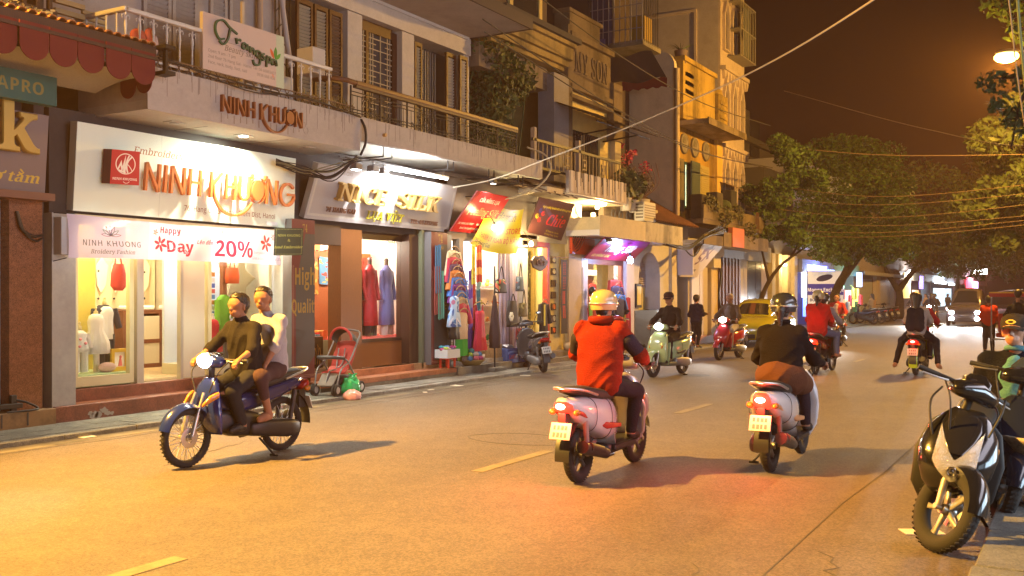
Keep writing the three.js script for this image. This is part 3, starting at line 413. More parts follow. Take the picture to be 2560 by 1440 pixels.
// right window
t=thing('child_mannequin','mannequin in a bright green belted coat with white sunglasses','mannequin',[-12.05,.6,-11.3]);part('coat',[loft([[.93,.19,.03],[1.1,.17,.02],[1.34,.135,0],[1.55,.15,0],[1.64,.12,0],[1.69,.05,0]].map(([y,w,f])=>ringY(-12.05,y,-11.3,w*.7,w,{n:30,fold:f,k:8}))),cyl([-12.04,1.6,-11.17],[-12,1.2,-11.12],.055,.05),cyl([-12.04,1.6,-11.43],[-12,1.2,-11.48],.055,.05)],mt([.2,.5,.03],.8,{map:T.cloth}),t);part('sunglasses',[tor(-11.91,1.33,-11.34,.04,.012,'x',16,6),tor(-11.91,1.24,-11.34,.04,.012,'x',16,6)],M.whiteClean,t);part('leg',[cyl([-12.05,.6,-11.25],[-12.05,.95,-11.25],.045),cyl([-12.05,.6,-11.37],[-12.05,.95,-11.37],.045)],mt([.15,.13,.1],.6),t);part('post',[bx(-12.1,-12.02,1.68,2.7,-11.34,-11.26)],mt([.3,.12,.05],.6),t);
t=thing('child_mannequin','small mannequin in a red sleeveless dress over white','mannequin',[-11.95,.6,-10.98]);part('dress',[dressRings(-11.95,-10.98,.78,1.3,.17,.12,{fold:4})],mt([.6,.02,.025],.8,{map:T.cloth}),t);part('sleeve',[cyl([-11.93,1.24,-10.86],[-11.88,1.0,-10.84],.035,.03)],mt([.75,.72,.68],.8),t);part('leg',[cyl([-11.95,.6,-10.94],[-11.95,.8,-10.94],.03),cyl([-11.95,.6,-11.03],[-11.95,.8,-11.03],.03)],mt([.7,.62,.52],.5),t);part('neck',childForm(-11.95,.7,-10.98,.58),mt([.6,.55,.5],.4),t);
t=thing('hanging_bag','orange handbag hanging in the right shop window','bag',[-12,1.9,-11.35]);part('bag_body',loft([[1.87,.12],[1.98,.13],[2.12,.1]].map(([y,w])=>ringY(-11.92,y,-11.36,.06,w,{p:.6}))),mt([.62,.1,.02],.5),t);part('strap',tube([[-11.92,2.1,-11.3],[-11.92,2.34,-11.36],[-11.92,2.1,-11.42]],.01),mt([.5,.08,.02],.5),t);
t=thing('star_cushion','cream crocheted star shaped cushion standing in the right window','cushion',[-12.3,1.6,-11.85]);{const s=shape(Array.from({length:10},(_,i)=>{const a=i/10*6.283+1.3,r=i % 2?.2:.42;return[Math.cos(a)*r*.8,Math.sin(a)*r];}));const e=ext(s,.08,.05);part('cushion',front(e,-12.45,1.95,-11.9),mt([.66,.55,.32],.9,{map:T.cloth,bumpMap:T.pebble,bumpScale:.02}),t);}
t=thing('spinner_rack','blue spinner rack of small packets in the right window','rack',[-12.2,.6,-11.05]);part('post',[cyl([-12.25,.6,-11.12],[-12.25,2.1,-11.12],.02),sph(-12.25,2.1,-11.12,.04)],mt([.02,.05,.25],.4),t);for(let i=0;i<8;i++)for(let j=0;j<2;j++)part('packet',bx(-12.2,-12.14,1.35+i*.09,1.42+i*.09,-11.2+j*.09,-11.12+j*.09),mt([[.05,.12,.5],[.7,.65,.6],[.7,.3,.08],[.1,.2,.6],[.6,.1,.1]][(i+j*2)% 5],.5),t);
t=thing('wall_display','beige display cloth with hanging shirts seen through the shop door','display',[-14.6,1.5,-11.9]);part('cloth',sheet((u,v)=>[-14.9+.03*Math.sin(u*25),2.7-1.25*v,-10.9-u*1.4],20,4),mt([.6,.47,.28],.9),t);for(let i=0;i<4;i++)part('shirt',[extX([[-11.0-i*.3,2.2],[-11.12-i*.3,2.36],[-11.24-i*.3,2.2],[-11.2-i*.3,1.85],[-11.1-i*.3,1.72],[-11.03-i*.3,1.85]],-14.87,-14.84)],mt([.68,.58,.42],.9),t);for(let i=0;i<8;i++)part('peg',sph(-14.84,i<4?2.1:1.62,-11.05-(i % 4)*.32,.02),M.black,t);
for(const[z,L]of[[-10.9,'left'],[-11.75,'right']]){t=thing('glass_cabinet',z>-11?'reddish wooden cabinet with glass doors, nearer the shop door':'reddish wooden cabinet with glass doors, against the shop wall','cabinet',[-14,.43,z]);const R=mt([.2,.06,.022],.4,{map:T.wood});part('carcass',[bx(-14.5,-14.0,1.36,1.42,z-.8,z),bx(-14.5,-14.0,.43,1.36,z-.8,z-.74),bx(-14.5,-14.0,.43,1.36,z-.06,z),bx(-14.5,-14.45,.43,1.36,z-.74,z-.06),bx(-14.45,-13.98,.85,.92,z-.74,z-.06),bx(-14.45,-13.98,.43,.5,z-.74,z-.06)],R,t);for(const y of[.5,.92])part('glass_door',[bx(-14.0,-13.99,y,y+.4,z-.74,z-.06)],mt([.5,.42,.3],.1),t);for(const y of[.55,.98])part('folded_cloth',rb(-14.35,-14.05,y,y+.14,z-.65,z-.15,.02),mt([.7,.62,.5],.9),t);single('folded_cloth',rb(-14.4,-14.05,1.42,1.5,z-.7,z-.2,.03),mt([.7,.66,.58],.9),z>-11?'folded white cloth on the nearer cabinet':'folded white cloth on the cabinet against the wall','cloth');}
}
// ================================================================ the silk shop with gold letters, and the balconies above both shops
const font=await new FontLoader().loadAsync('fonts/droid/droid_serif_bold.typeface.json');
const fontR=await new FontLoader().loadAsync('fonts/droid/droid_serif_regular.typeface.json');
const word3=(s,size,depth,f=font)=>new TextGeometry(s,{font:f,size,depth,curveSegments:5,bevelEnabled:true,bevelSize:size*.02,bevelThickness:size*.03,bevelSegments:1});
function letters3(str,size,depth,y,z0,z1,X,lean,m,parent,f=font,sub='letter'){
const gs=[...str].map((c)=>c===' '?null:word3(c,size,depth,f)),ws=gs.map((g)=>{if(!g)return size*.45;g.computeBoundingBox();return g.boundingBox.max.x+size*.08;}),tot=ws.reduce((a,b)=>a+b,0),k=Math.abs(z1-z0)/tot;let u=0;
gs.forEach((g,i)=>{if(g){g.scale(k,1,1);part(sub,front(g,X,y,z0-u*k,lean),m,parent);}u+=ws[i];});
}
part('letter',front(word3('k',.62,.06),-11.13,3.42,-6.86),mt([.5,.33,.08],.35,{metalness:.4}),SIGNK);
const silk=thing('silk_shop','silk shop with gold raised letters on a grey board and brown door frames','shop',[-11.4,0,-14.5]);
{
const t=silk;
part('wall',[bx(-16.5,-16.3,0,4.1,-17.3,-12.45),bx(-16.3,-12.0,0,4.1,-17.2,-17.1),bx(-16.3,-11.7,.2,4.1,-12.5,-12.445)],mt([.6,.42,.24],.7,{map:T.plaster}),t);
part('wall',bx(-11.9,-11.5,2.85,4.2,-16.55,-12.45),M.darkWall,t);
part('floor',bx(-16.3,-11.3,.2,.345,-17.1,-12.5),mt([.45,.26,.13],.35,{map:T.stone}),t);
part('ceiling',bx(-16.3,-11.6,2.9,2.98,-17.1,-12.5),M.white,t);
const st=part('step',rb(-11.6,-10.96,.125,.222,-16.45,-12.42,.01),M.orangeStep,t);part('step_base',bx(-11.6,-10.985,.03,.125,-16.45,-12.42),M.concrete,st);
part('step',rb(-11.9,-11.28,.2,.345,-15.45,-12.5,.01),M.orangeStep,t);
// wooden frames
const W=mt([.22,.075,.022],.4,{map:T.wood,clearcoat:.3,clearcoatRoughness:.3});
part('frame_post',bx(-11.7,-11.4,.34,2.86,-14.0,-13.42),W,t);part('frame_post',bx(-11.7,-11.38,.34,2.86,-15.72,-15.42),M.darkWood,t);part('frame_post',bx(-11.6,-11.44,.34,2.86,-12.56,-12.5),M.darkWood,t);
part('door_head',bx(-11.6,-11.4,2.56,2.9,-13.42,-12.56),M.darkWood,t);
part('shutter_rail',[bx(-11.42,-11.3,.24,2.96,-15.78,-15.73),bx(-11.4,-11.33,.24,2.96,-15.85,-15.8)],mt([.16,.17,.1],.6,{metalness:.4}),t);
const w=part('display_window',[bx(-11.64,-11.56,2.72,2.86,-15.42,-14.0),bx(-11.64,-11.56,.8,.86,-15.42,-14.0)],M.darkWood,t);part('pane',bx(-11.602,-11.596,.86,2.72,-15.42,-14.0),M.glass,w);part('window_panel',bx(-11.62,-11.57,.345,.8,-15.42,-14.0),W,w);
part('display_platform',bx(-13.2,-11.66,.34,.84,-16.9,-14.0),mt([.2,.2,.14],.5),t);part('display_cloth',bx(-13.15,-11.75,.84,.86,-16.8,-14.05),mt([.5,.05,.05],.8),t);
part('display_back',[bx(-13.25,-13.2,.84,2.55,-17.05,-14.0)],mt([.5,.14,.03],.6,{map:T.wood}),t);part('display_back',bx(-13.2,-11.75,.84,2.85,-17.08,-17.03),mt([.55,.24,.06],.6,{map:T.wood}),t);
// light boxes either side
const lb=(z0,z1,words,lab)=>{const tx=canvasTex(256,1024,(x)=>{x.fillStyle='#3a3634';x.fillRect(0,0,256,1024);x.fillStyle='#5a0f18';x.fillRect(0,0,44,1024);x.fillRect(44,0,212,90);x.beginPath();x.moveTo(0,1024);x.lineTo(256,1024);x.lineTo(256,880);x.lineTo(120,990);x.lineTo(0,990);x.fill();x.beginPath();x.moveTo(44,90);x.lineTo(150,90);x.lineTo(44,420);x.fill();x.strokeStyle='#b09a78';x.lineWidth=3;x.setLineDash([7,5]);x.strokeRect(12,300,10,700);x.strokeRect(12,1000,230,10);x.fillStyle='#8a6a1c';words.forEach(([s,y,z])=>vt(x,s,146,y,z,{bold:true,align:'center',sx:words.length>2?.72:.7,font:y<100?'serif':'sans-serif'}));});
const b=board('light_box',[[-11.17,2.93,z0],[-11.17,2.93,z1],[-11.17,.3,z1],[-11.17,.3,z0]],mt([1,1,1],.35,{map:tx}),.2,mt([.12,.11,.11],.4),t);b.userData.label=lab;return b;};
lb(-11.93,-12.48,[['74',80,70],['High',420,150],['Quality',600,120]],'dark panel reading High Quality');lb(-15.86,-16.42,[['74',80,90],['Hang Gai',130,34],['Tailor',420,110],['Made',600,110]],'dark panel reading Tailor Made');
// the leaning sign
const sx=-10.98,bxx=-11.32,y1=3.86,y0=2.97,lean=Math.atan2(bxx-sx,y1-y0)*-1,on=(v)=>bxx+(sx-bxx)*(v-y0)/(y1-y0);
const stx=canvasTex(1536,340,(x,w,h)=>{x.fillStyle='#a9a3a2';x.fillRect(0,0,w,h);x.strokeStyle='#c9c4b4';x.lineWidth=2;for(const e of[[18,40,14,270],[18,304,1500,14],[1506,40,14,270]])for(let k=0;k<(e[2]>e[3]?93:17);k++){const a=e[0]+(e[2]>e[3]?k*16:0),b=e[1]+(e[2]>e[3]?0:k*16);x.strokeRect(a+1,b+1,12,12);x.strokeRect(a+4,b+4,5,5);}x.fillStyle='#7a5a3a';vt(x,'TO DAN CHO',150,44,30,{font:'serif'});});
const sg=board('sign_face',[[sx,y1,-12.36],[sx,y1,-16.5],[bxx,y0,-16.66],[bxx,y0,-12.38]],mt([1,1,1],.5,{map:stx}),.12,mt([.38,.36,.34],.5),t);
const gold=mt([.46,.29,.085],.45,{metalness:.1});
letters3('NICE',.31,.09,3.335,-12.95,-14.3,on(3.335)+.012,lean,gold,sg);letters3('SILK',.31,.09,3.335,-14.66,-16.0,on(3.335)+.012,lean,gold,sg);
const yel=mt([.55,.48,.03],.5),br=mt([.25,.13,.08],.5);
letters3('LUA VIET',.15,.02,3.07,-13.95,-15.05,on(3.07)+.004,lean,yel,sg,fontR);part('letter_mark',[front(bx(-.012,.012,-.012,.012,0,.02),on(3.04)+.004,3.04,-14.2,lean),front(ribbon([[-.04,0],[0,.035],[.04,0]],.014,.02),on(3.235)+.004,3.235,-14.78,lean),front(bx(-.012,.012,-.012,.012,0,.02),on(3.04)+.004,3.04,-14.78,lean)],yel,sg);
letters3('74 HANG GAI',.085,.02,3.12,-12.84,-13.62,on(3.12)+.004,lean,br,sg,fontR);letters3('TEL: 04-8257916',.08,.02,3.07,-15.3,-16.2,on(3.07)+.004,lean,br,sg,fontR);
for(const z of[-12.9,-14.5,-16.2])part('sign_bracket',bx(-11.5,sx-.1,3.8,3.84,z-.02,z+.02),M.blackIron,sg);
// lamps inside
for(const[x,y,z,I,c,r]of[[-12.3,2.75,-14.9,9,[1,.9,.72],.11],[-12.4,2.75,-16.2,6,[1,.86,.62],.1],[-13.6,2.78,-13.6,26,[1,.78,.5],.11],[-14.8,2.78,-15.6,26,[1,.74,.45],.11]]){const d=part('spot_lamp',lathe([[0,0],[r*.7,0],[r,.1],[r*.7,.16]],x,y-.03,z,14),mt([.3,.22,.14],.5),t);part('lens',lathe([[0,0],[r*.6,0]],x,y-.034,z,14),glow(c,20),d);const l=new THREE.PointLight(0xffffff,I);l.color.setRGB(...c);l.position.set(x,y-.1,z);l.castShadow=true;l.shadow.radius=4;scene.add(l);}
}
// goods of the silk shop
function tallMannequin(at,c,label,o={}){
const[x,y,z]=at,t=thing('mannequin',label,'mannequin',at,0,null),m=mt(c,o.rough??.5,{map:T.cloth,sheen:1});
const sk=mesh('tunic',[loft([[.22,.2,.14,.04],[.5,.185,.13,.03],[.8,.165,.12,.015],[1.0,.125,.095,0],[1.14,.15,.115,0],[1.28,.165,.1,0],[1.35,.12,.07,0],[1.42,.045,.045,0]].map(([h,a,b,f])=>ringY(0,h,0,b,a,{n:34,fold:f,k:6}))),cyl([0,1.31,.15],[.02,.98,.2],.05,.042),cyl([.02,.98,.2],[.08,.72,.19],.042,.035),cyl([0,1.31,-.15],[.02,.98,-.2],.05,.042),cyl([.02,.98,-.2],[.08,.72,-.19],.042,.035)],m,t);
mesh('trousers',[loft([.02,.2,.4].map((h)=>ringY(0,h,.07,.1,.09,{fold:.06,k:5}))),loft([.02,.2,.4].map((h)=>ringY(0,h,-.07,.1,.09,{fold:.06,k:5})))],mt(o.pants??[.65,.62,.58],.6,{map:T.cloth}),t);
mesh('neck',[lathe([[.045,1.4],[.042,1.5],[.05,1.52],[.03,1.56],[0,1.56]],0,0,0,14)],mt([.06,.03,.025],.4),t);
return t;
}
tallMannequin([-12.2,.86,-15.22],[.42,.012,.02],'mannequin in a long dark red silk tunic with black trousers',{pants:[.015,.014,.014]});
tallMannequin([-12.2,.86,-15.76],[.2,.22,.55],'mannequin in a shimmering pale blue patterned tunic, at the right of the window',{rough:.35});
tallMannequin([-12.28,.86,-14.86],[.02,.02,.025],'mannequin in a black tunic over white trousers, at the left of the window');
{const pat=(base,spots,n=60)=>{const c=canvasTex(128,128,(x)=>{x.fillStyle=base;x.fillRect(0,0,128,128);for(let i=0;i<n;i++){x.fillStyle=spots[i % spots.length];x.beginPath();x.ellipse(rr(0,128),rr(0,128),rr(3,11),rr(2,6),rr(0,3),0,7);x.fill();}});c.wrapS=c.wrapT=THREE.RepeatWrapping;return c;};
const P={blue:pat('#4f7fa0',['#c0392b','#d9a441','#8fb8c8','#b04a3a']),red:pat('#b3301c',['#d98a2b','#e0c060','#7a1a10','#d05a2a']),purple:pat('#7a4a9a',['#b98ad0','#d0c0e0','#c08a4a']),gold:pat('#a8661c',['#d9a441','#6a3a10','#e0c060']),pink:pat('#c06a70',['#e0b0a8','#a03a4a','#8a6aa0'])};
globalThis.PAT=P;globalThis.pat=pat;
const scarf=(x,y0,y1,z0,z1,m,label,fold=.03,k=14)=>{const a=single('hanging_scarf',sheet((u,v)=>[x+fold*Math.sin(u*k)*(.4+v*.6),y1-(y1-y0)*v-.02*Math.sin(u*7),z0+(z1-z0)*u],22,6),m,label,'scarf','scarves in the silk shop');delete a.userData.group;return a;};
globalThis.scarf=scarf;const PM=(p)=>mt([1,1,1],.6,{map:p});
scarf(-13.17,1.9,2.45,-14.85,-16.0,PM(P.blue),'blue scarf with red flowers pinned to the window back wall');scarf(-13.175,1.85,2.48,-16.0,-16.9,PM(P.red),'red patterned scarf right of the blue scarf on the back wall');scarf(-13.17,1.7,2.4,-14.1,-14.8,PM(P.gold),'gold patterned scarf left of the blue scarf on the back wall');
// seen through the door
scarf(-13.4,2.05,2.6,-15.0,-15.6,PM(P.red),'red and gold scarf hanging highest behind the shop door');scarf(-13.4,1.5,2.0,-15.0,-15.6,PM(P.pink),'pink scarf below the red and gold scarf');scarf(-13.38,1.2,1.62,-15.05,-15.42,mt([.02,.3,.42],.5),'turquoise silk folded over a rail');scarf(-13.38,1.15,1.6,-15.42,-15.62,mt([.5,.03,.03],.5),'plain red silk beside the turquoise silk');scarf(-13.4,.75,1.15,-15.05,-15.6,PM(P.purple),'purple patterned scarf hanging low behind the shop door');scarf(-13.36,.75,1.6,-14.9,-15.02,PM(P.gold),'narrow gold scarf hanging beside the shelves');
scarf(-13.0,2.0,2.65,-13.9,-14.35,mt([.75,.35,.32],.6,{transmission:.3,thickness:0}),'pink gauze draped at the top of the shop door',.06,9);scarf(-12.4,.36,1.0,-14.0,-14.22,mt([.6,.13,.02],.6),'orange cloth hanging behind the door post',.04,10);
const sh=thing('shelf_unit','dark wooden shelves stacked with folded silks','shelves',[-13.6,.345,-14.5]);
part('side',[bx(-14,-13.3,.345,2.2,-14.92,-14.88)],M.darkWood,sh);part('side',bx(-14,-13.3,.345,2.2,-14.0,-13.96),M.darkWood,sh);part('back',bx(-14.02,-14,.345,2.2,-14.92,-13.96),M.darkWood,sh);for(const y of[.78,1.18,1.55,1.9])part('shelf',bx(-14,-13.3,y-.03,y,-14.88,-14.0),M.darkWood,sh);
const cc=[[.5,.06,.03],[.6,.25,.03],[.45,.02,.1],[.55,.35,.08],[.1,.12,.3],[.5,.12,.2],[.3,.04,.18],[.6,.15,.05],[.06,.25,.3],[.55,.4,.15],[.35,.02,.02]].map((c)=>mt(c,.6));
for(let s=0;s<4;s++)for(const z of[-14.62,-14.22]){const st=thing('folded_silk_stack',['stack of folded silks on the lowest shelf','stack of folded silks on the second shelf from below','stack of folded silks on the third shelf from below','stack of folded silks on the top shelf'][s]+(z<-14.5?', at the right':', at the left'),'silk stack',[-13.5,[.78,1.18,1.55,1.9][s],z]);for(let i=0;i<(s===3?4:7);i++){const y=originOf(st)[1]+i*.04;part('folded_silk',rb(-13.75+rr(-.02,.02),-13.33+rr(-.02,.02),y,y+.038,z-.16+rr(-.02,.02),z+.16+rr(-.02,.02),.012),cc[(i*3+s*2+(z>-14.5?1:0))% cc.length],st);}}
const tb=thing('cloth_table','low table of folded silks just inside the shop door','table',[-12.9,.345,-14.0]);part('table_top',bx(-13.3,-12.6,.82,.86,-14.5,-13.55),M.wood,tb);part('leg',[bx(-13.25,-13.18,.345,.82,-14.45,-14.38),bx(-12.7,-12.63,.345,.82,-13.67,-13.6)],M.wood,tb);
for(let i=0;i<3;i++){const st=thing('folded_silk_stack',['short stack of folded silks at the left of the low table','short stack of folded silks in the middle of the low table','short stack of folded silks at the right of the low table'][i],'silk stack',[-12.85,.86,-13.75-i*.28]);for(let k=0;k<4;k++)part('folded_silk',rb(-13.0,-12.66,.86+k*.035,.893+k*.035,-13.87-i*.28,-13.64-i*.28,.01),cc[(k*2+i*3)% cc.length],st);}
const ch=thing('carved_chest','dark carved wooden chest with gold grass pattern inside the door','chest',[-12.3,.345,-13.35]);part('body',rb(-12.5,-12.1,.35,.92,-13.75,-13.2,.01),M.darkWood,ch);for(let i=0;i<7;i++)part('carving',tube([[-12.09,.42,-13.28-i*.06],[-12.088,.6+.05*(i % 3),-13.3-i*.06],[-12.09,.72+.06*(i % 2),-13.25-i*.065]],.008,8,5),mt([.4,.24,.06],.4),ch);
}
// canopy with its lamps
const slab=thing('shop_canopy','long white balcony slab over the silk shops with lamps and pipe frames below','canopy',[-10.4,4.2,-15.9]);
{
const t=slab;
part('slab',bx(-11.9,-10.42,4.3,4.6,-19.0,-12.735),mt([.6,.57,.5],.7,{map:T.plaster}),t);
part('fascia',bx(-10.42,-10.4,4.25,4.64,-19.02,-12.735),M.fascia,t);
part('drip_edge',bx(-10.48,-10.42,4.235,4.3,-19,-12.74),M.steelDull,t);
part('panel_joint',Array.from({length:8},(_,i)=>bx(-10.4,-10.3985,4.26,4.63,-13.5-i*.72,-13.492-i*.72)),mt([.25,.22,.2],.8),t);
part('drain_pipe',[cyl([-10.42,4.42,-13.35],[-10.34,4.42,-13.35],.03,.03,12)],mt([.5,.3,.12],.5),t);
const pipe=(z0,z1)=>[cyl([-11.5,4.1,z0],[-10.6,4.1,z0],.013),cyl([-11.5,4.1,z1],[-10.6,4.1,z1],.013),cyl([-10.6,4.1,z0],[-10.6,4.3,z0],.013),cyl([-10.6,4.1,z1],[-10.6,4.3,z1],.013),cyl([-11.5,4.05,z0],[-11.5,4.05,z1],.013)];
for(const[a,b]of[[-13.6,-13.85],[-15.6,-15.8],[-17.1,-17.3],[-18.3,-18.5]])part('pipe_frame',pipe(a,b),M.blackIron,t);
part('lamp_rail',[cyl([-10.85,4.02,-12.9],[-10.85,4.02,-17.6],.012),cyl([-11.0,4.05,-12.9],[-11.0,4.05,-17.6],.01)],M.blackIron,t);
const tl=part('tube_lamp',[bx(-10.83,-10.77,3.96,4.0,-15.9,-13.9)],mt([.7,.7,.7],.4),t);part('lamp_tube',cyl([-10.8,3.945,-15.86],[-10.8,3.945,-13.94],.016,.016,8),glow([.9,.97,1],60),tl);
const rl=new THREE.RectAreaLight(0xffffff,72,1.9,.06);rl.color.setRGB(.93,.98,1);rl.position.set(-10.79,3.9,-14.9);rl.lookAt(-11.1,3.2,-14.9);scene.add(rl);
const pl=new THREE.PointLight(0xffffff,24);pl.color.setRGB(.95,.98,1);pl.position.set(-10.62,3.96,-14.6);pl.castShadow=true;pl.shadow.radius=8;scene.add(pl);
for(const[z,x]of[[-13.05,-10.75],[-13.45,-10.7],[-13.8,-10.75]]){const f=part('flood_lamp',[cyl([x,4.02,z],[x,3.92,z],.012),rb(x-.07,x+.07,3.82,3.93,z-.09,z+.09,.015)],mt([.12,.12,.13],.5),t);part('lens',[bx(x-.055,x+.055,3.812,3.818,z-.07,z+.07)],glow([.95,.98,1],20),f);}
const sl=new THREE.SpotLight(0xffffff,26,0,1.0,.8,2);sl.color.setRGB(.95,.98,1);sl.position.set(-10.72,3.79,-13.45);sl.target.position.set(-11.15,3.2,-13.9);sl.castShadow=true;sl.shadow.radius=5;scene.add(sl,sl.target);
}
{const t=thing('cable_bundle','thick bundle of sagging telephone cables between the two shop signs','cables',[-10.8,3.8,-12.2]);for(let i=0;i<13;i++){const a=rr(-.05,.05),b=rr(-.05,.05);part('cable',tube([[-11.1+a,3.8+b,-11.5+a],[-10.95+b,3.7+a*1.5,-12.0],[-10.7+a,3.72+b*1.3-.06*(i % 3),-12.3+b],[-10.42+b*.4,3.95+a,-12.68]],rr(.008,.014),22,5),i % 3?M.black:mt([.2,.19,.1],.7),t);}
part('cable',tube([[-10.4,4.0,-12.74],[-10.33,4.2,-12.78],[-10.34,4.45,-12.78],[-10.4,4.6,-12.75]],.022,16,6),M.black,t);}
for(const[o,z0,z1,y0,y1]of[[slab,-12.9,-18.9,4.27,4.63],[nkShop.children.find((c)=>c.name==='canopy_fascia'),-8.6,-12.6,4.1,4.63]]){const g=[];for(let i=0;i<70;i++){const z=z0+(z1-z0)*rnd(),l=.05+.3*rnd()**2;g.push(bx(-10.4,-10.3988,y1-l,y1,z-rr(.002,.01),z+.004));}part('rain_stain',g,mt([.3,.25,.22],.95),o).userData.kind='stuff';}
// ---------------------------------------------------------------- upper storey over the embroidery shop
const upper=thing('upper_house','mauve plastered upper storey with louvred shutters above the embroidery shop','house',[-11.8,4.6,-10.4]);
{
const t=upper;part('wall',[bx(-17,-11.8,4.6,11,-12.45,-7.6)],M.mauve,t);part('balcony_floor',bx(-11.8,-10.45,4.6,4.66,-12.5,-8.15),M.concrete,t);
const louv=(z0,z1,y0,y1,m,lab,x=-11.8)=>{const s=part('shutter',[bx(x,x+.05,y0,y1,z0-.06,z0),bx(x,x+.05,y0,y1,z1,z1+.06),bx(x,x+.05,y0,y0+.08,z0,z1),bx(x,x+.05,y1-.08,y1,z0,z1)],m,t,lab),n=Math.round((y1-y0-.16)/.065);for(let i=0;i<n;i++){const g=bx(-.004,.004,-.03,.03,z1+.06,z0-.06);g.rotateZ(-.7);g.translate(x+.03,y0+.1+i*.065,0);part('slat',g,m,s);}return s;};
globalThis.louv=louv;const G=mt([.4,.39,.41],.7,{map:T.plaster}),D=mt([.09,.045,.03],.7,{map:T.wood});
louv(-9.5,-10.0,5.0,7.2,G,'pale grey louvred shutter');louv(-10.02,-10.5,5.0,7.2,G);louv(-10.75,-11.1,5.9,7.4,G);louv(-11.15,-11.5,5.9,7.4,G);
part('rain_pipe',cyl([-11.7,4.7,-11.75],[-11.7,9,-11.75],.05,.05,10),mt([.42,.3,.2],.6),t);part('rain_pipe',cyl([-11.5,5.5,-12.25],[-11.66,8,-11.95],.045,.045,10),mt([.45,.4,.38],.6),t);
{const g=[];for(let i=0;i<5;i++)g.push(bx(-11.7,-11.68,5,8,-12.1-i*.09,-12.085-i*.09));for(let k=0;k<9;k++)g.push(ribbonZ(-12.1,-12.46,5.1+k*.33));function ribbonZ(a,b,y){return tube([[-11.69,y,a],[-11.69,y+.16,(a+b)/2],[-11.69,y,b]],.01,8,5);}part('window_grille',g,M.blackIron,t);}
for(let i=0;i<9;i++)part('louver',bx(-11.3,-11.26,4.75+i*.075,4.8+i*.075,-8.5,-8.15),mt([.5,.36,.16],.7),t);
}
// white iron railing
{const t=thing('white_railing','white wrought iron balcony railing behind the spa sign','railing',[-10.45,4.66,-10.1]);
part('hand_rail',[rb(-10.48,-10.4,5.26,5.32,-12.05,-8.14,.02),rb(-11.4,-10.4,5.26,5.32,-8.2,-8.12,.02)],M.whiteIron,t);part('bottom_rail',[bx(-10.46,-10.43,4.7,4.73,-12.05,-8.16)],M.whiteIron,t);
for(let i=0;i<19;i++){const z=-8.17-i*.213;if(z<-9.6&&z>-10.95)continue;part('bar',[loft([[4.66,.012],[5.0,.011],[5.1,.02],[5.17,.012],[5.26,.01]].map(([y,r])=>ringY(-10.445,y,z,r,r,{n:8}))),tube([[-10.445,5.16,z],[-10.445,5.22,z-.03],[-10.445,5.2,z-.06],[-10.445,5.17,z-.05]],.007,8,5),tube([[-10.445,5.16,z],[-10.445,5.22,z+.03],[-10.445,5.2,z+.06],[-10.445,5.17,z+.05]],.007,8,5)],M.whiteIron,t);}
for(let i=0;i<4;i++)part('bar',cyl([-10.6-i*.2,4.66,-8.16],[-10.6-i*.2,5.26,-8.16],.012),M.whiteIron,t);}
{const t=thing('clothes_bundle','red and white clothes draped on the white railing','clothes',[-10.5,5.0,-8.5]);part('cloth',[sph(-10.55,5.02,-8.45,.1,.5,1,1.3),sph(-10.52,5.06,-8.6,.08,.5,1.3,1),sph(-10.5,4.92,-8.56,.06,.6,1.5,1)],mt([.6,.12,.06],.8,{map:T.cloth}),t);part('pale_cloth',[sph(-10.55,4.9,-8.42,.12,.5,1,1.2),sph(-10.5,4.95,-8.68,.04,.6,3,1)],mt([.7,.5,.42],.8,{map:T.cloth}),t);}
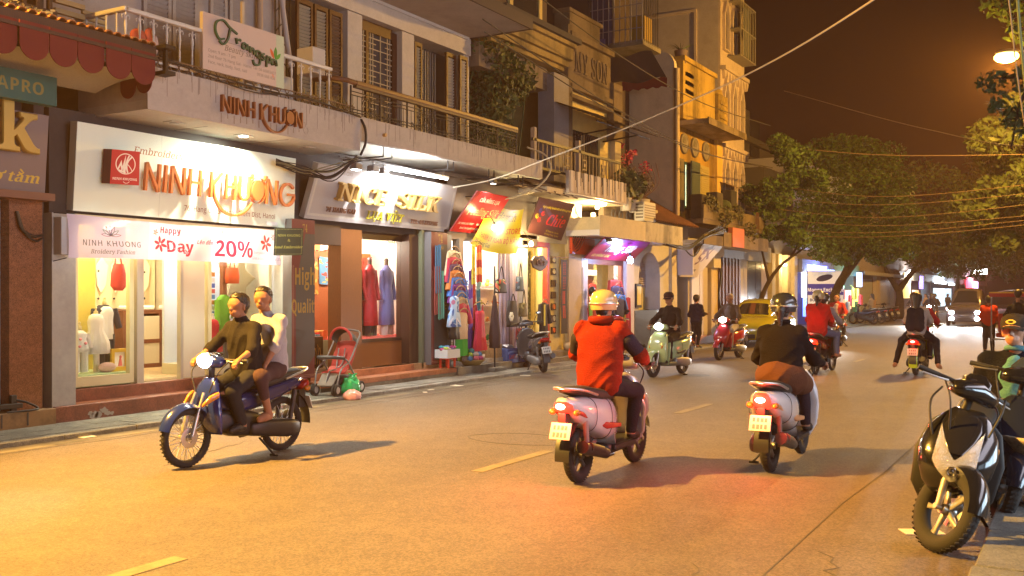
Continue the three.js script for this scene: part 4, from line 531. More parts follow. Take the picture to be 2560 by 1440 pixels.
// spa sign
{const tx=canvasTex(1024,520,(x,w,h)=>{x.fillStyle='#c8b2a6';x.fillRect(0,0,w,h);x.fillStyle='#b8c4a8';x.fillRect(w*.895,0,w*.105,h);x.fillStyle='#6a5a50';x.fillRect(150,218,610,3);vt(x,'Beauty skin care',250,300,74,{font:'serif',skew:.25});x.fillStyle='#7d6d64';vt(x,'Open: 9 am - 7 pm',60,352,40);vt(x,'2nd floor 76 Hang Gai - Hanoi',60,404,40);vt(x,'Face, neck, body, foot, nail',60,456,40);vt(x,'Tel: 04 66863457',610,404,40);vt(x,'0936 668 456',660,456,40);
const leaf=(cx,cy,L,a,c)=>{x.save();x.translate(cx,cy);x.rotate(a);x.fillStyle=c;x.beginPath();x.moveTo(0,0);x.quadraticCurveTo(L*.35,-L*.5,0,-L);x.quadraticCurveTo(-L*.35,-L*.5,0,0);x.fill();x.restore();};leaf(890,250,110,-.5,'#d0582a');leaf(905,255,130,.05,'#3f8a2c');leaf(912,252,100,.75,'#4f9a34');leaf(890,440,50,-.6,'#d88a70');x.strokeStyle='#a99';x.beginPath();x.moveTo(905,250);x.lineTo(890,500);x.stroke();});
const t=thing('spa_sign','pale spa board with green script letters standing on the balcony rail','sign',[-10.5,4.66,-10.27]);
const b=board('sign_face',[[-10.38,5.55,-9.36],[-10.38,5.55,-10.92],[-10.38,4.77,-10.92],[-10.38,4.77,-9.36]],mt([1,1,1],.6,{map:tx}),.06,mt([.62,.55,.45],.5),t);
const S=(p,w=.03)=>{const c=new THREE.CatmullRomCurve3(p.map(([a,b])=>V(a,b,0))).getPoints(p.length*6).map((q)=>[q.x,q.y]);return front(ribbon(c,w,.03),-10.37,0,0);};
const W=[[[.36,5.22],[.27,5.2],[.2,5.3],[.22,5.42],[.34,5.47],[.46,5.4],[.6,5.34]],[[.47,5.38],[.42,5.22],[.34,5.14],[.27,5.17]],[[.58,5.28],[.6,5.2]],[[.59,5.24],[.64,5.27],[.67,5.26]],[[.78,5.22],[.72,5.24],[.7,5.17],[.76,5.17],[.79,5.23],[.8,5.15]],[[.84,5.22],[.85,5.14],[.88,5.2],[.91,5.19],[.93,5.12]],[[1.03,5.18],[.97,5.18],[.97,5.11],[1.03,5.13],[1.04,5.18],[1.03,5.0],[.93,4.98],[.9,5.04]],[[1.13,5.17],[1.08,5.15],[1.13,5.1],[1.08,5.07]],[[1.18,5.16],[1.17,4.99]],[[1.18,5.13],[1.24,5.14],[1.24,5.07],[1.18,5.07]],[[1.34,5.12],[1.28,5.12],[1.29,5.05],[1.34,5.07],[1.36,5.12],[1.38,5.04]]];
for(const w of W){const g=S(w,.026);g.translate(0,.03,-9.36);part('script_letter',g,mt([.015,.09,.05],.5),b);}
part('post',[bx(-10.5,-10.46,4.66,5.9,-10.2,-10.16),cyl([-10.46,4.8,-10.6],[-11.3,5.2,-10.6],.015)],mt([.5,.42,.3],.5),t);}
{const g=[];for(let i=0;i<24;i++){const z=-8.6-i*.17;g.push(cyl([-10.42,4.64,z],[-10.42,4.78,z-.1],.007,.007,5),cyl([-10.42,4.78,z],[-10.42,4.64,z-.1],.007,.007,5));}g.push(cyl([-10.42,4.78,-8.55],[-10.42,4.78,-12.6],.01,.01,6));const t=thing('wire_truss','thin lattice of rusty wire along the canopy top','railing',[-10.42,4.64,-10.5]);part('wire',g,mt([.2,.12,.06],.7),t);
part('cable',[tube([[-10.35,4.75,-8.6],[-10.34,4.7,-9.6],[-10.36,4.68,-10.6],[-10.36,4.7,-11.6],[-10.38,4.64,-12.7]],.014,40,6),tube([[-10.34,4.78,-8.6],[-10.33,4.6,-10.2],[-10.35,4.72,-11.3],[-10.36,4.62,-12.7]],.01,40,6)],M.black,t);}
for(let i=0;i<3;i++){const g=[];for(let k=0;k<60;k++){const q=new THREE.PlaneGeometry(.012,rr(.1,.22));q.rotateX(rr(-1,1));q.rotateY(rr(0,6));q.translate(-10.5+rr(-.08,.08),4.72+rr(0,.1),-11.55-i*.42+rr(-.2,.2));g.push(q);}single('dry_plant',g,mt([.32,.24,.08],.8),['tuft of dry grass at the spa sign end of the canopy top','tuft of dry grass in the middle of the canopy top end','tuft of dry grass at the far right end of the canopy top'][i],'plant');}
single('foam_box',rb(-10.9,-10.55,5.2,5.62,-12.05,-11.75,.02).rotateY(0),mt([.5,.46,.42],.7),'pale box standing behind the white railing','box');
{const t=thing('air_conditioner','white air conditioner unit with a round fan behind the white railing','air conditioner',[-11.2,4.66,-11.5]);part('case',rb(-11.5,-11.1,4.7,5.2,-11.9,-11.1,.02),mt([.45,.43,.4],.5),t);part('fan',[tor(-11.09,4.95,-11.35,.18,.015,'x',20,6),lathe([[0,0],[.17,0]],0,0,0,20).rotateZ(-1.57).translate(-11.095,4.95,-11.35)],mt([.1,.09,.09],.6),t);}
// ---------------------------------------------------------------- upper storey over the silk shop
{
const t=thing('balcony_house','upper storey with white columns, dark lattice door and a wide roof slab','house',[-11.8,4.6,-15.5]);
const C=mt([.6,.57,.54],.7,{map:T.plaster});
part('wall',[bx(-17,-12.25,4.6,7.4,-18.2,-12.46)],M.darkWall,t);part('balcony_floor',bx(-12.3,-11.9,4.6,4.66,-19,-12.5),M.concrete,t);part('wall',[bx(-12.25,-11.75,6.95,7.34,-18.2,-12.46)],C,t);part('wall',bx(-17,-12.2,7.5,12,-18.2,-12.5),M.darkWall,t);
part('column',bx(-12.25,-11.8,4.66,6.95,-14.5,-14.08),C,t);part('column',bx(-12.25,-11.8,4.66,6.95,-16.15,-15.75),C,t);part('column',bx(-12.25,-11.8,4.66,6.95,-18.2,-17.98),C,t);
}
{
const t=scene.children.filter((o)=>o.name==='balcony_house')[0],D=mt([.10,.035,.02],.5,{map:T.wood}),X=-11.95;
// lattice door
const d=part('lattice_door',[bx(X-.04,X+.02,4.66,6.9,-14.6,-14.5),bx(X-.04,X+.02,4.66,6.9,-15.75,-15.6),bx(X-.04,X+.02,6.75,6.95,-15.6,-14.6),bx(X-.04,X+.02,4.66,4.8,-15.6,-14.6),bx(X-.04,X+.02,4.8,6.75,-14.86,-14.78)],D,t);
part('pane',bx(X-.035,X-.03,4.8,6.75,-15.6,-14.6),mt([.05,.06,.08],.1),d);
{const g=[];for(const z of[-14.64,-14.72,-14.92,-15.0,-15.24,-15.46,-15.54])g.push(bx(X-.01,X+.008,4.8,6.75,z-.009,z+.009));for(let i=0;i<19;i++){const y=4.86+i*.105;g.push(bx(X-.01,X+.006,y,y+.018,-14.78,-14.6));if(i % 2)g.push(bx(X-.01,X+.006,y,y+.018,-15.6,-14.86));else g.push(bx(X-.01,X+.006,y,y+.018,-15.1,-14.86),bx(X-.01,X+.006,y,y+.018,-15.6,-15.38));}part('lattice',g,mt([.38,.33,.25],.6),d);}
const leaf=(z0,z1,m,lab,x=-11.86,n=2)=>{const s=part('shutter',[bx(x,x+.05,4.66,6.85,z0-.05,z0),bx(x,x+.05,4.66,6.85,z1,z1+.05),bx(x,x+.05,5.55,5.63,z1+.05,z0-.05),bx(x,x+.05,6.77,6.85,z1+.05,z0-.05),bx(x,x+.05,4.66,4.76,z1+.05,z0-.05)],D,t,lab);for(let i=0;i<32;i++){const y=4.8+i*.062;if(y>5.52&&y<5.65)continue;const g=bx(-.004,.004,-.026,.026,z1+.05,z0-.05);g.rotateZ(-.7);g.translate(x+.025,y,0);part('slat',g,m,s);}};
const pale=mt([.42,.38,.32],.7),mid=mt([.3,.28,.22],.7);
leaf(-12.75,-13.15,mid,'dark framed louvred shutter');leaf(-13.2,-13.55,mid);leaf(-13.6,-13.95,mt([.1,.06,.04],.7));
leaf(-16.2,-16.45,mid);leaf(-17.25,-17.6,pale,'open louvred shutter with pale slats',-11.8);leaf(-17.62,-17.92,pale,'open louvred shutter with pale slats',-11.7);
{const g=[];for(let i=0;i<8;i++)g.push(cyl([-11.98,4.66,-16.52-i*.09],[-11.98,6.8,-16.52-i*.09],.01,.01,6));part('window_bar',g,M.steelDull,t);}
part('roof_slab',[bx(-12.4,-10.2,7.34,7.5,-18.15,-11.2)],mt([.46,.42,.41],.8,{map:T.plaster}),t);part('roof_edge',[bx(-10.2,-10.17,7.32,7.56,-18.18,-11.2),bx(-12.4,-10.2,7.32,7.56,-18.18,-18.15)],mt([.06,.045,.04],.8),t);part('soffit_trim',bx(-11.78,-11.72,7.28,7.34,-18.1,-12.5),M.whiteIron,t);
part('soffit_lamp',[lathe([[0,0],[.16,0],[.16,.06],[.1,.07]],-10.9,7.27,-14.9,18)],mt([.2,.12,.09],.5),t);
for(const[z,x]of[[-18.0,-11.95],[-17.0,-11.95]])void 0;
}
{const t=thing('iron_balcony','long balcony railing of black ironwork under a brown wooden rail','railing',[-10.4,4.64,-15]);
part('hand_rail',[rb(-10.46,-10.36,5.14,5.22,-17.9,-12.6,.02),tube([[-10.41,5.18,-12.62],[-10.43,5.19,-12.35],[-10.6,5.2,-12.2],[-10.9,5.2,-12.15]],.045,14,8)],M.railWood,t);part('rail_cap',bx(-10.45,-10.37,5.1,5.14,-17.9,-12.6),mt([.08,.05,.03],.6),t);
for(const y of[5.03,4.97,4.74,4.69])part('cross_bar',cyl([-10.41,y,-17.9],[-10.41,y,-12.5],.009,.009,6),M.blackIron,t);
for(let i=0;i<8;i++)part('post',cyl([-10.41,4.64,-12.5-i*.77],[-10.41,5.12,-12.5-i*.77],.016,.016,8),M.blackIron,t);
const scroll=(z,y,r,s)=>tube(Array.from({length:14},(_,i)=>{const a=i*.55,q=r*(1-i/16);return[-10.41,y+q*Math.sin(a)*s,z+q*Math.cos(a)];}),.008,24,5);
for(const z of[-12.9,-14.45,-14.75,-16.3,-16.55,-17.7])part('scroll',[scroll(z,4.86,.1,1),scroll(z-.16,4.86,.1,-1),scroll(z-.08,4.95,.06,1),scroll(z-.08,4.76,.06,-1)],M.blackIron,t);
for(let i=0;i<9;i++)part('scroll',[scroll(-13.2-i*.5,4.72,.05,1),scroll(-13.3-i*.5,4.72,.05,-1)],M.blackIron,t);
part('bar',Array.from({length:46},(_,i)=>cyl([-10.41,4.64,-12.55-i*.115],[-10.41,4.98,-12.55-i*.115],.005,.005,5)),M.blackIron,t);}
// ================================================================ the narrow goods shop (70B) and the ethnic handicraft shop beside it
const ptLight=(x,y,z,c,I,r=3)=>{const l=new THREE.PointLight(0xffffff,I);l.color.setRGB(...c);l.position.set(x,y,z);l.castShadow=true;l.shadow.radius=r;scene.add(l);return l;};
function bulb(at,c,I,label,wire,k=26,r=.055){const t=thing('light_bulb',label,'light bulb',at);mesh('bulb',[lathe([[0,-r],[r*.75,-r*.7],[r,0],[r*.7,r*.8],[r*.35,r*1.3]],0,0,0,14)],glow(c,k),t);mesh('socket',cyl([0,r*1.2,0],[0,r*2.4,0],r*.38,r*.38,8),M.black,t);if(wire)mesh('cord',tube([[0,r*2.2,0],[wire[0]*.5,wire[1]*.6,wire[2]*.5],wire],.008,8,5),M.black,t);const l=new THREE.PointLight(0xffffff,I);l.color.setRGB(...c);l.castShadow=true;l.shadow.radius=2;t.add(l);return t;}
function hanger(t,x,y,z,w=.2,m=M.paleWood,turn=0){const g=[tube([[0,0,-w],[0,.06,-w*.5],[0,.075,0],[0,.06,w*.5],[0,0,w]],.012,14,5),tube([[0,.075,0],[0,.12,0],[0,.15,.025],[0,.17,0]],.005,8,4)];g.forEach((q)=>{q.rotateY(turn);q.translate(x,y,z);});return part('hanger',g,m,t);}
// a garment on a hanger: shoulders at y, hem at y - h, opening towards the street
function garment(x,y,z,h,w0,w1,o={}){const rows=[[0,w0*.35,.03],[-.03,w0*.85,.05],[-.08,w0,.06],[-.3,w0*.82,.06],[-h*.6,(w0+w1)/2*.95,.065],[-h,w1,.07]];const g=[loft(rows.map(([dy,w,d],i)=>ringY(x,y+dy,z,d,w,{n:30,fold:i<3?.02:.07*(o.fold??1),k:7,ph:o.ph??0})),true)];if(o.sleeve)for(const s of[-1,1])g.push(cyl([x,y-.05,z+s*w0*.9],[x+.03,y-o.sleeve,z+s*(w0+.1)],.055,.06,10));return g;}
const goods=thing('goods_shop','narrow open fronted shop of scarves, bags and toys on a concrete step','shop',[-11.2,0,-18.2]);
{
const t=goods;
part('wall',[bx(-14.6,-14.5,0,4.1,-20.6,-16.5),bx(-14.5,-11.3,.2,4.1,-16.62,-16.5),bx(-14.5,-12.2,.2,4.1,-20.65,-20.55)],mt([.78,.74,.72],.8,{map:T.plaster}),t);part('floor',bx(-14.5,-11.1,.2,.31,-20.5,-16.6),mt([.42,.38,.34],.5,{map:T.stone}),t);part('ceiling',bx(-14.5,-11.3,3.0,3.08,-20.5,-16.6),M.white,t);part('lintel',bx(-11.7,-11.3,2.84,4.2,-20.4,-16.5),mt([.2,.15,.11],.8,{map:T.plaster}),t);
part('frame_post',bx(-11.45,-11.2,.2,2.9,-16.62,-16.44),mt([.1,.1,.105],.5),t);part('frame_post',bx(-11.42,-11.25,.2,2.85,-17.15,-16.98),mt([.18,.14,.1],.7),t);
part('step',rb(-11.6,-10.93,.03,.225,-18.62,-16.46,.015),M.concrete,t);part('step',rb(-11.6,-11.22,.2,.31,-19.9,-17.2,.01),M.concrete,t);part('step',rb(-11.7,-10.98,.03,.165,-22.4,-18.65,.012),M.concrete,t);part('step',rb(-11.8,-11.22,.15,.3,-22.4,-19.9,.012),M.concrete,t);
const S=mt([.62,.5,.36],.5);
for(const y of[.62,1.05,1.45,1.88])part('wall_shelf',bx(-12.35,-12.0,y-.03,y,-20.3,-18.3),S,t);
part('back_panel',bx(-12.42,-12.38,.3,3,-20.4,-18.2),mt([.82,.78,.78],.6),t);
const lc=part('curtain',sheet((u,v)=>[-11.42+.035*Math.sin(u*30),2.75-2.42*v,-18.85-u*.85],40,4),mt([.52,.42,.55],.5,{map:T.cloth,sheen:1}),t,'lilac satin curtain');
part('curtain_pole',cyl([-11.36,.3,-19.2],[-11.36,2.8,-19.2],.01),M.black,t);
part('white_wall',bx(-11.5,-11.3,.31,2.95,-19.95,-19.72),mt([.6,.57,.55],.7,{map:T.plaster}),t);
const tl=part('ceiling_lamp',bx(-12.2,-11.8,2.96,3.0,-17.6,-16.8),mt([.7,.7,.7],.5),t);part('lamp_tube',cyl([-12,2.93,-17.5],[-12,2.93,-16.9],.02),glow([1,.97,.9],40),tl);ptLight(-12,2.86,-17.2,[1,.95,.85],10);ptLight(-11.85,2.8,-18.7,[1,.96,.92],9);part('ceiling_lamp',lathe([[0,0],[.08,0],[.1,.05]],-11.85,2.9,-18.7,14),glow([1,.96,.9],20),t);
}
{
const C=[[.05,.3,.1],[.6,.2,.05],[.1,.2,.5],[.7,.6,.1],[.55,.05,.05],[.4,.3,.2],[.7,.65,.6],[.3,.05,.3]];const R=['second lowest','middle','top','lowest'];
[1.05,1.45,1.88,.62].forEach((y,j)=>{for(let i=0;i<5;i++){const z=-18.6-i*.3,h=.07+.05*((i*7+j*3)% 4)/3;const o=single('toy_figure',[sph(-12.14,y+h*.45,z,h*.5,.9,.95,.9,10),sph(-12.12,y+h*1.05,z,h*.34,1,1,1,10),cyl([-12.1,y+h*.5,z+h*.4],[-12.04,y+h*.3,z+h*.6],h*.13,h*.1,6),cyl([-12.1,y+h*.5,z-h*.4],[-12.04,y+h*.3,z-h*.6],h*.13,h*.1,6)],mt(C[(i*3+j*5)% 8],.5),['dark green','orange','blue','yellow','red','brown','white','violet'][(i*3+j*5)% 8]+' toy figure standing on the '+R[j]+' goods shelf','toy','toy figures on the '+R[j]+' goods shelf');}});
}
{
const cols=[[[.72,.55,.32],'cream jacket at the top of the hanging cascade'],[[.5,.02,.06],'crimson jacket, second from the top of the cascade'],[[.09,.03,.1],'dark plum jacket, third in the cascade'],[[.65,.2,.04],'orange jacket, fourth in the cascade'],[[.05,.18,.55],'blue print jacket, fifth in the cascade'],[[.16,.02,.2],'purple jacket, sixth in the cascade'],[[.02,.14,.45],'royal blue jacket, seventh in the cascade'],[[.45,.33,.2],'tan print jacket, eighth in the cascade'],[[.55,.02,.08],'pink red jacket, ninth in the cascade'],[[.62,.42,.25],'peach blouse at the bottom of the cascade']];
cols.forEach(([c,l],i)=>{const y=2.6-i*.135-(i>8?.05:0),t=thing('hanging_jacket',l,'jacket',[-11.2,y,-16.7]);part('cloth',garment(-11.2+i*.025,y,-16.66+(i % 2)*.02,i===9?.55:.5,.215,.2,{sleeve:i===9?0:.42+.12*(i<2),ph:i}),mt(c,.7,{map:T.cloth}),t);hanger(t,-11.15+i*.025,y-.005,-16.66,.17);});
let t=thing('hanging_dress','bright green long top hanging below the cascade','dress',[-11.02,1.35,-16.72]);part('cloth',garment(-11.02,1.36,-16.7,.92,.2,.24,{fold:1.4}),mt([.012,.42,.05],.6,{map:T.cloth}),t);hanger(t,-10.97,1.37,-16.7,.16);
t=thing('hanging_shawl','pale blue flowered shawl with black fringe on a stand','shawl',[-10.98,.23,-16.4]);const fl=pat('#a9c0d8',['#4a78b0','#b06a8a','#d8d8e8','#3a5a9a']);part('cloth',garment(-10.98,1.66,-16.4,.62,.15,.25,{fold:1.2}),mt([1,1,1],.7,{map:fl}),t);part('fringe',garment(-10.98,1.17,-16.4,.38,.2,.17,{fold:2}),M.black,t);part('stand',[cyl([-10.98,.25,-16.4],[-10.98,1.62,-16.4],.012),lathe([[0,.012],[.15,.01],[.16,0]],-10.98,.235,-16.4,18)],M.steel,t);
for(const[z,y0,c,l]of[[-16.02,1.72,[.02,.12,.22],'long teal and brown scarf hanging at the shop frame'],[-15.98,1.3,[.25,.04,.03],'dark red scarf hanging beside the teal scarf'],[-16.12,1.2,[.08,.3,.2],'sea green scarf hanging below the teal scarf']]){const a=scarf(-11.14,y0,y0+.95,z+.07,z-.14,mt(c,.6,{map:T.cloth}),l,.025,16);}
const striped=(cols2)=>canvasTex(64,256,(x)=>{const n=cols2.length;cols2.forEach((c,i)=>{x.fillStyle=c;x.fillRect(0,i*256/n,64,256/n+1);});});
scarf(-11.0,1.0,2.2,-16.95,-17.12,mt([1,1,1],.6,{map:striped(['#6a3aa0','#a58ab0','#6a3aa0','#a890a8','#6a3aa0','#7a52b0'])}),'purple scarf with grey bands, left of the hanging scarves',.02,18);scarf(-11.02,.95,2.15,-17.12,-17.26,mt([1,1,1],.6,{map:striped(['#c02a18','#d8502a','#b02018','#d0604a','#b02018'])}),'red scarf hanging between purple and teal scarves',.02,18);scarf(-11.0,.95,2.2,-17.26,-17.42,mt([1,1,1],.6,{map:striped(['#12808a','#9ac0b8','#0f7080','#0f6a78','#8ab8b0','#0f7080'])}),'teal scarf with pale bands, right of the red scarf',.02,18);
scarf(-10.96,1.9,2.72,-17.0,-17.16,mt([1,1,1],.6,{map:pat('#d8c030',['#e8dc80','#b09020','#d07030'])}),'yellow flowered kerchief at the top of the scarves',.02,12);scarf(-10.96,1.95,2.72,-17.18,-17.38,mt([1,1,1],.6,{map:striped(['#c84a1a','#d88030','#b02a18','#e0a040','#c03a18'])}),'orange striped kerchief right of the yellow one',.025,14);t=thing('wooden_hanger','wooden hanger carrying the scarves at the goods shop front','hanger',[-10.97,2.74,-17.2]);hanger(t,-10.97,2.74,-17.2,.24);
t=thing('hanging_dress','crimson sleeveless dress on a wooden hanger','dress',[-10.95,1.5,-17.3]);part('cloth',[loft([[1.35,.12],[1.28,.16],[1.1,.15],[.8,.2],[.52,.25]].map(([y,w],i)=>ringY(-10.95,y,-17.3,.07,w,{n:32,fold:.03+i*.02,k:8})),true),tube([[-10.95,1.33,-17.2],[-10.95,1.47,-17.17]],.012,4,5),tube([[-10.95,1.33,-17.4],[-10.95,1.47,-17.43]],.012,4,5)],mt([.6,.015,.06],.6,{map:T.cloth}),t);hanger(t,-10.95,1.46,-17.3,.23);
t=thing('hanging_dress','purple dress hanging just behind the crimson dress','dress',[-11.08,1.5,-17.3]);part('cloth',garment(-11.08,1.48,-17.3,.98,.22,.28,{fold:1.2,ph:2}),mt([.12,.02,.25],.6,{map:T.cloth}),t);
t=thing('folded_parasol','dark folded parasol on a black stand','parasol',[-10.92,.06,-17.85]);part('cloth',loft([[.55,.11],[.8,.12],[1.3,.07],[1.65,.03],[1.7,.01]].map(([y,w])=>ringY(-10.92,y,-17.85,w,w,{n:24,fold:.15,k:6}))),mt([.045,.02,.02],.8,{map:T.cloth}),t);part('pole',cyl([-10.92,.1,-17.85],[-10.92,2.3,-17.85],.018),M.black,t);part('base',rb(-11.1,-10.76,.062,.14,-18.1,-17.6,.02),M.concrete,t);
t=thing('yarn_basket','round wicker basket heaped with pompoms on the concrete step','basket',[-11.05,.225,-17.1]);part('basket',[lathe([[0,.005],[.2,.005],[.3,.1],[.31,.12],[.28,.1],[0,.06]],-11.05,.225,-17.1,26)],mt([.42,.28,.09],.8,{map:T.cloth,bumpMap:T.pebble,bumpScale:.01}),t);
const yc=[[.35,.04,.12],[.5,.1,.12],[.05,.15,.3],[.4,.3,.25],[.3,.4,.05],[.45,.05,.2],[.1,.05,.12],[.55,.35,.3],[.02,.25,.3]];const yn=['maroon','red','navy','beige','lime green','pink','plum','cream','teal'];let n=0;for(let k=0;k<3;k++)for(let i=0;i<[13,9,5][k];i++){const a=i/[13,9,5][k]*6.283+k,r=[.27,.2,.1][k];const o=single('pompom',sph(0,0,0,.065+.012*((i*3)% 3),1,.9,1,9).translate(-11.05+Math.cos(a)*r*.9,.37+k*.075,-17.1+Math.sin(a)*r),mt(yc[n % 9],.95,{bumpMap:T.pebble,bumpScale:.02}),yn[n++% 9]+' woolly pompom in the '+['lowest','middle','uppermost'][k]+' ring of the basket heap','pompom','pompoms in the wicker basket');}
t=thing('plastic_crate','white plastic box of small goods on the red stool','box',[-11.0,.42,-16.2]);part('box',[bx(-11.18,-10.86,.43,.45,-16.42,-15.98),bx(-11.18,-11.165,.45,.6,-16.42,-15.98),bx(-10.875,-10.86,.45,.6,-16.42,-15.98),bx(-11.165,-10.875,.45,.6,-16.42,-16.405),bx(-11.165,-10.875,.45,.6,-15.995,-15.98)],mt([.6,.6,.58],.5),t);for(let i=0;i<9;i++)single('small_bag',sph(0,0,0,.055,1,.6,1.3,9).rotateY(i).translate(-11.02+.07*Math.sin(i*2.4),.6+.02*(i % 3),-16.03-i*.042),mt(yc[(i*4)% 9],.7),yn[(i*4)% 9]+' purse heaped in the white plastic box','purse','purses in the white box');
t=thing('red_stool','small red plastic stool under the white box','stool',[-11.0,.23,-16.2]);part('seat',rb(-11.13,-10.9,.4,.425,-16.33,-16.07,.01),mt([.6,.04,.02],.4),t);for(const[a,b]of[[-11.11,-16.31],[-11.11,-16.09],[-10.92,-16.31],[-10.92,-16.09]])part('leg',bx(a-.015,a+.015,.23,.4,b-.02,b+.02),mt([.6,.04,.02],.4),t);
single('cardboard_box',rb(-11.35,-11.1,.31,.6,-18.45,-18.15,.005),mt([.42,.27,.14],.85,{map:T.stone}),'plain cardboard box behind the folded parasol','box');
const lav=(col)=>canvasTex(256,160,(x,w,h)=>{x.fillStyle=col;x.fillRect(0,0,w,h);x.fillStyle='#7f9fe0';x.beginPath();x.moveTo(0,60);x.quadraticCurveTo(120,10,256,50);x.lineTo(256,20);x.quadraticCurveTo(120,-10,0,30);x.fill();x.fillStyle='#c8401c';vt(x,'LaVie',24,110,74,{bold:true,skew:.1});});
const pack=(nm,x0,x1,y0,y1,z0,z1,label)=>{const o=thing(nm,label,'water pack',[(x0+x1)/2,y0,(z0+z1)/2]);board('print',[[x1,y1-.03,z0],[x1,y1-.05,z1],[x1+.015,y0+.01,z1],[x1+.015,y0+.01,z0]],mt([1,1,1],.3,{map:lav('#2a4fa8')}),.02,mt([.08,.16,.45],.3),o);part('wrap',[rb(x0,x1-.02,y0,y1,z1,z0,.03)],mt([.1,.18,.5],.3),o);part('torn_film',sheet((u,v)=>[x1-.02-.25*v,y1+.05*Math.sin(u*5+v*2)+.03,z0+(z1-z0)*u],8,4),mt([.7,.7,.72],.4),o);};
pack('water_pack',-11.35,-10.98,.17,.5,-18.5,-18.98,'large blue shrink wrapped pack of water bottles with red print');pack('water_pack',-11.1,-10.88,.165,.42,-19.1,-19.35,'smaller blue water pack beside the parked grey scooter');
}
function handbag(at,w,h,c,label,o={}){const[x,y,z]=at,t=thing('hanging_bag',label,'bag',at);part('bag_body',loft([[0,w*.95],[.12,w],[.7,w*.85],[1,w*.7]].map(([f,q])=>ringY(x,y-h+f*h,z,.07,q,{n:24,p:.7}))),o.map?mt([1,1,1],.6,{map:o.map}):mt(c,.7,{map:T.cloth}),t);part('handle',[tube([[x+.03,y-.02,z+w*.5],[x+.03,y+o.hh,z],[x+.03,y-.02,z-w*.5]],.013,16,6)],M.black,t);return t;}
{const floral=pat('#1a1412',['#b83a30','#d8c8a8','#8a9a5a','#d06a50','#e0d8c0'],90),pat2=pat('#4a5560',['#a04a3a','#7a8a90','#2a3a40','#b0a080'],60),pat3=pat('#5a5236',['#2a2818','#8a8258','#3a3a22'],70);
handbag([-11.05,2.02,-18.3],.24,.3,null,'black handbag embroidered with red and cream flowers',{map:floral,hh:.28});
let t=handbag([-11.05,1.55,-18.8],.2,.58,[.03,.026,.025],'black slouchy bag with a white lotus flower',{hh:.15});part('flower',[0,1,2,3,4,5].map((i)=>{const a=i*1.05;return sph(-10.96,1.2+.06*Math.sin(a),-18.62+.06*Math.cos(a),.05,.4,1,.7);}),mt([.7,.68,.55],.6),t);
handbag([-11.2,2.1,-19.4],.13,.34,null,'grey tote with red flower print, uppermost of three hanging totes',{map:pat2,hh:.3});handbag([-11.2,1.5,-19.55],.13,.32,null,'olive patterned tote, middle of three hanging totes',{map:pat3,hh:.3});handbag([-11.15,.92,-19.3],.11,.32,[.3,.02,.03],'dark red tote, lowest of three hanging totes',{hh:.28});}
// red sign and yellow banner
{const tx=canvasTex(768,460,(x,w,h)=>{x.fillStyle='#c2161a';x.fillRect(0,0,w,h);x.fillStyle='#f0d8c0';vt(x,'CỬA HÀNG LỤA',390,110,62,{align:'center',bold:true});x.fillStyle='#e0a060';vt(x,'Feeling Silk',400,260,118,{align:'center',font:'serif',skew:.3});x.fillStyle='#f0d8c0';vt(x,'70C HANG GAI STREET',40,370,30,{bold:true,skew:.2});vt(x,'MOBILE: 090 471 5708',420,370,30,{bold:true,skew:.2});vt(x,'Email: feelingsilk_hanoi@yahoo.com',130,420,30,{bold:true,skew:.2});});
const t=thing('red_shop_sign','bright red slanted sign for a silk shop with white print','sign',[-11,3.4,-17.3]);board('sign_face',[[-10.62,3.78,-16.7],[-10.62,3.76,-18.0],[-11.22,2.99,-18.0],[-11.22,2.98,-16.6]],mt([1,1,1],.22,{map:tx,clearcoat:.6,clearcoatRoughness:.15}),.03,mt([.2,.02,.02],.5),t);part('bracket',cyl([-11.4,3.75,-17.3],[-10.64,3.75,-17.3],.015),M.blackIron,t);
const f=part('flood_lamp',rb(-10.5,-10.4,3.95,4.05,-17.1,-16.95,.02),M.black,t);part('lens',bx(-10.48,-10.42,3.943,3.948,-17.08,-16.97),glow([1,.9,.75],20),f);const l=new THREE.SpotLight(0xffffff,9,0,.8,.7,2);l.color.setRGB(1,.9,.78);l.position.set(-10.43,3.9,-17.0);l.target.position.set(-11,3.3,-17.15);l.castShadow=true;scene.add(l,l.target);
const ty=canvasTex(768,460,(x,w,h)=>{x.fillStyle='#c9b81a';x.fillRect(0,0,w,h);x.fillStyle='#2a2a20';vt(x,'Silk Hannah',300,120,110,{font:'serif',skew:.3,align:'center',bold:false,sx:1.1});x.fillStyle='#b8301c';vt(x,'SILK STORE',560,255,80,{bold:true,align:'center'});vt(x,'THANH LÝ TOÀN BỘ HÀNG',420,355,74,{bold:true,align:'center',sx:.8});x.fillStyle='#4a4a20';vt(x,'70b Hang Gai',20,420,60,{font:'serif',bold:true,sx:.8});});
const b=thing('yellow_banner','yellow plastic banner with red print below the red sign','banner',[-11.1,3.1,-18.4]);part('banner_cloth',sheet((u,v)=>[-10.95-.25*v+.06*Math.sin(u*5+v*3),3.62-.08*Math.sin(u*3.1)-(.86+.14*u)*v,-17.3-u*(1.95-.1*v)-.35*(1-v)*(1-u)],24,12),mt([.75,.75,.75],.35,{map:ty}),b);part('cord',cyl([-10.95,3.62,-19.2],[-11.2,3.7,-19.7],.006),M.black,b);}
bulb([-10.72,3.08,-17.5],[1,.72,.32],2.2,'bare glowing bulb hanging before the yellow banner',[-.3,.6,.1],34);
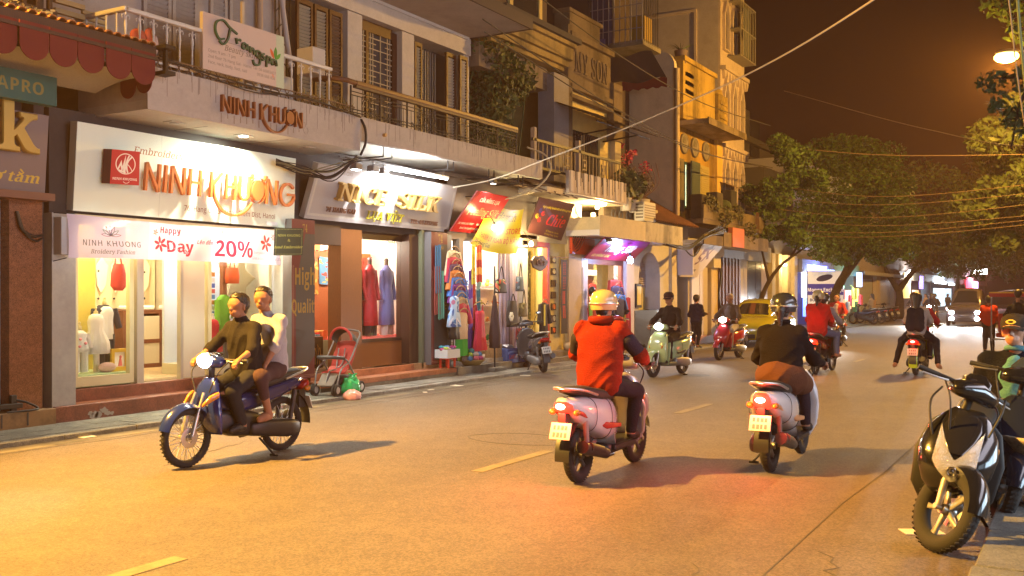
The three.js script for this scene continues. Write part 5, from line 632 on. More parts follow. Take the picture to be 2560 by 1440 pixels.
// handicraft shop
{
const t=thing('handicraft_shop','handicraft shop with yellow lit walls and a red door frame','shop',[-11.4,0,-21.2]),R=mt([.42,.05,.02],.5);
part('wall',[bx(-14.5,-14.4,0,4.2,-22.4,-20),bx(-14.4,-11.45,.2,4.2,-22.45,-22.38)],M.yellowWall,t);part('wall',[bx(-11.7,-11.35,2.95,4.2,-22.75,-19.95)],mt([.5,.44,.32],.8,{map:T.plaster}),t);part('wall',bx(-11.7,-11.4,.2,2.95,-22.05,-21.15),M.yellowWall,t);part('pillar',bx(-11.8,-11.3,.06,4.0,-22.78,-22.05),mt([.56,.46,.32],.8,{map:T.plaster}),t);
part('door_frame',[bx(-11.5,-11.36,.3,2.95,-21.15,-21.03),bx(-11.5,-11.36,2.83,2.95,-21.03,-19.98)],R,t);part('floor',bx(-14.4,-11.3,.2,.31,-22.38,-20),mt([.4,.3,.16],.6),t);part('ceiling',bx(-14.4,-11.6,2.96,3,-22.38,-20),M.white,t);
part('patterned_panel',bx(-12.4,-12.37,.6,2.8,-22.0,-21.3),mt([1,1,1],.8,{map:pat('#4a4a32',['#2a2a1c','#6a6a48','#8a8a68'],90)}),t);part('partition',bx(-12.5,-12.42,.3,2.95,-22.3,-20.6),M.yellowWall,t);part('red_cloth',bx(-11.6,-11.56,1.9,2.9,-20.25,-20.02),mt([.55,.1,.03],.7,{map:T.cloth}),t);
const dl=part('ceiling_lamp',lathe([[0,0],[.08,0],[.1,.04]],-12,2.9,-20.7,14),glow(WARM,12),t);ptLight(-12,2.8,-20.8,[1,.78,.4],14);
for(let i=0;i<7;i++){const o=thing('framed_tile',['square dark frame with pale ring, topmost on the yellow wall','square dark frame with pale ring, second from the top','plain dark square frame, third from the top','plain dark square frame, fourth from the top','square frame with an orange disc, fifth from the top','square frame with a grey disc, sixth from the top','square frame with an orange disc, lowest on the wall'][i],'frame',[-11.4,2.46-i*.29,-21.4]);const y=2.46-i*.29;part('frame',bx(-11.4,-11.37,y,y+.17,-21.5,-21.28),mt([.06,.03,.02],.6),o);if(i!==2&&i!==3)part('disc',[tor(-11.365,y+.085,-21.39,.05,.014,'x',16,6),lathe([[0,0],[.036,0]],0,0,0,12).rotateZ(-1.5708).translate(-11.362,y+.085,-21.39)],mt([[.6,.5,.3],[.6,.5,.3],0,0,[.6,.15,.03],[.45,.42,.35],[.6,.12,.03]][i]||[0,0,0],.5),o);}
{const o=thing('embroidered_strip','long dark embroidered strip with red stitching hung on a pole','hanging',[-11.3,1.6,-21.8]);part('strip',sheet((u,v)=>[-11.27+.01*Math.sin(v*9),2.56-1.85*v,-21.56-u*.36],4,10),mt([1,1,1],.8,{map:canvasTex(64,512,(x)=>{x.fillStyle='#3a342c';x.fillRect(0,0,64,512);x.fillStyle='#c0391c';for(let i=0;i<36;i++)if(i % 9)for(const a of[22,36])x.fillRect(a,10+i*11,8,i>18?10:5);x.fillStyle='#7a6a50';for(let i=0;i<90;i++)x.fillRect((i*37)% 64<14?(i*7)% 12:52+(i*5)% 10,i*5.6,3,3);})}),o);part('pole',cyl([-11.26,2.6,-21.1],[-11.2,2.62,-22.2],.012),M.paleWood,o);}
single('clay_jar',lathe([[0,0],[.07,0],[.1,.08],[.09,.16],[.06,.18]],-11.25,.31,-21.85,16),mt([.55,.42,.28],.6),'small cream jar at the foot of the embroidered strip','jar');
{const o=thing('hanging_jacket','black embroidered ethnic jacket hanging at the handicraft shop door','jacket',[-11.2,1.4,-20.5]);part('cloth',garment(-11.15,1.5,-20.45,.85,.17,.19,{sleeve:.5}),mt([.015,.015,.022],.7,{map:T.cloth}),o);part('trim',garment(-11.14,.84,-20.45,.22,.2,.21),mt([1,1,1],.8,{map:pat('#2a1a24',['#a04a3a','#b09a50','#4a5a8a'],60)}),o);part('scarf',sheet((u,v)=>[-11.06,1.45-.5*v,-20.3-.08*u],2,4),mt([.6,.5,.03],.6),o);hanger(o,-11.1,1.5,-20.45,.15);}
{const tx=canvasTex(640,460,(x,w,h)=>{x.fillStyle='#4e2a25';x.fillRect(0,0,w,h);x.fillStyle='#d8c020';vt(x,'High quality handicrafts of ethnic groups',105,100,36,{bold:true,skew:.15,sx:.72});x.fillStyle='#c0241c';x.strokeStyle='#c0241c';vt(x,'Chie',225,300,190,{font:'serif',bold:true,skew:.35,sx:.8});const sp=(cx,cy,c)=>{x.strokeStyle=c;x.lineWidth=9;for(const[r,a]of[[26,0],[13,1]]){x.beginPath();x.arc(cx,cy,r,a,a+5.2);x.stroke();}};sp(95,145,'#3a3a8a');sp(150,175,'#c0241c');sp(65,225,'#d8b020');sp(120,265,'#c0241c');x.fillStyle='#b09a20';vt(x,'45 Thanh Ha - Ha Noi',300,390,30,{bold:true,sx:.8});vt(x,'66 Hang Trong - Ha Noi',290,430,30,{bold:true,sx:.8});});
const o=thing('handicraft_sign','dark brown slanted sign with red script and coloured spirals','sign',[-11,3.5,-20.6]);board('sign_face',[[-10.6,3.86,-19.25],[-10.6,3.84,-21.0],[-11.25,3.02,-21.55],[-11.25,3.14,-19.86]],mt([1,1,1],.4,{map:tx}),.03,mt([.06,.03,.025],.6),o);part('bracket',cyl([-11.35,3.85,-20.2],[-10.62,3.85,-20.2],.015),M.blackIron,o);}
{const o=thing('hanging_sign','cloud shaped dark wooden sign hanging from a rod','sign',[-10.95,2.4,-19.85]);const pts=[];for(let i=0;i<40;i++){const a=i/40*6.283;pts.push([.36*Math.cos(a)*(1+.06*Math.sin(a*5)),.17*Math.sin(a)*(1+.12*Math.cos(a*5+1))]);}part('board',front(ext(shape(pts),.03,.008),-10.95,2.42,-19.85),mt([.085,.035,.028],.5,{map:T.wood}),o);part('script_letter',['C','h','i','e'].map((c,i)=>front(word3(c,.14,.01,fontR),-10.905,2.36,-19.68-i*.1)),mt([.16,.075,.06],.5),o);part('rod',cyl([-11.4,2.78,-19.5],[-10.95,2.8,-20.3],.012),M.black,o);part('cord',[cyl([-10.97,2.58,-19.7],[-11.1,2.79,-19.8],.004),cyl([-10.97,2.58,-20.0],[-11.0,2.79,-20.15],.004)],M.black,o);}
}
bulb([-10.98,2.84,-19.55],[1,.76,.36],12,'bare glowing bulb above the cloud shaped wooden sign',[-.2,.3,0],34);
{const o=thing('flood_lamp','pair of small flood lamps with a bright bulb under the stained balcony','lamp',[-10.75,4.0,-22.7]);part('lamp_head',[rb(-10.8,-10.62,3.94,4.14,-22.82,-22.7,.02),rb(-10.82,-10.66,3.95,4.12,-22.95,-22.86,.02)],mt([.4,.36,.28],.5),o);part('lens',[bx(-10.615,-10.61,3.96,4.12,-22.8,-22.72)],glow([1,.85,.55],14),o);part('arm',tube([[-11.3,4.05,-22.8],[-11,4.1,-22.8],[-10.75,4.08,-22.8]],.012),M.blackIron,o);}
bulb([-10.72,3.9,-22.5],[1,.74,.34],34,'bare bulb glowing beside the flood lamps',[-.3,.25,0],40);
{const o=thing('meter_box','pale electricity meter box on the cream pillar','box',[-11.2,3.4,-22.6]);part('case',rb(-11.3,-11.12,3.15,3.62,-22.72,-22.42,.015),mt([.52,.46,.36],.6,{map:T.plaster}),o);part('window',bx(-11.12,-11.11,3.45,3.55,-22.62,-22.5),M.black,o);part('drain_pipe',[cyl([-11.05,3.55,-22.95],[-11.05,3.8,-22.95],.07),tube([[-11.05,3.55,-22.95],[-11.0,3.3,-23.0],[-10.9,3.1,-23.4]],.045,12,8)],mt([.35,.3,.24],.6),o);}
{const o=thing('wall_cables','tangle of black cables hanging on the cream pillar','cables',[-11.2,3.2,-22.3]);for(let i=0;i<6;i++)part('cable',tube([[-11.2,3.95-i*.05,-22.2+i*.02],[-11.15+.03*i,3.5,-22.3-.04*i],[-11.2,3.1-.06*i,-22.1-.05*i],[-11.28,2.85,-22.25+.03*i],[-11.28,3.05,-22.4]],.011,26,5),M.black,o);}
// the silk shop under the pale canopy
{
const t=thing('bluelit_shop','silk shop with pale pillars, glass front and a purple red sign under a canopy','shop',[-11.4,0,-24.4]),P=mt([.62,.58,.62],.6,{map:T.plaster});
part('pillar',bx(-11.7,-11.3,.06,3.1,-23.15,-22.8),P,t);part('pillar',bx(-11.7,-11.3,.06,3.1,-26.2,-25.65),P,t);part('lintel',bx(-11.7,-11.3,2.68,3.6,-25.65,-23.15),P,t);part('door_frame',[bx(-11.5,-11.4,.2,2.68,-23.25,-23.15),bx(-11.5,-11.4,.2,2.68,-25.65,-25.5),bx(-11.5,-11.4,2.5,2.68,-25.5,-23.25)],mt([.2,.05,.03],.5),t);
part('wall',[bx(-15,-14.9,0,3.4,-27,-22.9),bx(-14.9,-11.7,.1,3.4,-27.1,-27)],mt([.45,.33,.24],.8),t);part('floor',bx(-14.9,-11.3,.05,.2,-27,-22.9),mt([.3,.22,.18],.5),t);part('pane',bx(-11.452,-11.446,.2,2.5,-24.3,-23.25),M.glass,t);part('ceiling',bx(-14.9,-11.5,2.7,2.76,-27,-22.9),M.white,t);part('shelf_lamp',bx(-12.6,-12.5,2.25,2.4,-26.2,-24.0),glow([1,.85,.55],3),t);ptLight(-12.3,2.45,-24.6,[1,.84,.6],14);
part('canopy',[bx(-11.8,-10.42,3.16,3.3,-27.7,-22.0)],mt([.6,.58,.6],.7),t);const f=part('canopy_fascia',bx(-10.42,-10.4,3.14,3.66,-24.9,-22.0),mt([.62,.54,.38],.8,{map:T.plaster}),t);part('canopy_fascia',bx(-10.424,-10.4,3.14,3.68,-27.72,-24.91),M.fasciaOld,t);part('canopy_side',bx(-11.8,-10.42,3.3,3.62,-22.03,-22.0),mt([.62,.54,.38],.8,{map:T.plaster}),t);
part('red_panel',bx(-11.45,-11.22,2.72,3.14,-23.4,-22.1),mt([.6,.06,.02],.4),t);part('side_poster',bx(-11.295,-11.285,1.0,2.4,-23.05,-22.85),mt([.6,.6,.75],.6),t);
const tx=canvasTex(900,300,(x,w,h)=>{x.fillStyle='#a01440';x.fillRect(0,0,w,h);x.fillStyle='#7a1a6a';x.fillRect(0,0,w,90);x.fillStyle='#241018';vt(x,'Hằng Silk',190,190,150,{bold:true,skew:.3,sx:.78});x.fillStyle='#e8e4dc';vt(x,'Hằng Silk',202,182,150,{bold:true,skew:.3,sx:.78});x.fillStyle='#d8d060';vt(x,'60 HÀNG GAI',60,262,52,{bold:true,skew:.2});});
const o=thing('purple_sign','slanted purple red sign with white letters under the canopy','sign',[-10.9,3,-24.4]);board('sign_face',[[-10.55,3.13,-22.62],[-10.55,3.13,-25.6],[-11.2,2.62,-25.75],[-11.2,2.62,-22.75]],mt([1,1,1],.35,{map:tx,clearcoat:.4,clearcoatRoughness:.2}),.03,mt([.3,.02,.1],.5),o);
const fl=part('flood_lamp',rb(-10.6,-10.46,3.02,3.12,-22.9,-22.75,.02),M.black,o);part('lens',bx(-10.57,-10.49,3.012,3.016,-22.88,-22.77),glow([.9,.95,1],20),fl);const l=new THREE.SpotLight(0xffffff,4,0,.9,.7,2);l.color.setRGB(.8,.86,1);l.position.set(-10.42,3.02,-22.86);l.target.position.set(-10.95,2.85,-23.2);l.castShadow=true;scene.add(l,l.target);
}
bulb([-10.62,2.6,-24.35],[.42,.55,1],10,'bluish white bulb glowing below the purple red sign',[-.2,.4,0],60,.085);
{const L=[[[.5,.03,.025],2.0,'red child’s jacket, topmost on the outdoor rail'],[[.03,.035,.1],1.82,'navy jacket below the red jacket'],[[.03,.22,.5],1.6,'sky blue jacket, third on the outdoor rail'],[[.015,.018,.05],1.48,'black buttoned jacket at the front of the rail']];L.forEach(([c,y,l],i)=>{const t=thing('hanging_jacket',l,'jacket',[-11,y,-24.3]);part('cloth',garment(-11.05+i*.05,y+.1,-24.3+.03*i,.5,.36+(i===2?.07:0),.32,{sleeve:.42,ph:i}),mt(c,.7,{map:T.cloth}),t);hanger(t,-11.0+i*.05,y+.1,-24.3,.18);});
const st=(cols)=>canvasTex(64,32,(x)=>cols.forEach((c,i)=>{x.fillStyle=c;x.fillRect(i*64/cols.length,0,64/cols.length+1,32);}));
scarf(-10.92,.45,1.3,-24.02,-24.5,mt([1,1,1],.7,{map:st(['#d8d0c0','#c83a28','#d8d0c0','#2a8a4a','#d8d0c8','#d8d0c8'])}),'white, red and green striped cloth below the black jacket',.04,22);scarf(-10.94,.6,1.55,-24.5,-24.75,mt([.5,.45,.03],.7,{map:T.cloth}),'yellow dress hanging right of the striped cloth',.04,16);scarf(-10.98,.25,1.6,-24.78,-25.15,mt([.5,.02,.02],.7,{map:T.cloth}),'long red dress at the right of the rail',.05,14);scarf(-11.0,.9,1.5,-23.9,-24.04,mt([.6,.22,.05],.7,{map:T.cloth}),'orange cloth at the left of the rail',.03,12);
const t=thing('mannequin','dark headed mannequin in a red and green dress by the shop door','mannequin',[-11.15,.2,-22.95]);part('head',[sph(-11.15,1.78,-23.1,.1,1,1.25,1),cyl([-11.15,1.5,-23.1],[-11.15,1.7,-23.1],.05)],mt([.02,.016,.014],.4),t);part('dress',[loft([[.3,.2],[.7,.17],[1.05,.13],[1.3,.17],[1.5,.12],[1.56,.05]].map(([y,w])=>ringY(-11.15,y,-23.1,w*.7,w,{n:26})))],mt([.5,.03,.03],.6,{map:T.cloth}),t);part('sleeve',[cyl([-11.13,1.46,-22.95],[-11.08,1.1,-22.88],.05,.045),cyl([-11.08,1.1,-22.88],[-11,.9,-22.95],.045,.035),loft([[.3,.21],[.75,.1]].map(([y,w])=>ringY(-11.1,y,-23.02,w*.6,w*.6)))],mt([.2,.4,.06],.7),t);part('stand',[cyl([-11.15,.06,-23.1],[-11.15,.35,-23.1],.015),lathe([[0,.01],[.14,.01],[.15,0]],-11.15,.06,-23.1,16)],M.steel,t);
const r=thing('hanging_jacket','red top on a hanger behind the shop glass','jacket',[-12,1.9,-24.2]);part('cloth',garment(-12,2.0,-24.9,.4,.22,.18),mt([.5,.03,.02],.7),r);hanger(r,-11.92,2.0,-24.9,.2);const r2=thing('hanging_jacket','tan top on a hanger below the red top behind the glass','jacket',[-12,1.5,-24.2]);part('cloth',garment(-12,1.66,-24.9,.8,.24,.2),mt([.35,.22,.1],.7),r2);hanger(r2,-11.92,1.66,-24.9,.24);
for(let i=0;i<9;i++){const c=[[.1,.08,.05],[.3,.25,.18],[.05,.05,.05],[.35,.3,.25],[.12,.1,.1],[.25,.18,.1],[.08,.07,.07],[.4,.36,.3],[.2,.05,.04]][i];scarf(-12.9,.8,2.2,-24.4-i*.22,-24.58-i*.22,mt(c,.8),['brown','pale tan','black','cream grey','charcoal','olive brown','soft black','palest grey','dark red'][i]+' garment in the row at the back of the blue lit shop',.03,12).userData.group='garments in the row behind the shop glass';}}
// ================================================================ old houses further along, upper storeys and roofs
const leafGeo=(()=>{const g=new THREE.PlaneGeometry(1,.45,2,1);const p=g.attributes.position;for(let i=0;i<p.count;i++){const x=p.getX(i);p.setZ(i,-Math.abs(x)*.25);p.setY(i,p.getY(i)*(1-Math.abs(x)*1.3));}g.computeVertexNormals();return g;})();
const leafMat=(c,tr=.3)=>mt(c,.7,{transmission:tr,thickness:0});
// a crown as leaves spread through clumps; clumps: [x, y, z, rx, ry, rz, n]
function leaves(parent,clumps,size,m,hang=0,name='crown'){
const n=clumps.reduce((a,c)=>a+c[6],0),im=new THREE.InstancedMesh(leafGeo,m,n),d=new THREE.Object3D(),col=new THREE.Color();let k=0;
for(const[x,y,z,rx,ry,rz,c]of clumps)for(let i=0;i<c;i++){let a,b,e;do{a=rr(-1,1);b=rr(-1,1);e=rr(-1,1);}while(a*a+b*b+e*e>1);const q=.45+.55*rnd();const l=Math.hypot(a,b,e)||1,s=Math.cbrt(l)/l*(rnd()<.6?1:q);d.position.set(x+a*s*rx,y+b*s*ry,z+e*s*rz);d.rotation.set(rr(-1,1)-hang,rr(0,6.28),rr(-1,1)+hang);d.scale.setScalar(size*rr(.6,1.35));d.updateMatrix();im.setMatrixAt(k,d.matrix);const v=rr(.55,1.35);col.setRGB(v*rr(.9,1.2),v,v*rr(.7,1));im.setColorAt(k++,col);}
im.name=name;im.castShadow=im.receiveShadow=true;im.userData.kind='stuff';parent.add(im);return im;
}
const blobs=(cx,cy,cz,R,H,n,per,flat=.5)=>Array.from({length:n},()=>{const a=rr(0,6.28),r=R*Math.sqrt(rnd()),y=rr(-1,1);return[cx+Math.cos(a)*r*(1-.35*Math.abs(y)),cy+y*H,cz+Math.sin(a)*r*(1-.35*Math.abs(y)),R*rr(.22,.38),R*rr(.16,.28)*flat*2,R*rr(.22,.38),per];});
// gap house with the bamboo
{
const t=thing('recessed_house','dark recessed house with a moulded yellow cornice behind the bamboo','house',[-12,4.5,-19.8]);
part('wall',[bx(-17,-13.2,3,7.2,-21.4,-18.2)],M.darkWall,t);part('wall',[bx(-17,-11.6,6.75,7.3,-21.45,-18.3)],mt([.22,.19,.18],.9,{map:T.stained}),t);part('terrace',bx(-13.2,-10.7,4.5,4.6,-20.4,-18.5),M.concrete,t);
const co=part('cornice',[bx(-17,-11.35,7.3,7.4,-21.9,-18.4),bx(-17,-11.25,7.4,7.55,-21.95,-18.4),bx(-17,-11.15,7.55,7.85,-22,-18.4),bx(-17,-11.05,7.85,7.95,-22,-18.4)],mt([.36,.27,.1],.85,{map:T.stained}),t);part('roof_edge',bx(-17,-10.95,7.95,8.08,-22.1,-18.4),M.darkWall,co);
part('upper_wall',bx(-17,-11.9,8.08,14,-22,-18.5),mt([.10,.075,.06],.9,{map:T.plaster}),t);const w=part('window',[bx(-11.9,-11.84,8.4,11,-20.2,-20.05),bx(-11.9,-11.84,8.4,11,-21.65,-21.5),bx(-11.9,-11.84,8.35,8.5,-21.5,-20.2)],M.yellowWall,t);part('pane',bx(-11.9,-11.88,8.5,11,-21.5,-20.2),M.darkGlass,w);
part('pillar',bx(-11.85,-11.4,4.5,7.2,-22.25,-21.45),mt([.27,.26,.29],.8,{map:T.plaster}),t);
}
{const t=thing('bamboo','dense hanging bamboo filling the gap beside the roof slab','bamboo',[-12,4.6,-19.2]);for(let i=0;i<7;i++)part('stem',tube([[-12.4+i*.1,4.6,-18.6-i*.28],[-12.2+i*.08,6.2,-18.7-i*.3],[-11.7+(i % 3)*.1,7.4,-18.6-i*.34]],.02,14,6),M.foliage,t);const o=[-12,4.6,-19.2];leaves(t,[[-11.9,7.2,-19,.7,.5,.8,900],[-11.8,6.6,-19.5,.7,.7,.8,1000],[-11.9,6.0,-19.2,.6,.6,.7,950],[-12,5.4,-19,.6,.6,.6,850],[-12.2,5.0,-19.6,.6,.4,.7,500],[-11.7,6.9,-20.3,.4,.5,.5,260],[-12,7.5,-19.6,.5,.3,.7,240]].map(([x,y,z,...r])=>[x-o[0],y-o[1],z-o[2],...r]),.14,leafMat([.045,.085,.016]),.5);}
{const t=thing('lattice_railing','rusty lattice balcony railing with square motifs beyond the long canopy','railing',[-10.6,4.5,-20.4]);const R=mt([.34,.26,.14],.7,{metalness:.2});part('top_rail',bx(-10.62,-10.56,5.1,5.16,-23.6,-18.9),M.blackIron,t);part('bottom_rail',bx(-10.62,-10.58,4.5,4.55,-23.6,-18.9),M.blackIron,t);for(let i=0;i<24;i++)part('bar',bx(-10.605,-10.585,4.5,5.12,-19-i*.2,-18.98-i*.2),R,t);for(const z of[-20.6,-21.5,-22.6])part('motif',[bx(-10.61,-10.58,4.72,4.74,z-.12,z+.12),bx(-10.61,-10.58,4.95,4.97,z-.12,z+.12),bx(-10.61,-10.58,4.72,4.97,z-.12,z-.1),bx(-10.61,-10.58,4.72,4.97,z+.1,z+.12),bx(-10.61,-10.58,4.8,4.88,z-.04,z+.04)],R,t);
for(const z of[-19.0,-21.2])part('post',bx(-10.66,-10.56,4.5,5.4,z-.05,z+.05),mt([.3,.24,.2],.7),t);}
{const t=thing('old_awning','collapsed rusty awning frame over the goods shop','awning',[-10.9,4.2,-19.8]);for(let i=0;i<9;i++)part('strut',cyl([-11.4,4.32+.02*(i % 3),-18.9-i*.2],[-10.5,3.98+.05*(i % 2),-19.2-i*.22],.016),mt([.14,.09,.06],.8),t);for(let i=0;i<4;i++)part('slat',bx(-11.4+i*.25,-11.28+i*.25,4.1+.04*(i % 2),4.13+.04*(i % 2),-21.2,-19.0),mt([.24,.17,.1],.9,{map:T.stained}),t);part('sheet',sheet((u,v)=>[-11.4+.8*u,4.5-.35*u+.03*Math.sin(v*20),-19-v*1.4],6,16),mt([.14,.1,.08],.9),t);}
{const t=thing('stained_balcony','balcony parapet streaked with black rain stains over the handicraft shop','balcony',[-10.5,4.1,-22]);part('slab',bx(-11.8,-10.54,4.02,4.14,-23.7,-19.5),mt([.66,.56,.4],.7,{map:T.plaster}),t);part('parapet',[rb(-10.54,-10.44,4.06,4.6,-23.7,-20.4,.015)],mt([.58,.5,.44],.9,{map:T.plaster}),t);
const g=[];for(let i=0;i<60;i++){const z=-20.5-rnd()*3.15,l=.08+.4*rnd()**1.5;g.push(bx(-10.44,-10.4365,4.6-l,4.598,z-rr(.006,.022),z+.01));}const s=part('rain_stain',g,mt([.03,.026,.024],.95),t);s.userData.kind='stuff';part('pillar_joint',Array.from({length:9},(_,i)=>bx(-10.44,-10.425,4.1,4.6,-20.6-i*.36,-20.45-i*.36)),mt([.6,.53,.47],.9),t);}
{
const t=thing('old_house','weathered old house with a relief parapet and yellow doorway','house',[-11.6,4.2,-23.4]);
part('wall',[bx(-17,-11.62,4.1,7.1,-25.4,-22.26)],M.yellowWall,t);part('side_pilaster',bx(-11.62,-11.42,4.1,8.6,-22.5,-22.26),M.oldWall,t);part('side_pilaster',bx(-11.62,-11.45,4.1,6.9,-25.6,-25.2),M.creamOld,t);
const p=part('parapet',[bx(-12,-11.5,7.05,8.35,-25,-22.5),bx(-12,-11.38,8.3,8.45,-25,-22.4),bx(-12,-11.42,7.0,7.12,-25.3,-22.4),bx(-12,-11.4,6.75,6.85,-25.5,-22.4)],M.oldWall,t);letters3('MY SON',.55,.016,7.5,-22.75,-24.8,-11.5,0,M.oldWall,p,fontR,'relief_letter');part('parapet',[bx(-12,-11.55,8.45,9.0,-24.4,-22.6),bx(-12,-11.5,9.0,9.1,-24.5,-22.5)],M.oldWall,t);part('pilaster_block',bx(-11.9,-11.4,6.0,7.6,-25.6,-25.0),M.oldWall,t);
const a=part('awning',[sheet((u,v)=>[-11.6+1.35*u,6.55-.5*u+.015*Math.sin(v*90),-21.5-v*4],3,60)],mt([.12,.1,.09],.8,{metalness:.3}),t);part('bracket',[cyl([-11.6,5.9,-23.2],[-10.5,6.0,-23.2],.02),cyl([-11.6,5.9,-24.6],[-10.5,6.0,-24.6],.02),cyl([-10.5,6.0,-25.4],[-10.5,6.0,-22],.02)],M.blackIron,a);
part('door',bx(-11.66,-11.6,4.15,6.0,-24.4,-22.9),M.darkGlass,t);for(let i=0;i<8;i++)part('door_bar',cyl([-11.57,4.15,-22.95-i*.13],[-11.57,5.95,-22.95-i*.13],.012),i>2&&i<5?mt([.55,.42,.2],.6):M.blackIron,t);part('door_frame',[bx(-11.64,-11.55,4.15,6.1,-24.75,-24.4),bx(-11.64,-11.5,4.15,6.0,-25.5,-25.4)],M.yellowWall,t);
}
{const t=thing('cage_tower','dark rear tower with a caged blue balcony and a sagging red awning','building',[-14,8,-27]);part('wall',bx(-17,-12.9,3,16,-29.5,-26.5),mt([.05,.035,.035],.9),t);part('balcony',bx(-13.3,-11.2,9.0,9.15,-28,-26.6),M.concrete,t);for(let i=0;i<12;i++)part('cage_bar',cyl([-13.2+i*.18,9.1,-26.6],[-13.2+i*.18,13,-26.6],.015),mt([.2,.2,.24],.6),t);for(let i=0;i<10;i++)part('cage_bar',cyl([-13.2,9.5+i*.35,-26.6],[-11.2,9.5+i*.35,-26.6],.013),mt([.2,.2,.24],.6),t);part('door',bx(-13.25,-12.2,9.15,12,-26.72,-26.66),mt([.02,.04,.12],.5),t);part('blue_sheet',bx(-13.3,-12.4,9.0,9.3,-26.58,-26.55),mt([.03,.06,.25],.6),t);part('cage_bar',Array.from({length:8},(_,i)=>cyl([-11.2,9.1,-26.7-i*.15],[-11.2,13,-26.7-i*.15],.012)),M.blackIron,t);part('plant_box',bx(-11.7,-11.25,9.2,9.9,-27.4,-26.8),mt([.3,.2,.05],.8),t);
part('tarpaulin',sheet((u,v)=>[-13.0+1.9*u,8.85-.55*v+.06*Math.sin(u*9),-27-v*1.2],10,6),mt([.04,.045,.07],.35),t);part('red_valance',sheet((u,v)=>[-12.6+1.5*u,8.35-.3*v+.03*Math.sin(u*30),-28.25],16,2),mt([.16,.015,.02],.8),t);}
{const t=thing('cream_gable','tall cream party wall with a rounded top beside the yellow house','wall',[-13.4,0,-29.7]);const s=shape([[-2.1,3.2],[2.0,3.2],[2.0,9.0],...arc(1.55,9.0,.45,.5,0,110,8),[.9,8.9],[-2.1,8.6]]);const e=ext(s,.3);e.translate(-13.4,0,-29.95);part('wall',metric(e),mt([.68,.61,.46],.9,{map:T.plaster}),t);part('rain_pipe',[cyl([-11.3,4.2,-29.6],[-11.3,8.9,-29.6],.09,.09,12)],mt([.5,.42,.32],.8,{map:T.stained}),t);}
{const t=thing('potted_palm','spiky pot plant on top of the cream gable','plant',[-11.5,9.3,-29.9]);part('pot',lathe([[0,0],[.16,0],[.22,.42],[.2,.42],[0,.36]],-11.35,9.15,-30.1,14),mt([.12,.08,.08],.7),t);for(let i=0;i<16;i++){const a=i*2.4,q=sheet((u,v)=>[-11.35+Math.cos(a)*v*.55+(u-.5)*.05*(1-v)*Math.sin(a),9.55+.5*v-.35*v*v,-30.1+Math.sin(a)*v*.55+(u-.5)*.05*(1-v)],2,6);part('leaf',q,M.foliage,t);}}
{const t=thing('bougainvillea','bougainvillea with magenta sprays climbing before the cream gable','plant',[-11.6,4.5,-27.4]);for(let i=0;i<9;i++)part('branch',tube([[-11.5,4.5,-27.2],[-11.6+i*.06,5.0,-26.8-i*.1],[-11.75+.05*i,5.5+.1*(i % 3),-26.2-i*.22]],.012,10,5),mt([.14,.07,.05],.8),t);leaves(t,[[.1,.5,.3,.4,.4,.5,260],[-.1,.7,.9,.35,.35,.5,160]],.09,leafMat([.09,.05,.03]),0,'foliage');leaves(t,[[-.05,1.15,1.0,.2,.25,.25,90],[0,1.35,.65,.16,.14,.18,60],[.1,1.0,-.1,.15,.2,.4,60],[-.1,1.5,1.35,.12,.1,.1,30]],.09,leafMat([.5,.03,.12]),0,'blossom');part('pot',lathe([[0,0],[.2,0],[.26,.4],[0,.38]],-11.5,4.12,-27.2,14),mt([.4,.36,.32],.7),t);}
for(const[x,z,l]of[[-11.0,-24.9,'spiky plant in a pale pot on the shop roof edge, nearest the stained balcony'],[-11.1,-25.6,'bushy plant in a pale pot on the shop roof edge']]){const t=thing('potted_plant',l,'plant',[x,4.0,z]);mesh('pot',lathe([[0,0],[.14,0],[.18,.35],[0,.33]],0,0,0,14),mt([.42,.38,.34],.7),t);leaves(t,[[0,.7,0,.4,.45,.4,160]],.22,leafMat([.06,.08,.03]),.2,'foliage');}
{const t=thing('roof_balustrade','old roof parapet with cut out letters above the shop canopy','wall',[-11.2,3.7,-26]);part('wall',[bx(-11.3,-11.15,3.65,4.1,-27.5,-23.8)],M.oldWall,t);part('coping',bx(-11.34,-11.1,4.1,4.2,-27.5,-23.8),M.creamOld,t);for(let i=0;i<5;i++)part('relief_loop',[tor(-11.14,3.88,-24.4-i*.5,.11,.03,'x',18,6)],mt([.05,.045,.045],.8),t);const rf=part('roof',sheet((u,v)=>[-12.8+2.2*v,5.1-1.3*v+.03*Math.sin(u*150),-26.2-u*3.6],120,4),M.roofTile,t);}
function acUnit(at,label){const[x,y,z]=at,t=thing('air_conditioner',label,'air conditioner',at);part('case',rb(x-.3,x,y,y+.55,z-.85,z,.02),mt([.5,.46,.4],.5),t);for(let i=0;i<6;i++)part('fin',bx(x,x+.012,y+.08+i*.07,y+.11+i*.07,z-.8,z-.05),mt([.25,.22,.18],.6),t);part('grille',Array.from({length:5},(_,i)=>bx(x-.25,x-.03,y+.08+i*.09,y+.13+i*.09,z,z+.012)),mt([.12,.1,.08],.6),t);part('bracket',[bx(x-.3,x,y-.04,y,z-.7,z-.66),bx(x-.3,x,y-.04,y,z-.2,z-.16)],M.blackIron,t);return t;}
acUnit([-10.7,3.75,-25.5],'slatted air conditioner standing on the shop canopy');acUnit([-10.7,3.75,-32.4],'air conditioner on the stained canopy beside the orange cover');
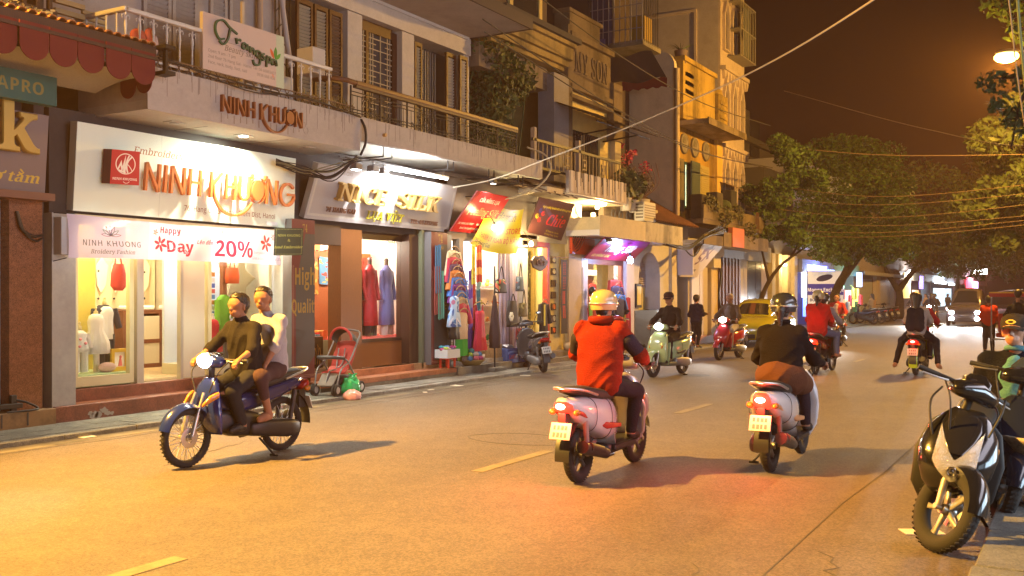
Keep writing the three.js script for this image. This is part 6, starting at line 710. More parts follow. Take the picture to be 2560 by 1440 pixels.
// yellow house
{
const t=thing('yellow_house','yellow plastered house with round ornaments, shutters and a stained parapet','house',[-11.4,0,-31.9]);
part('wall',bx(-16,-11.42,4.0,7.3,-34.2,-29.98),mt([.4,.25,.04],.85,{map:T.stained}),t);part('pilaster',bx(-11.42,-11.32,4.2,7.2,-34.2,-33.6),mt([.62,.42,.1],.85,{map:T.plaster}),t);
part('parapet',[bx(-11.7,-11.2,7.35,9.3,-33.0,-29.9),bx(-11.75,-11.12,9.2,9.35,-33.05,-29.85)],M.yellow,t);part('parapet_post',[bx(-11.7,-11.1,7.35,8.7,-34.1,-33.1),lathe([[.3,0],[.25,.2],[0,.3]],-11.4,8.7,-33.6,12)],M.yellow,t);for(let i=0;i<4;i++)part('parapet_slat',bx(-11.1,-11.06,7.6+i*.25,7.72+i*.25,-34,-33.2),M.yellow,t);for(let i=0;i<6;i++)part('parapet_slat',bx(-11.2,-11.17,8.2+(i % 3)*.28,8.32+(i % 3)*.28,-30.8-.0*i,-30.1),M.yellow,t);
part('canopy',[bx(-11.5,-10.4,7.15,7.3,-34.0,-30.0)],mt([.42,.36,.28],.9,{map:T.stained}),t);part('canopy_edge',bx(-10.42,-10.38,7.12,7.34,-34.02,-30),M.oldWall,t);
for(const z of[-30.5,-31.5,-32.6])part('round_ornament',[lathe([[0,.1],[.2,.09],[.32,.04],[.34,0]],0,0,0,20).rotateZ(-1.5708).translate(-11.42,6.62,z),tor(-11.38,6.62,z,.3,.04,'x',20,6)],mt([.22,.2,.18],.8,{map:T.stained}),t);
const D=mt([.03,.04,.035],.6),w=part('window',bx(-11.44,-11.41,4.5,6.05,-31.6,-30.5),mt([.02,.06,.06],.2),t);part('lit_gap',bx(-11.41,-11.405,4.6,5.95,-30.72,-30.66),glow([.3,.8,.7],1.2),w);
const shut=(z0,z1,x,m)=>{const s=part('shutter',bx(x,x+.05,4.4,6.1,z1,z0),m,t);for(let i=0;i<20;i++)part('slat',bx(x+.05,x+.065,4.5+i*.077,4.55+i*.077,z1+.06,z0-.06),m,s);};shut(-30.05,-30.45,-11.42,mt([.12,.1,.06],.7));shut(-30.85,-31.65,-11.3,mt([.05,.07,.06],.7));shut(-32.0,-32.9,-11.42,mt([.3,.24,.08],.7));
part('balcony',[bx(-11.42,-10.5,3.95,4.1,-36.6,-29.8),bx(-10.55,-10.48,4.1,4.55,-36.6,-29.8)],M.oldWall,t);part('window_awning',sheet((u,v)=>[-11.4+.7*v,5.75-.3*v,-33.9-u*1.5],2,2),mt([.12,.06,.04],.8),t);part('lean_to',bx(-12,-11.4,4.1,5.5,-35.3,-34.22),M.darkGlass,t);
}
for(let i=0;i<5;i++){const z=-30.3-i*.75,o=single('balcony_clutter',i % 2?[sph(0,0,0,.28,1,.8,1.1,9).translate(-10.75,4.7,z)]:[rb(-11.0,-10.6,4.1,4.9+.1*i,z-.3,z+.3,.04)],mt([[.05,.04,.03],[.04,.055,.02],[.07,.06,.06],[.05,.07,.03],[.03,.03,.03]][i],.9,{map:T.stone}),['dark covered box at the corner pipe end of the yellow balcony','dark bush on the yellow balcony, second from the corner pipe','grey covered box in the middle of the yellow balcony','green bush on the yellow balcony, second from its far end','black bin at the far end of the yellow balcony'][i],['box','bush','box','bush','bin'][i]);}
{const t=thing('balcony_plants','straggling plants hanging over the yellow balcony parapet','plants',[-10.5,4.3,-32]);leaves(t,[[0,.3,1.4,.2,.3,.6,240],[.05,0,.2,.2,.35,.7,260],[0,.2,-1.2,.2,.3,.6,220],[.05,-.4,-2.6,.2,.4,.8,240]],.13,leafMat([.06,.06,.015]),.4,'foliage');}
{const t=thing('washing','dark cloth hung over the yellow balcony wall','cloth',[-10.46,4.3,-33.3]);part('cloth',sheet((u,v)=>[-10.47+.02*Math.sin(u*9),4.6-.5*v,-33.3-.5*u],6,4),M.black,t);const q=thing('washing','dark long cloth hung near the corner of the yellow balcony','cloth',[-10.46,4.3,-35.4]);part('cloth',sheet((u,v)=>[-10.47+.02*Math.sin(u*9),4.7-.75*v,-35.4-.4*u],6,4),mt([.05,.02,.015],.9),q);}
// white house with pointed windows
{
const t=thing('gothic_house','tall pale house with pointed arch windows at the street corner','building',[-13.5,0,-35.5]),C=mt([.52,.43,.36],.85,{map:T.plaster});
part('wall',bx(-17.5,-11.5,4.1,17,-37.1,-34.25),mt([.42,.38,.36],.85,{map:T.plaster}),t);part('front_wall',bx(-11.5,-11.42,4.1,17,-37.1,-34.25),C,t);
part('panel_moulding',[bx(-16.5,-12.3,8.4,8.5,-34.25,-34.2),bx(-16.5,-12.3,12.0,12.1,-34.25,-34.2),bx(-12.4,-12.3,8.5,12,-34.25,-34.2),bx(-16.6,-16.5,8.4,12.1,-34.25,-34.2)],C,t);
const pa=(z,y,w,h)=>{const s=shape([[-w,0],[w,0],[w,h],[0,h+w*2.2],[-w,h]]),o=shape([[-w-.1,-.05],[w+.1,-.05],[w+.1,h],[0,h+w*2.2+.22],[-w-.1,h]]);o.holes.push(new THREE.Path(s.getPoints()));const f=part('window',front(ext(o,.12),-11.42,y,z),C,t);part('pane',front(ext(s,.03),-11.43,y,z),mt([.04,.035,.04],.2),f);};
for(const y of[4.9,7.7,10.6,13.4])for(const z of[-34.75,-35.65,-36.55])pa(z,y,.2,1.3);
for(const y of[7.0,9.8,12.6])part('string_course',[bx(-11.44,-11.22,y,y+.14,-37.15,-34.25),...Array.from({length:9},(_,i)=>extX([[-34.35-i*.33,y],[-34.5-i*.33,y-.3],[-34.65-i*.33,y]],-11.42,-11.3))],C,t);
const g=part('window_cage',[...[10.4,11.4,12.4].map((y)=>bx(-11.42,-10.9,y,y+.04,-36.9,-35)),...Array.from({length:7},(_,i)=>cyl([-10.92,10.4,-35.05-i*.3],[-10.92,12.4,-35.05-i*.3],.02))],mt([.2,.18,.14],.6),t);part('sash',[bx(-10.95,-10.93,10.5,12.3,-36.2,-35.4)],mt([.1,.11,.1],.2),g);
}
// ---------------------------------------------------------------- ground floor beyond the blue lit shop
{
const t=thing('arched_bank','pale arched front with a rolling shutter over a black granite base','building',[-11.4,0,-27.8]),W=mt([.56,.54,.5],.7,{map:T.plaster});
const s=shape([[0,1.2],[3.2,1.2],[3.2,3.9],[0,3.9]]);const hole=new THREE.Path();[[.35,1.2],[2.0,1.2],[2.0,2.2],...arc(1.175,2.2,.825,.75,0,180,16),[.35,2.2]].forEach((p,i)=>i?hole.lineTo(...p):hole.moveTo(...p));hole.closePath();s.holes.push(hole);
const e=ext(s,.5);part('wall',metric(front(e,-11.85,0,-26.3)),W,t);part('granite_base',bx(-11.85,-11.3,0,1.22,-29.5,-26.25),M.granite,t);part('rear_wall',bx(-12.6,-12.5,0,4,-29.6,-26.2),M.yellowWall,t);
for(let i=0;i<22;i++)part('shutter_slat',rb(-11.86,-11.82,1.9+i*.065,1.955+i*.065,-28.32,-26.62,.012,1),mt([.42,.38,.42],.5,{metalness:.2}),t);
part('wall_panel',bx(-11.86,-11.84,1.22,1.9,-28.3,-26.65),mt([.5,.45,.22],.6),t);const p=part('poster_frame',bx(-11.5,-11.3,1.3,2.0,-26.75,-26.35),M.black,t);part('poster',bx(-11.298,-11.29,1.38,1.92,-26.7,-26.4),mt([.6,.45,.05],.5),p);letters3('MY',.28,.04,3.2,-27.85,-28.5,-11.34,0,mt([.03,.03,.05],.5),t,font);
part('pillar',bx(-11.7,-11.25,0,3.6,-29.5,-29.05),mt([.56,.5,.36],.8,{map:T.plaster}),t);
}
{const t=thing('narrow_door','narrow dark doorway beside a louvred pale door','door',[-11.6,0,-29.5]);part('louvred_door',bx(-11.6,-11.55,.1,2.6,-30.0,-29.52),mt([.45,.44,.46],.6),t);part('opening',bx(-12.2,-11.7,.1,3.2,-30.6,-30.02),M.black,t);for(let i=0;i<12;i++)part('slat',bx(-11.55,-11.535,1.2+i*.1,1.26+i*.1,-29.96,-29.56),mt([.4,.39,.42],.6),t);}
{
const t=thing('pale_shop','closed shop with tall pale doors behind the standing woman','shop',[-11.1,0,-31]);part('wall',bx(-14,-11.3,0,4,-33.0,-30.6),mt([.5,.46,.42],.8,{map:T.plaster}),t);part('door_leaf',bx(-11.3,-11.22,.3,2.6,-31.5,-30.75),mt([.5,.44,.41],.6),t);part('door_leaf',bx(-11.3,-11.22,.3,2.6,-32.3,-31.53),mt([.48,.42,.4],.6),t);part('door_lock',bx(-11.22,-11.2,1.1,1.25,-31.75,-31.6),mt([.3,.26,.22],.5),t);part('pillar',bx(-11.4,-11.1,0,3.3,-33.0,-32.35),mt([.56,.44,.2],.8,{map:T.plaster}),t);part('pillar_cap',[bx(-11.45,-11.0,2.6,3.0,-33.05,-32.3),bx(-11.5,-10.9,3.0,3.3,-33.1,-32.25)],M.cream,t);part('step',bx(-11.9,-11.0,.03,.3,-32.4,-30.6),mt([.3,.14,.1],.7),t);
const tx=canvasTex(256,256,(x)=>{x.fillStyle='#c9bcae';x.fillRect(0,0,256,256);x.save();x.translate(128,110);x.rotate(-.45);x.fillStyle='#5a1c14';vt(x,'SX',0,30,120,{bold:true,align:'center',skew:.2});x.fillRect(-30,-95,90,36);x.restore();x.fillStyle='#3a3026';for(let i=0;i<9;i++){x.fillRect(26+i*15,194,9+i % 3*2,18);x.fillRect(40+i*13,224,8+i % 2*3,16);}});
const o=thing('leather_sign','slanted pale sign with dark red lettering over the pale doors','sign',[-10.9,2.8,-30.8]);board('sign_face',[[-10.55,3.3,-30.0],[-10.55,3.3,-31.9],[-11.1,2.25,-30.9],[-11.2,2.25,-29.6]],mt([1,1,1],.5,{map:tx}),.03,mt([.4,.38,.36],.5),o);part('side_panel',bx(-11.6,-10.75,2.3,3.3,-29.6,-29.56),mt([.6,.56,.62],.6),o);
}
{const t=thing('stained_canopy','old concrete canopy with stained yellow edge at the corner','canopy',[-11,3.4,-33]);part('slab',bx(-11.9,-10.42,3.3,3.42,-36.7,-29.6),mt([.5,.44,.36],.8,{map:T.plaster}),t);part('edge',bx(-10.44,-10.38,3.28,3.75,-36.72,-31.5),M.oldWall,t);part('edge',bx(-10.44,-10.4,3.28,3.6,-31.5,-29.6),M.oldWall,t);single('orange_cover',bx(-10.5,-10.34,3.3,3.95,-33.6,-32.3),mt([.45,.12,.03],.7),'orange tarpaulin cover hung over the canopy edge','cover');}
{const t=thing('cable_bundle','thick black trunk of bundled cables crossing under the corner canopy','cables',[-10.6,3.4,-29]);for(let i=0;i<10;i++)part('cable',tube([[-10.5+rr(-.08,.08),3.2+rr(-.08,.08),-26.6],[-10.45,3.12+rr(-.07,.07),-28.4],[-10.4+rr(-.08,.08),3.5+rr(-.06,.06),-29.6],[-10.4,3.85+rr(-.15,.1),-31.5+rr(-.5,.5)]],rr(.015,.035),26,5),M.black,t);part('cable',tube([[-10.5,3.2,-27.8],[-10.4,2.85,-28.6],[-10.45,3.25,-29.6]],.02,16,5),M.black,t);part('fallen_cable',[tube([[-11.2,3.1,-33.1],[-11.05,2.4,-33.2],[-11.1,1.6,-33.1],[-11.0,1.0,-33.2]],.04,16,6)],M.black,t);}
{const t=thing('folding_shutter','tall dark brown folding metal shutter beside the parked car','shutter',[-11.3,0,-34.5]);for(let i=0;i<16;i++)part('leaf',bx(-11.36+.05*(i % 2),-11.32+.05*(i % 2),.1,3.3,-33.3-i*.19,-33.12-i*.19),mt([.085,.03,.02],.6),t);part('back_panel',bx(-11.5,-11.4,.1,3.3,-36.3,-33.1),mt([.06,.022,.015],.7),t);part('lintel',bx(-11.7,-11.2,3.0,3.3,-36.4,-33.1),M.darkWood,t);}
{const t=thing('glass_shop','unlit glass shopfront reflecting blue light, past the brown shutter','shop',[-11.4,0,-38]);part('wall',bx(-14,-11.6,0,5,-40.4,-36.4),M.darkWall,t);for(const[z0,z1,c]of[[-36.5,-37.4,[.5,.46,.5]],[-37.45,-38.5,[.02,.025,.04]],[-38.55,-39.3,[.03,.04,.06]],[-39.35,-40.2,[.42,.36,.42]]])part('panel',bx(-11.46,-11.4,.1,3,z1,z0),mt(c,.15),t);part('lintel',bx(-11.6,-11.3,3,3.6,-40.4,-36.4),M.greyWall,t);}
// ================================================================ the far end of the street
{
const t=thing('column_front','house front with tall yellow lit columns under the trees','house',[-11.4,0,-42.5]);part('wall',bx(-14,-11.6,0,7,-45,-40.4),M.darkWall,t);for(const z of[-40.8,-41.8,-43.2,-44.4])part('column',bx(-11.6,-11.3,0,3.4,z-.25,z+.25),M.cream,t);part('lamp',bx(-11.3,-11.24,2.9,3.0,-42.6,-41.9),glow([1,.7,.3],8),t);ptLight(-11.0,2.9,-42.3,[1,.66,.25],16);
}
function farShop(z0,z1,label,wall,face,lights,o={}){
const zm=(z0+z1)/2,t=thing('far_shop',label,'shop',[-11.4,0,zm]);part('wall',[bx(-14,-11.6,3.1,o.h??8,z1,z0),bx(-14,-13.6,0,3.1,z1,z0),bx(-13.6,-11.5,0,3.1,z1,z1+.15)],wall,t);part('lintel',bx(-11.7,-11.2,2.7,3.3,z1,z0),face,t);part('floor',bx(-13.6,-11.3,0,.15,z1,z0),M.concrete,t);
for(const[x,y,z,sx,sy,sz,c,k]of lights)part('lit_sign',bx(x-sx,x+sx,y-sy,y+sy,z-sz,z+sz),glow(c,k),t);
if(o.light)ptLight(...o.light);return t;
}
farShop(-45.1,-51.5,'far shop with bright blue and white light under the trees',mt([.3,.28,.32],.8),mt([.12,.14,.3],.6),[[-11.3,2.15,-46.4,.04,.6,.9,[.85,.92,1],3.2],[-11.25,2.9,-48,.06,.18,2,[.06,.1,.95],5],[-11,2.4,-50,.06,.5,.5,[.1,.25,1],5],[-11.05,1.5,-47.2,.06,.5,.3,[1,.1,.3],2.5],[-10.9,2.6,-46,.1,.1,.2,[.9,.95,1],14],[-12,1.3,-49.5,.04,.7,.9,[.08,.2,1],4]],{light:[-10.6,2.5,-47.5,[.35,.5,1],30]});
farShop(-51.6,-58,'far shop hung with bright green, red and white goods',mt([.25,.28,.26],.8),mt([.1,.25,.2],.6),[[-11.25,2.2,-53,.05,.5,1,[.1,.9,.5],3],[-11.1,1.4,-54.2,.06,.5,.8,[1,.25,.1],2.2],[-11.1,1.5,-56.5,.06,.5,.6,[1,.85,.2],2],[-11,2.5,-57,.06,.4,.5,[.3,.5,1],3],[-11.3,2.9,-55,.05,.2,2,[.9,.95,1],1.4]],{light:[-10.7,2.4,-54.5,[.6,.9,.9],16]});
farShop(-72,-84,'far shop with tall yellow and orange posters',mt([.3,.24,.2],.8),mt([.3,.25,.15],.6),[[-11.2,2.3,-75,.06,.9,1.4,[1,.72,.2],1.4],[-11.2,1.3,-79,.06,.7,1.2,[.95,.5,.15],1.3],[-11.1,3.3,-76,.08,.12,.5,[.95,.97,1],16],[-11.2,2.6,-82,.05,.5,.8,[.3,.2,.95],3]],{light:[-10.4,3,-77,[.95,.95,1],26]});
farShop(-84.5,-106,'far shop with long white fluorescent tubes',mt([.2,.25,.3],.8),mt([.35,.4,.45],.6),[[-11,2.7,-92,.1,.1,3,[.85,.95,1],14],[-11,2.6,-101,.1,.08,2.5,[.85,.95,1],12],[-11.3,1.4,-96,.05,.8,6,[.5,.75,.9],1.1]],{light:[-10,2.8,-95,[.8,.92,1],40]});
farShop(-107,-140,'far shop glowing red and violet below white lamps',mt([.2,.18,.2],.8),mt([.3,.05,.1],.6),[[-11,2.6,-116,.1,.9,2.5,[1,.08,.15],4],[-11,2.4,-122,.1,.7,2.5,[.7,.5,1],4],[-10.6,4.2,-119,.35,.3,.6,[.95,.97,1],20],[-10.4,4.3,-125,.35,.3,.6,[.95,.97,1],20],[-11,1.3,-125,.1,.9,4,[.9,.15,.1],1.4]],{light:[-9.5,3.6,-120,[1,.5,.6],60]});
{const t=thing('grey_shutters','plain grey shuttered fronts where motorbikes stand parked','building',[-11.4,0,-65]);part('wall',bx(-14,-11.55,0,7,-72,-58),mt([.26,.22,.2],.8,{map:T.plaster}),t);part('shutter',bx(-11.55,-11.5,.1,2.6,-63.5,-59.5),mt([.32,.32,.36],.6),t);part('shutter',bx(-11.55,-11.5,.1,2.6,-70,-65.5),mt([.33,.3,.3],.6),t);part('pillar',bx(-11.55,-11.3,0,3,-65.2,-64),mt([.42,.34,.28],.8),t);part('canopy',bx(-11.6,-10.9,2.8,3.0,-72,-58),M.greyWall,t);part('window',bx(-11.54,-11.48,3.6,5.2,-66,-63),mt([.1,.14,.18],.3),t);}
{const t=thing('end_building','dark building closing the view at the end of the street','building',[-4,0,-172]);part('wall',bx(-40,30,0,14,-176,-172),mt([.10,.08,.07],.9),t);for(let i=0;i<9;i++){const w=part('window',bx(-12+i*2.4,-10.8+i*2.4,4.5,6.3,-172,-171.9),i % 4===2?glow([1,.7,.4],.5):M.darkGlass,t);}}
{const t=thing('rear_block','dark block of flats behind the trees','building',[-17,0,-52]);part('wall',bx(-24,-14.2,0,9,-64,-41),mt([.05,.04,.036],.9),t);part('parapet',bx(-24,-14,9,9.3,-64,-41),M.darkWall,t);for(let i=0;i<4;i++)for(let j=0;j<2;j++)part('window',bx(-14.2,-14.15,5+j*3.4,6.8+j*3.4,-43.5-i*5,-42-i*5),M.darkGlass,t);part('roof_shed',bx(-16,-14.2,9.3,10.6,-47,-44),M.darkWall,t);}
// money exchange board on the kerb
{const tx=canvasTex(256,360,(x)=>{x.fillStyle='#cfd4e6';x.fillRect(0,0,256,360);x.fillStyle='#33369a';x.fillRect(0,112,256,96);x.fillStyle='#e8e8f4';vt(x,'Money Exchange',128,178,42,{bold:true,align:'center',sx:.78});x.fillStyle='#22264a';vt(x,'BOOKING OFFICE',128,262,34,{bold:true,align:'center',sx:.8});vt(x,'TOUR INFORMATION',128,322,34,{bold:true,align:'center',sx:.74});x.beginPath();x.ellipse(120,60,60,26,-.3,0,7);x.fill();});
const t=thing('exchange_board','blue and white money exchange board standing under the trees','sign',[-10.2,1.9,-45.4]);board('sign_face',[[-10.95,2.75,-45.1],[-9.6,2.75,-46.1],[-9.6,.85,-46.1],[-10.95,.85,-45.1]],(()=>{const m=mt([1,1,1],.5,{map:tx});m.emissive.setRGB(1,1,1);m.emissiveMap=tx;m.emissiveIntensity=.35;return m;})(),.12,mt([.1,.1,.3],.5),t);part('post',cyl([-10.27,.06,-45.7],[-10.27,.95,-45.7],.05),M.blackIron,t);}
// goods hung outside the far shops
{const C=[[.6,.05,.15],[.75,.1,.25],[.05,.1,.5],[.7,.7,.75],[.1,.5,.35],[.6,.25,.05],[.2,.05,.3],[.5,.55,.1],[.65,.05,.05],[.1,.25,.6]];for(let i=0;i<14;i++){const z=-46-i*.85,y=1.0+.35*(i % 3);const o=single('hanging_goods',[rb(-.09,.09,-.3,.3,-.28,.28,.06).translate(-11.05+.1*(i % 2),y,z),cyl([-11.05+.1*(i % 2),y+.3,z],[-11.2,y+.5,z],.02)],mt(C[(i*7)% 10],.6),['crimson','hot pink','blue','white','green','orange','violet','lime','scarlet','azure'][(i*7)% 10]+' garment hanging outside the '+(i<7?'blue':'green')+' lit far shop','goods','goods hanging outside the far shops');}}
// ---------------------------------------------------------------- trees
function tree(label,at,limbs,clumps,size,m,hang=0,bark=mt([.07,.05,.035],.95,{map:T.stone,bumpMap:T.pebble,bumpScale:.03})){const t=thing('street_tree',label,'tree',at);const[x,y,z]=at;mesh('trunk',limbs.map((l)=>{const pts=l.slice(1).map(([a,b,c])=>V(a-x,b-y,c-z)),cv=new THREE.CatmullRomCurve3(pts),n=12,rings=[];for(let i=0;i<=n;i++){const p=cv.getPoint(i/n),tn=cv.getTangent(i/n),u=V(1,0,0).cross(tn).normalize(),w=tn.clone().cross(u),r=l[0]*(1-.72*i/n)*(1+.06*Math.sin(i*2.3));rings.push(Array.from({length:10},(_,k)=>{const a=k/10*6.283,q=p.clone().addScaledVector(u,Math.cos(a)*r).addScaledVector(w,Math.sin(a)*r);return q.toArray();}));}return loft(rings);}),bark,t);leaves(t,clumps.map(([a,b,c,...r])=>[a-x,b-y,c-z,...r]),size,m,hang);return t;}
const L1=leafMat([.045,.1,.009],.25),L2=leafMat([.04,.07,.01],.25),L3=leafMat([.055,.085,.009],.3);
tree('slender leaning tree just behind the parked car',[-10.7,.06,-36.2],[[.12,[-10.7,.06,-36.2],[-10.5,1.6,-36.3],[-10.0,2.7,-36.8],[-9.2,3.4,-37.2]],[.06,[-10.3,2.2,-36.5],[-10.5,3.2,-36.4],[-10.7,4.6,-36.2]],[.05,[-9.6,3.1,-37],[-9.2,3.9,-37.2],[-8.9,4.8,-37.5]]],[...blobs(-10.0,5.6,-37.2,1.5,1.9,26,300),...blobs(-9.3,4.1,-37.4,1.0,.5,8,140)],.14,L1,.2);
tree('big dark leaning tree with a wide feathery crown mid street',[-10.4,.06,-45.8],[[.3,[-10.4,.06,-45.8],[-10.0,1.6,-45.9],[-9.4,2.9,-46],[-9.2,5.2,-46.4]],[.16,[-9.6,2.4,-46],[-8.6,3.7,-46.2],[-7.6,4.6,-46.8]],[.14,[-9.4,3.2,-46],[-10.4,4.6,-45.4],[-10.6,6,-45]]],[...blobs(-9.2,5.9,-45.5,2.9,2.2,50,420),...blobs(-8.2,4.0,-46.0,2.2,.7,20,260),...blobs(-9.6,7.6,-44.5,1.8,.8,14,280)],.17,L1,.3);
tree('forked tree at the far grey shutters',[-10.7,.06,-68.5],[[.34,[-10.7,.06,-68.5],[-10.7,1.8,-68.5],[-10.9,2.4,-68.5]],[.2,[-10.75,1.9,-68.5],[-11.6,3.6,-68],[-12,5.4,-67.6]],[.2,[-10.7,2,-68.5],[-9.6,3.8,-69],[-9.0,6,-69]],[.12,[-9.9,3.2,-68.8],[-8.6,3.9,-69],[-7.6,4.4,-69]]],[...blobs(-10.2,6.8,-67,4.2,2.4,36,300),...blobs(-8.2,4.6,-68,2.6,.8,14,220)],.24,L2,.2);
tree('dim tree crown beyond the forked tree',[-9.8,.06,-92],[[.3,[-9.8,.06,-92],[-9.7,2.4,-92],[-9.2,5,-92]]],[...blobs(-8.4,6.5,-90,5.2,2.8,34,220)],.3,L2,.2);
tree('tall tree overhanging the far roadway from the right',[1.2,.12,-74],[[.3,[1.2,.12,-74],[.8,4,-74],[-1.4,8,-74]]],[...blobs(-4.6,6.8,-75,4.8,3.2,40,260),...blobs(-3.0,11,-73,4,2.6,26,220)],.27,L2,.2);
tree('large leaved tree overhanging the road at the right edge',[.7,.12,-39],[[.24,[.7,.12,-39],[.5,4,-39],[-.8,6.4,-38.6]],[.1,[-.4,5.8,-38.7],[-2.2,6.6,-38.5],[-3.4,6.2,-38.5]]],[...blobs(-2.3,6.0,-38.5,2.0,1.7,34,210),...blobs(-2.6,3.9,-39.5,1.5,.7,12,80),...blobs(-1.6,8.0,-38,1.2,.6,8,150)],.25,L3,.3);
tree('dark broad leaved branch hanging before the glowing lamp',[.6,.12,-19.5],[[.2,[.6,.12,-19.5],[.5,4,-19.6],[-.3,6.6,-20]],[.06,[.2,5.6,-19.8],[-.7,5.6,-20],[-1.5,5.7,-20.2]],[.05,[-.2,6.2,-20],[-1.0,5.3,-20],[-1.2,4.4,-20]]],[[-1.55,5.65,-20.2,.28,.2,.3,70],[-1.35,5.2,-20.1,.25,.22,.3,70],[-1.05,4.85,-20,.26,.3,.3,90],[-1.25,5.0,-20.3,.2,.2,.2,40],[-.85,5.6,-20,.35,.35,.4,130],[-.8,4.9,-20,.3,.4,.4,120],[-.75,4.35,-20,.26,.24,.3,60],[-1.05,6.9,-21.5,.3,.3,.3,40],[-.8,6.1,-20.4,.2,.3,.3,60]],.16,leafMat([.035,.07,.02],.15),.6);
tree('yellowish leaves high beside the glowing street lamp',[1.1,.12,-31],[[.18,[1.1,.12,-31],[.8,5,-31],[-.6,9,-30]]],[[-2.0,9.6,-29.5,.55,.5,.6,130],[-1.4,9.9,-30,.6,.5,.7,130],[-1.6,8.9,-30,.4,.4,.5,70]],.22,L3,.4);
// ---------------------------------------------------------------- wires
{const w=(name,pts,r,c,label)=>{const t=thing(name,label,'wire',pts[0]);part('wire',tube(pts,r,40,5),mt(c,.7),t);return t;};
w('sagging_wire',[[-10.62,3.76,-15.8],[-10.2,3.95,-16.5],[-8.9,4.2,-16.2],[-6.6,4.62,-15.5],[-4.35,5.03,-14.5],[-2.04,5.2,-12],[1.2,5.6,-8]],.013,[.55,.46,.32],'long pale wire sagging across the street from the silk shop');
w('hose_loop',[[-10.55,4.9,-18.6],[-10.3,4.75,-19.0],[-10.2,4.5,-19.05],[-10.25,4.1,-18.7],[-10.55,3.78,-18.1],[-10.75,3.7,-17.7]],.022,[.5,.4,.24],'pale cable looping down at the end of the long canopy');
const low=[[-10.1,8.3,-16],[-10.1,7.7,-22],[-10.1,7.5,-28],[-10.1,7.9,-36]];for(let i=0;i<3;i++)w('street_wire',low.map(([x,y,z],k)=>[x+.04*i,y-[0,1.3,1.55][i]-.1*k*(i % 2),z]),.014,[.03,.025,.02],['uppermost dark wire along the left house fronts','middle dark wire along the left house fronts','lowest dark wire along the left house fronts'][i]);
for(let i=0;i<7;i++)w('cross_wire',[[-10.8,[7.4,5.9,5.4,5.0,4.6,4.2,4.0][i],-37],[-6.5,[6.7,5.2,4.9,4.45,4.15,3.9,3.75][i],-37],[.5,[6.0,5.3,5.0,4.7,4.3,4.2,4.05][i],-35]],i===0?.018:.012,[.12,.08,.045],['highest','second highest','third highest','middle','third lowest','second lowest','lowest'][i]+' wire strung across the street before the trees');
w('high_wire',[[-8,7.9,-30],[-3.5,5.9,-27],[-1.3,5.2,-26],[.5,5.4,-25]],.012,[.2,.12,.05],'thin wire catching the lamp light below the glow');
for(let i=0;i<4;i++)w('near_wire',[[-.62+i*.1,4.6,-8.8],[-.55+i*.06,4.05,-8.9],[-.5+i*.05,3.5,-9.0],[-.42+i*.06,2.9-.2*(i % 2),-9.1],[-.3+i*.1,2.2,-9.2]],i===1?.012:.006,i===1?[.09,.12,.06]:[.2,.16,.12],['leftmost','thick greenish','second from the right','rightmost'][i]+' thin wire hanging at the upper right corner');
}
// ---------------------------------------------------------------- opposite side, behind the camera's right: a shop, and an unseen lit sign added above it to light the left fronts
{const t=thing('opposite_shop','shop on the right side of the street with an added unseen lit sign','shop',[6.5,0,-8]);part('wall',[bx(6.3,9,0,14,-24,8)],mt([.45,.42,.42],.8,{map:T.plaster}),t);const s=part('lit_sign',bx(6.08,6.2,5.0,7.6,-16,0),glow([.9,.88,1],3),t);for(let i=0;i<4;i++)part('window',bx(6.22,6.3,.6,2.8,-15+i*4,-12+i*4),glow([.6,.82,1],2),t);const q=new THREE.RectAreaLight(0xffffff,11,7,2.2);q.color.setRGB(.6,.82,1);q.position.set(6.05,1.7,-7.5);q.lookAt(-11,1.7,-7.5);scene.add(q);const l=new THREE.RectAreaLight(0xffffff,1.7,16,2.6);l.color.setRGB(.92,.86,1);l.position.set(6.0,6.3,-8);l.lookAt(-11,5.2,-8);scene.add(l);}
// ================================================================ scooters and motorbikes: local axes +x forward, +z to the rider's right, origin on the ground between the wheels
const paint=(c,r=.22)=>mt(c,r,{clearcoat:.8,clearcoatRoughness:.1});
const ringZ=(x,cy,hw,hh,o)=>ringX(x,cy,hw,hh,o);
function wheelGeo(R,r,spokes,alloy){
const ty=loftTorus(R,r),rim=[tor(0,0,0,R-r*.9,.012,'z',40,8),tor(0,0,r*.55,R-r*1.15,.009,'z',40,6),tor(0,0,-r*.55,R-r*1.15,.009,'z',40,6),cyl([0,0,-.05],[0,0,.05],.035,.035,14)];
if(alloy)for(let i=0;i<spokes;i++){const a=i/spokes*6.283,q=loft([[.03,.02,.014],[R*.45,.014,.012],[R-r*1.05,.024,.016]].map(([d,w,h])=>[[d,-w,-h],[d,w,-h],[d,w,h],[d,-w,h]]));q.rotateZ(a);rim.push(q);}else for(let i=0;i<spokes;i++){const a=i/spokes*6.283,b=a+(i % 2?.5:-.5),s=i % 4<2?.03:-.03;rim.push(cyl([Math.cos(a)*.03,Math.sin(a)*.03,s],[Math.cos(b)*(R-r),Math.sin(b)*(R-r),0],.0035,.0035,4));}
const disc=[lathe([[.05,0],[R*.34,0],[R*.34,.005],[.05,.005]],0,0,0,24).rotateX(Math.PI/2).translate(0,0,-.045)];
return{ty,rim,disc};
}
function loftTorus(R,r){const g=[new THREE.TorusGeometry(R-r,r,14,56)];for(let i=0;i<44;i++){const a=i/44*6.283;for(const s of[-1,1]){const q=bx(-.004,.004,-.007,.007,-.004,.022);q.rotateX(s*.5);q.translate(R-.001,0,s*r*.3);q.rotateZ(a+(s>0?.07:0));g.push(q);}}return g;}
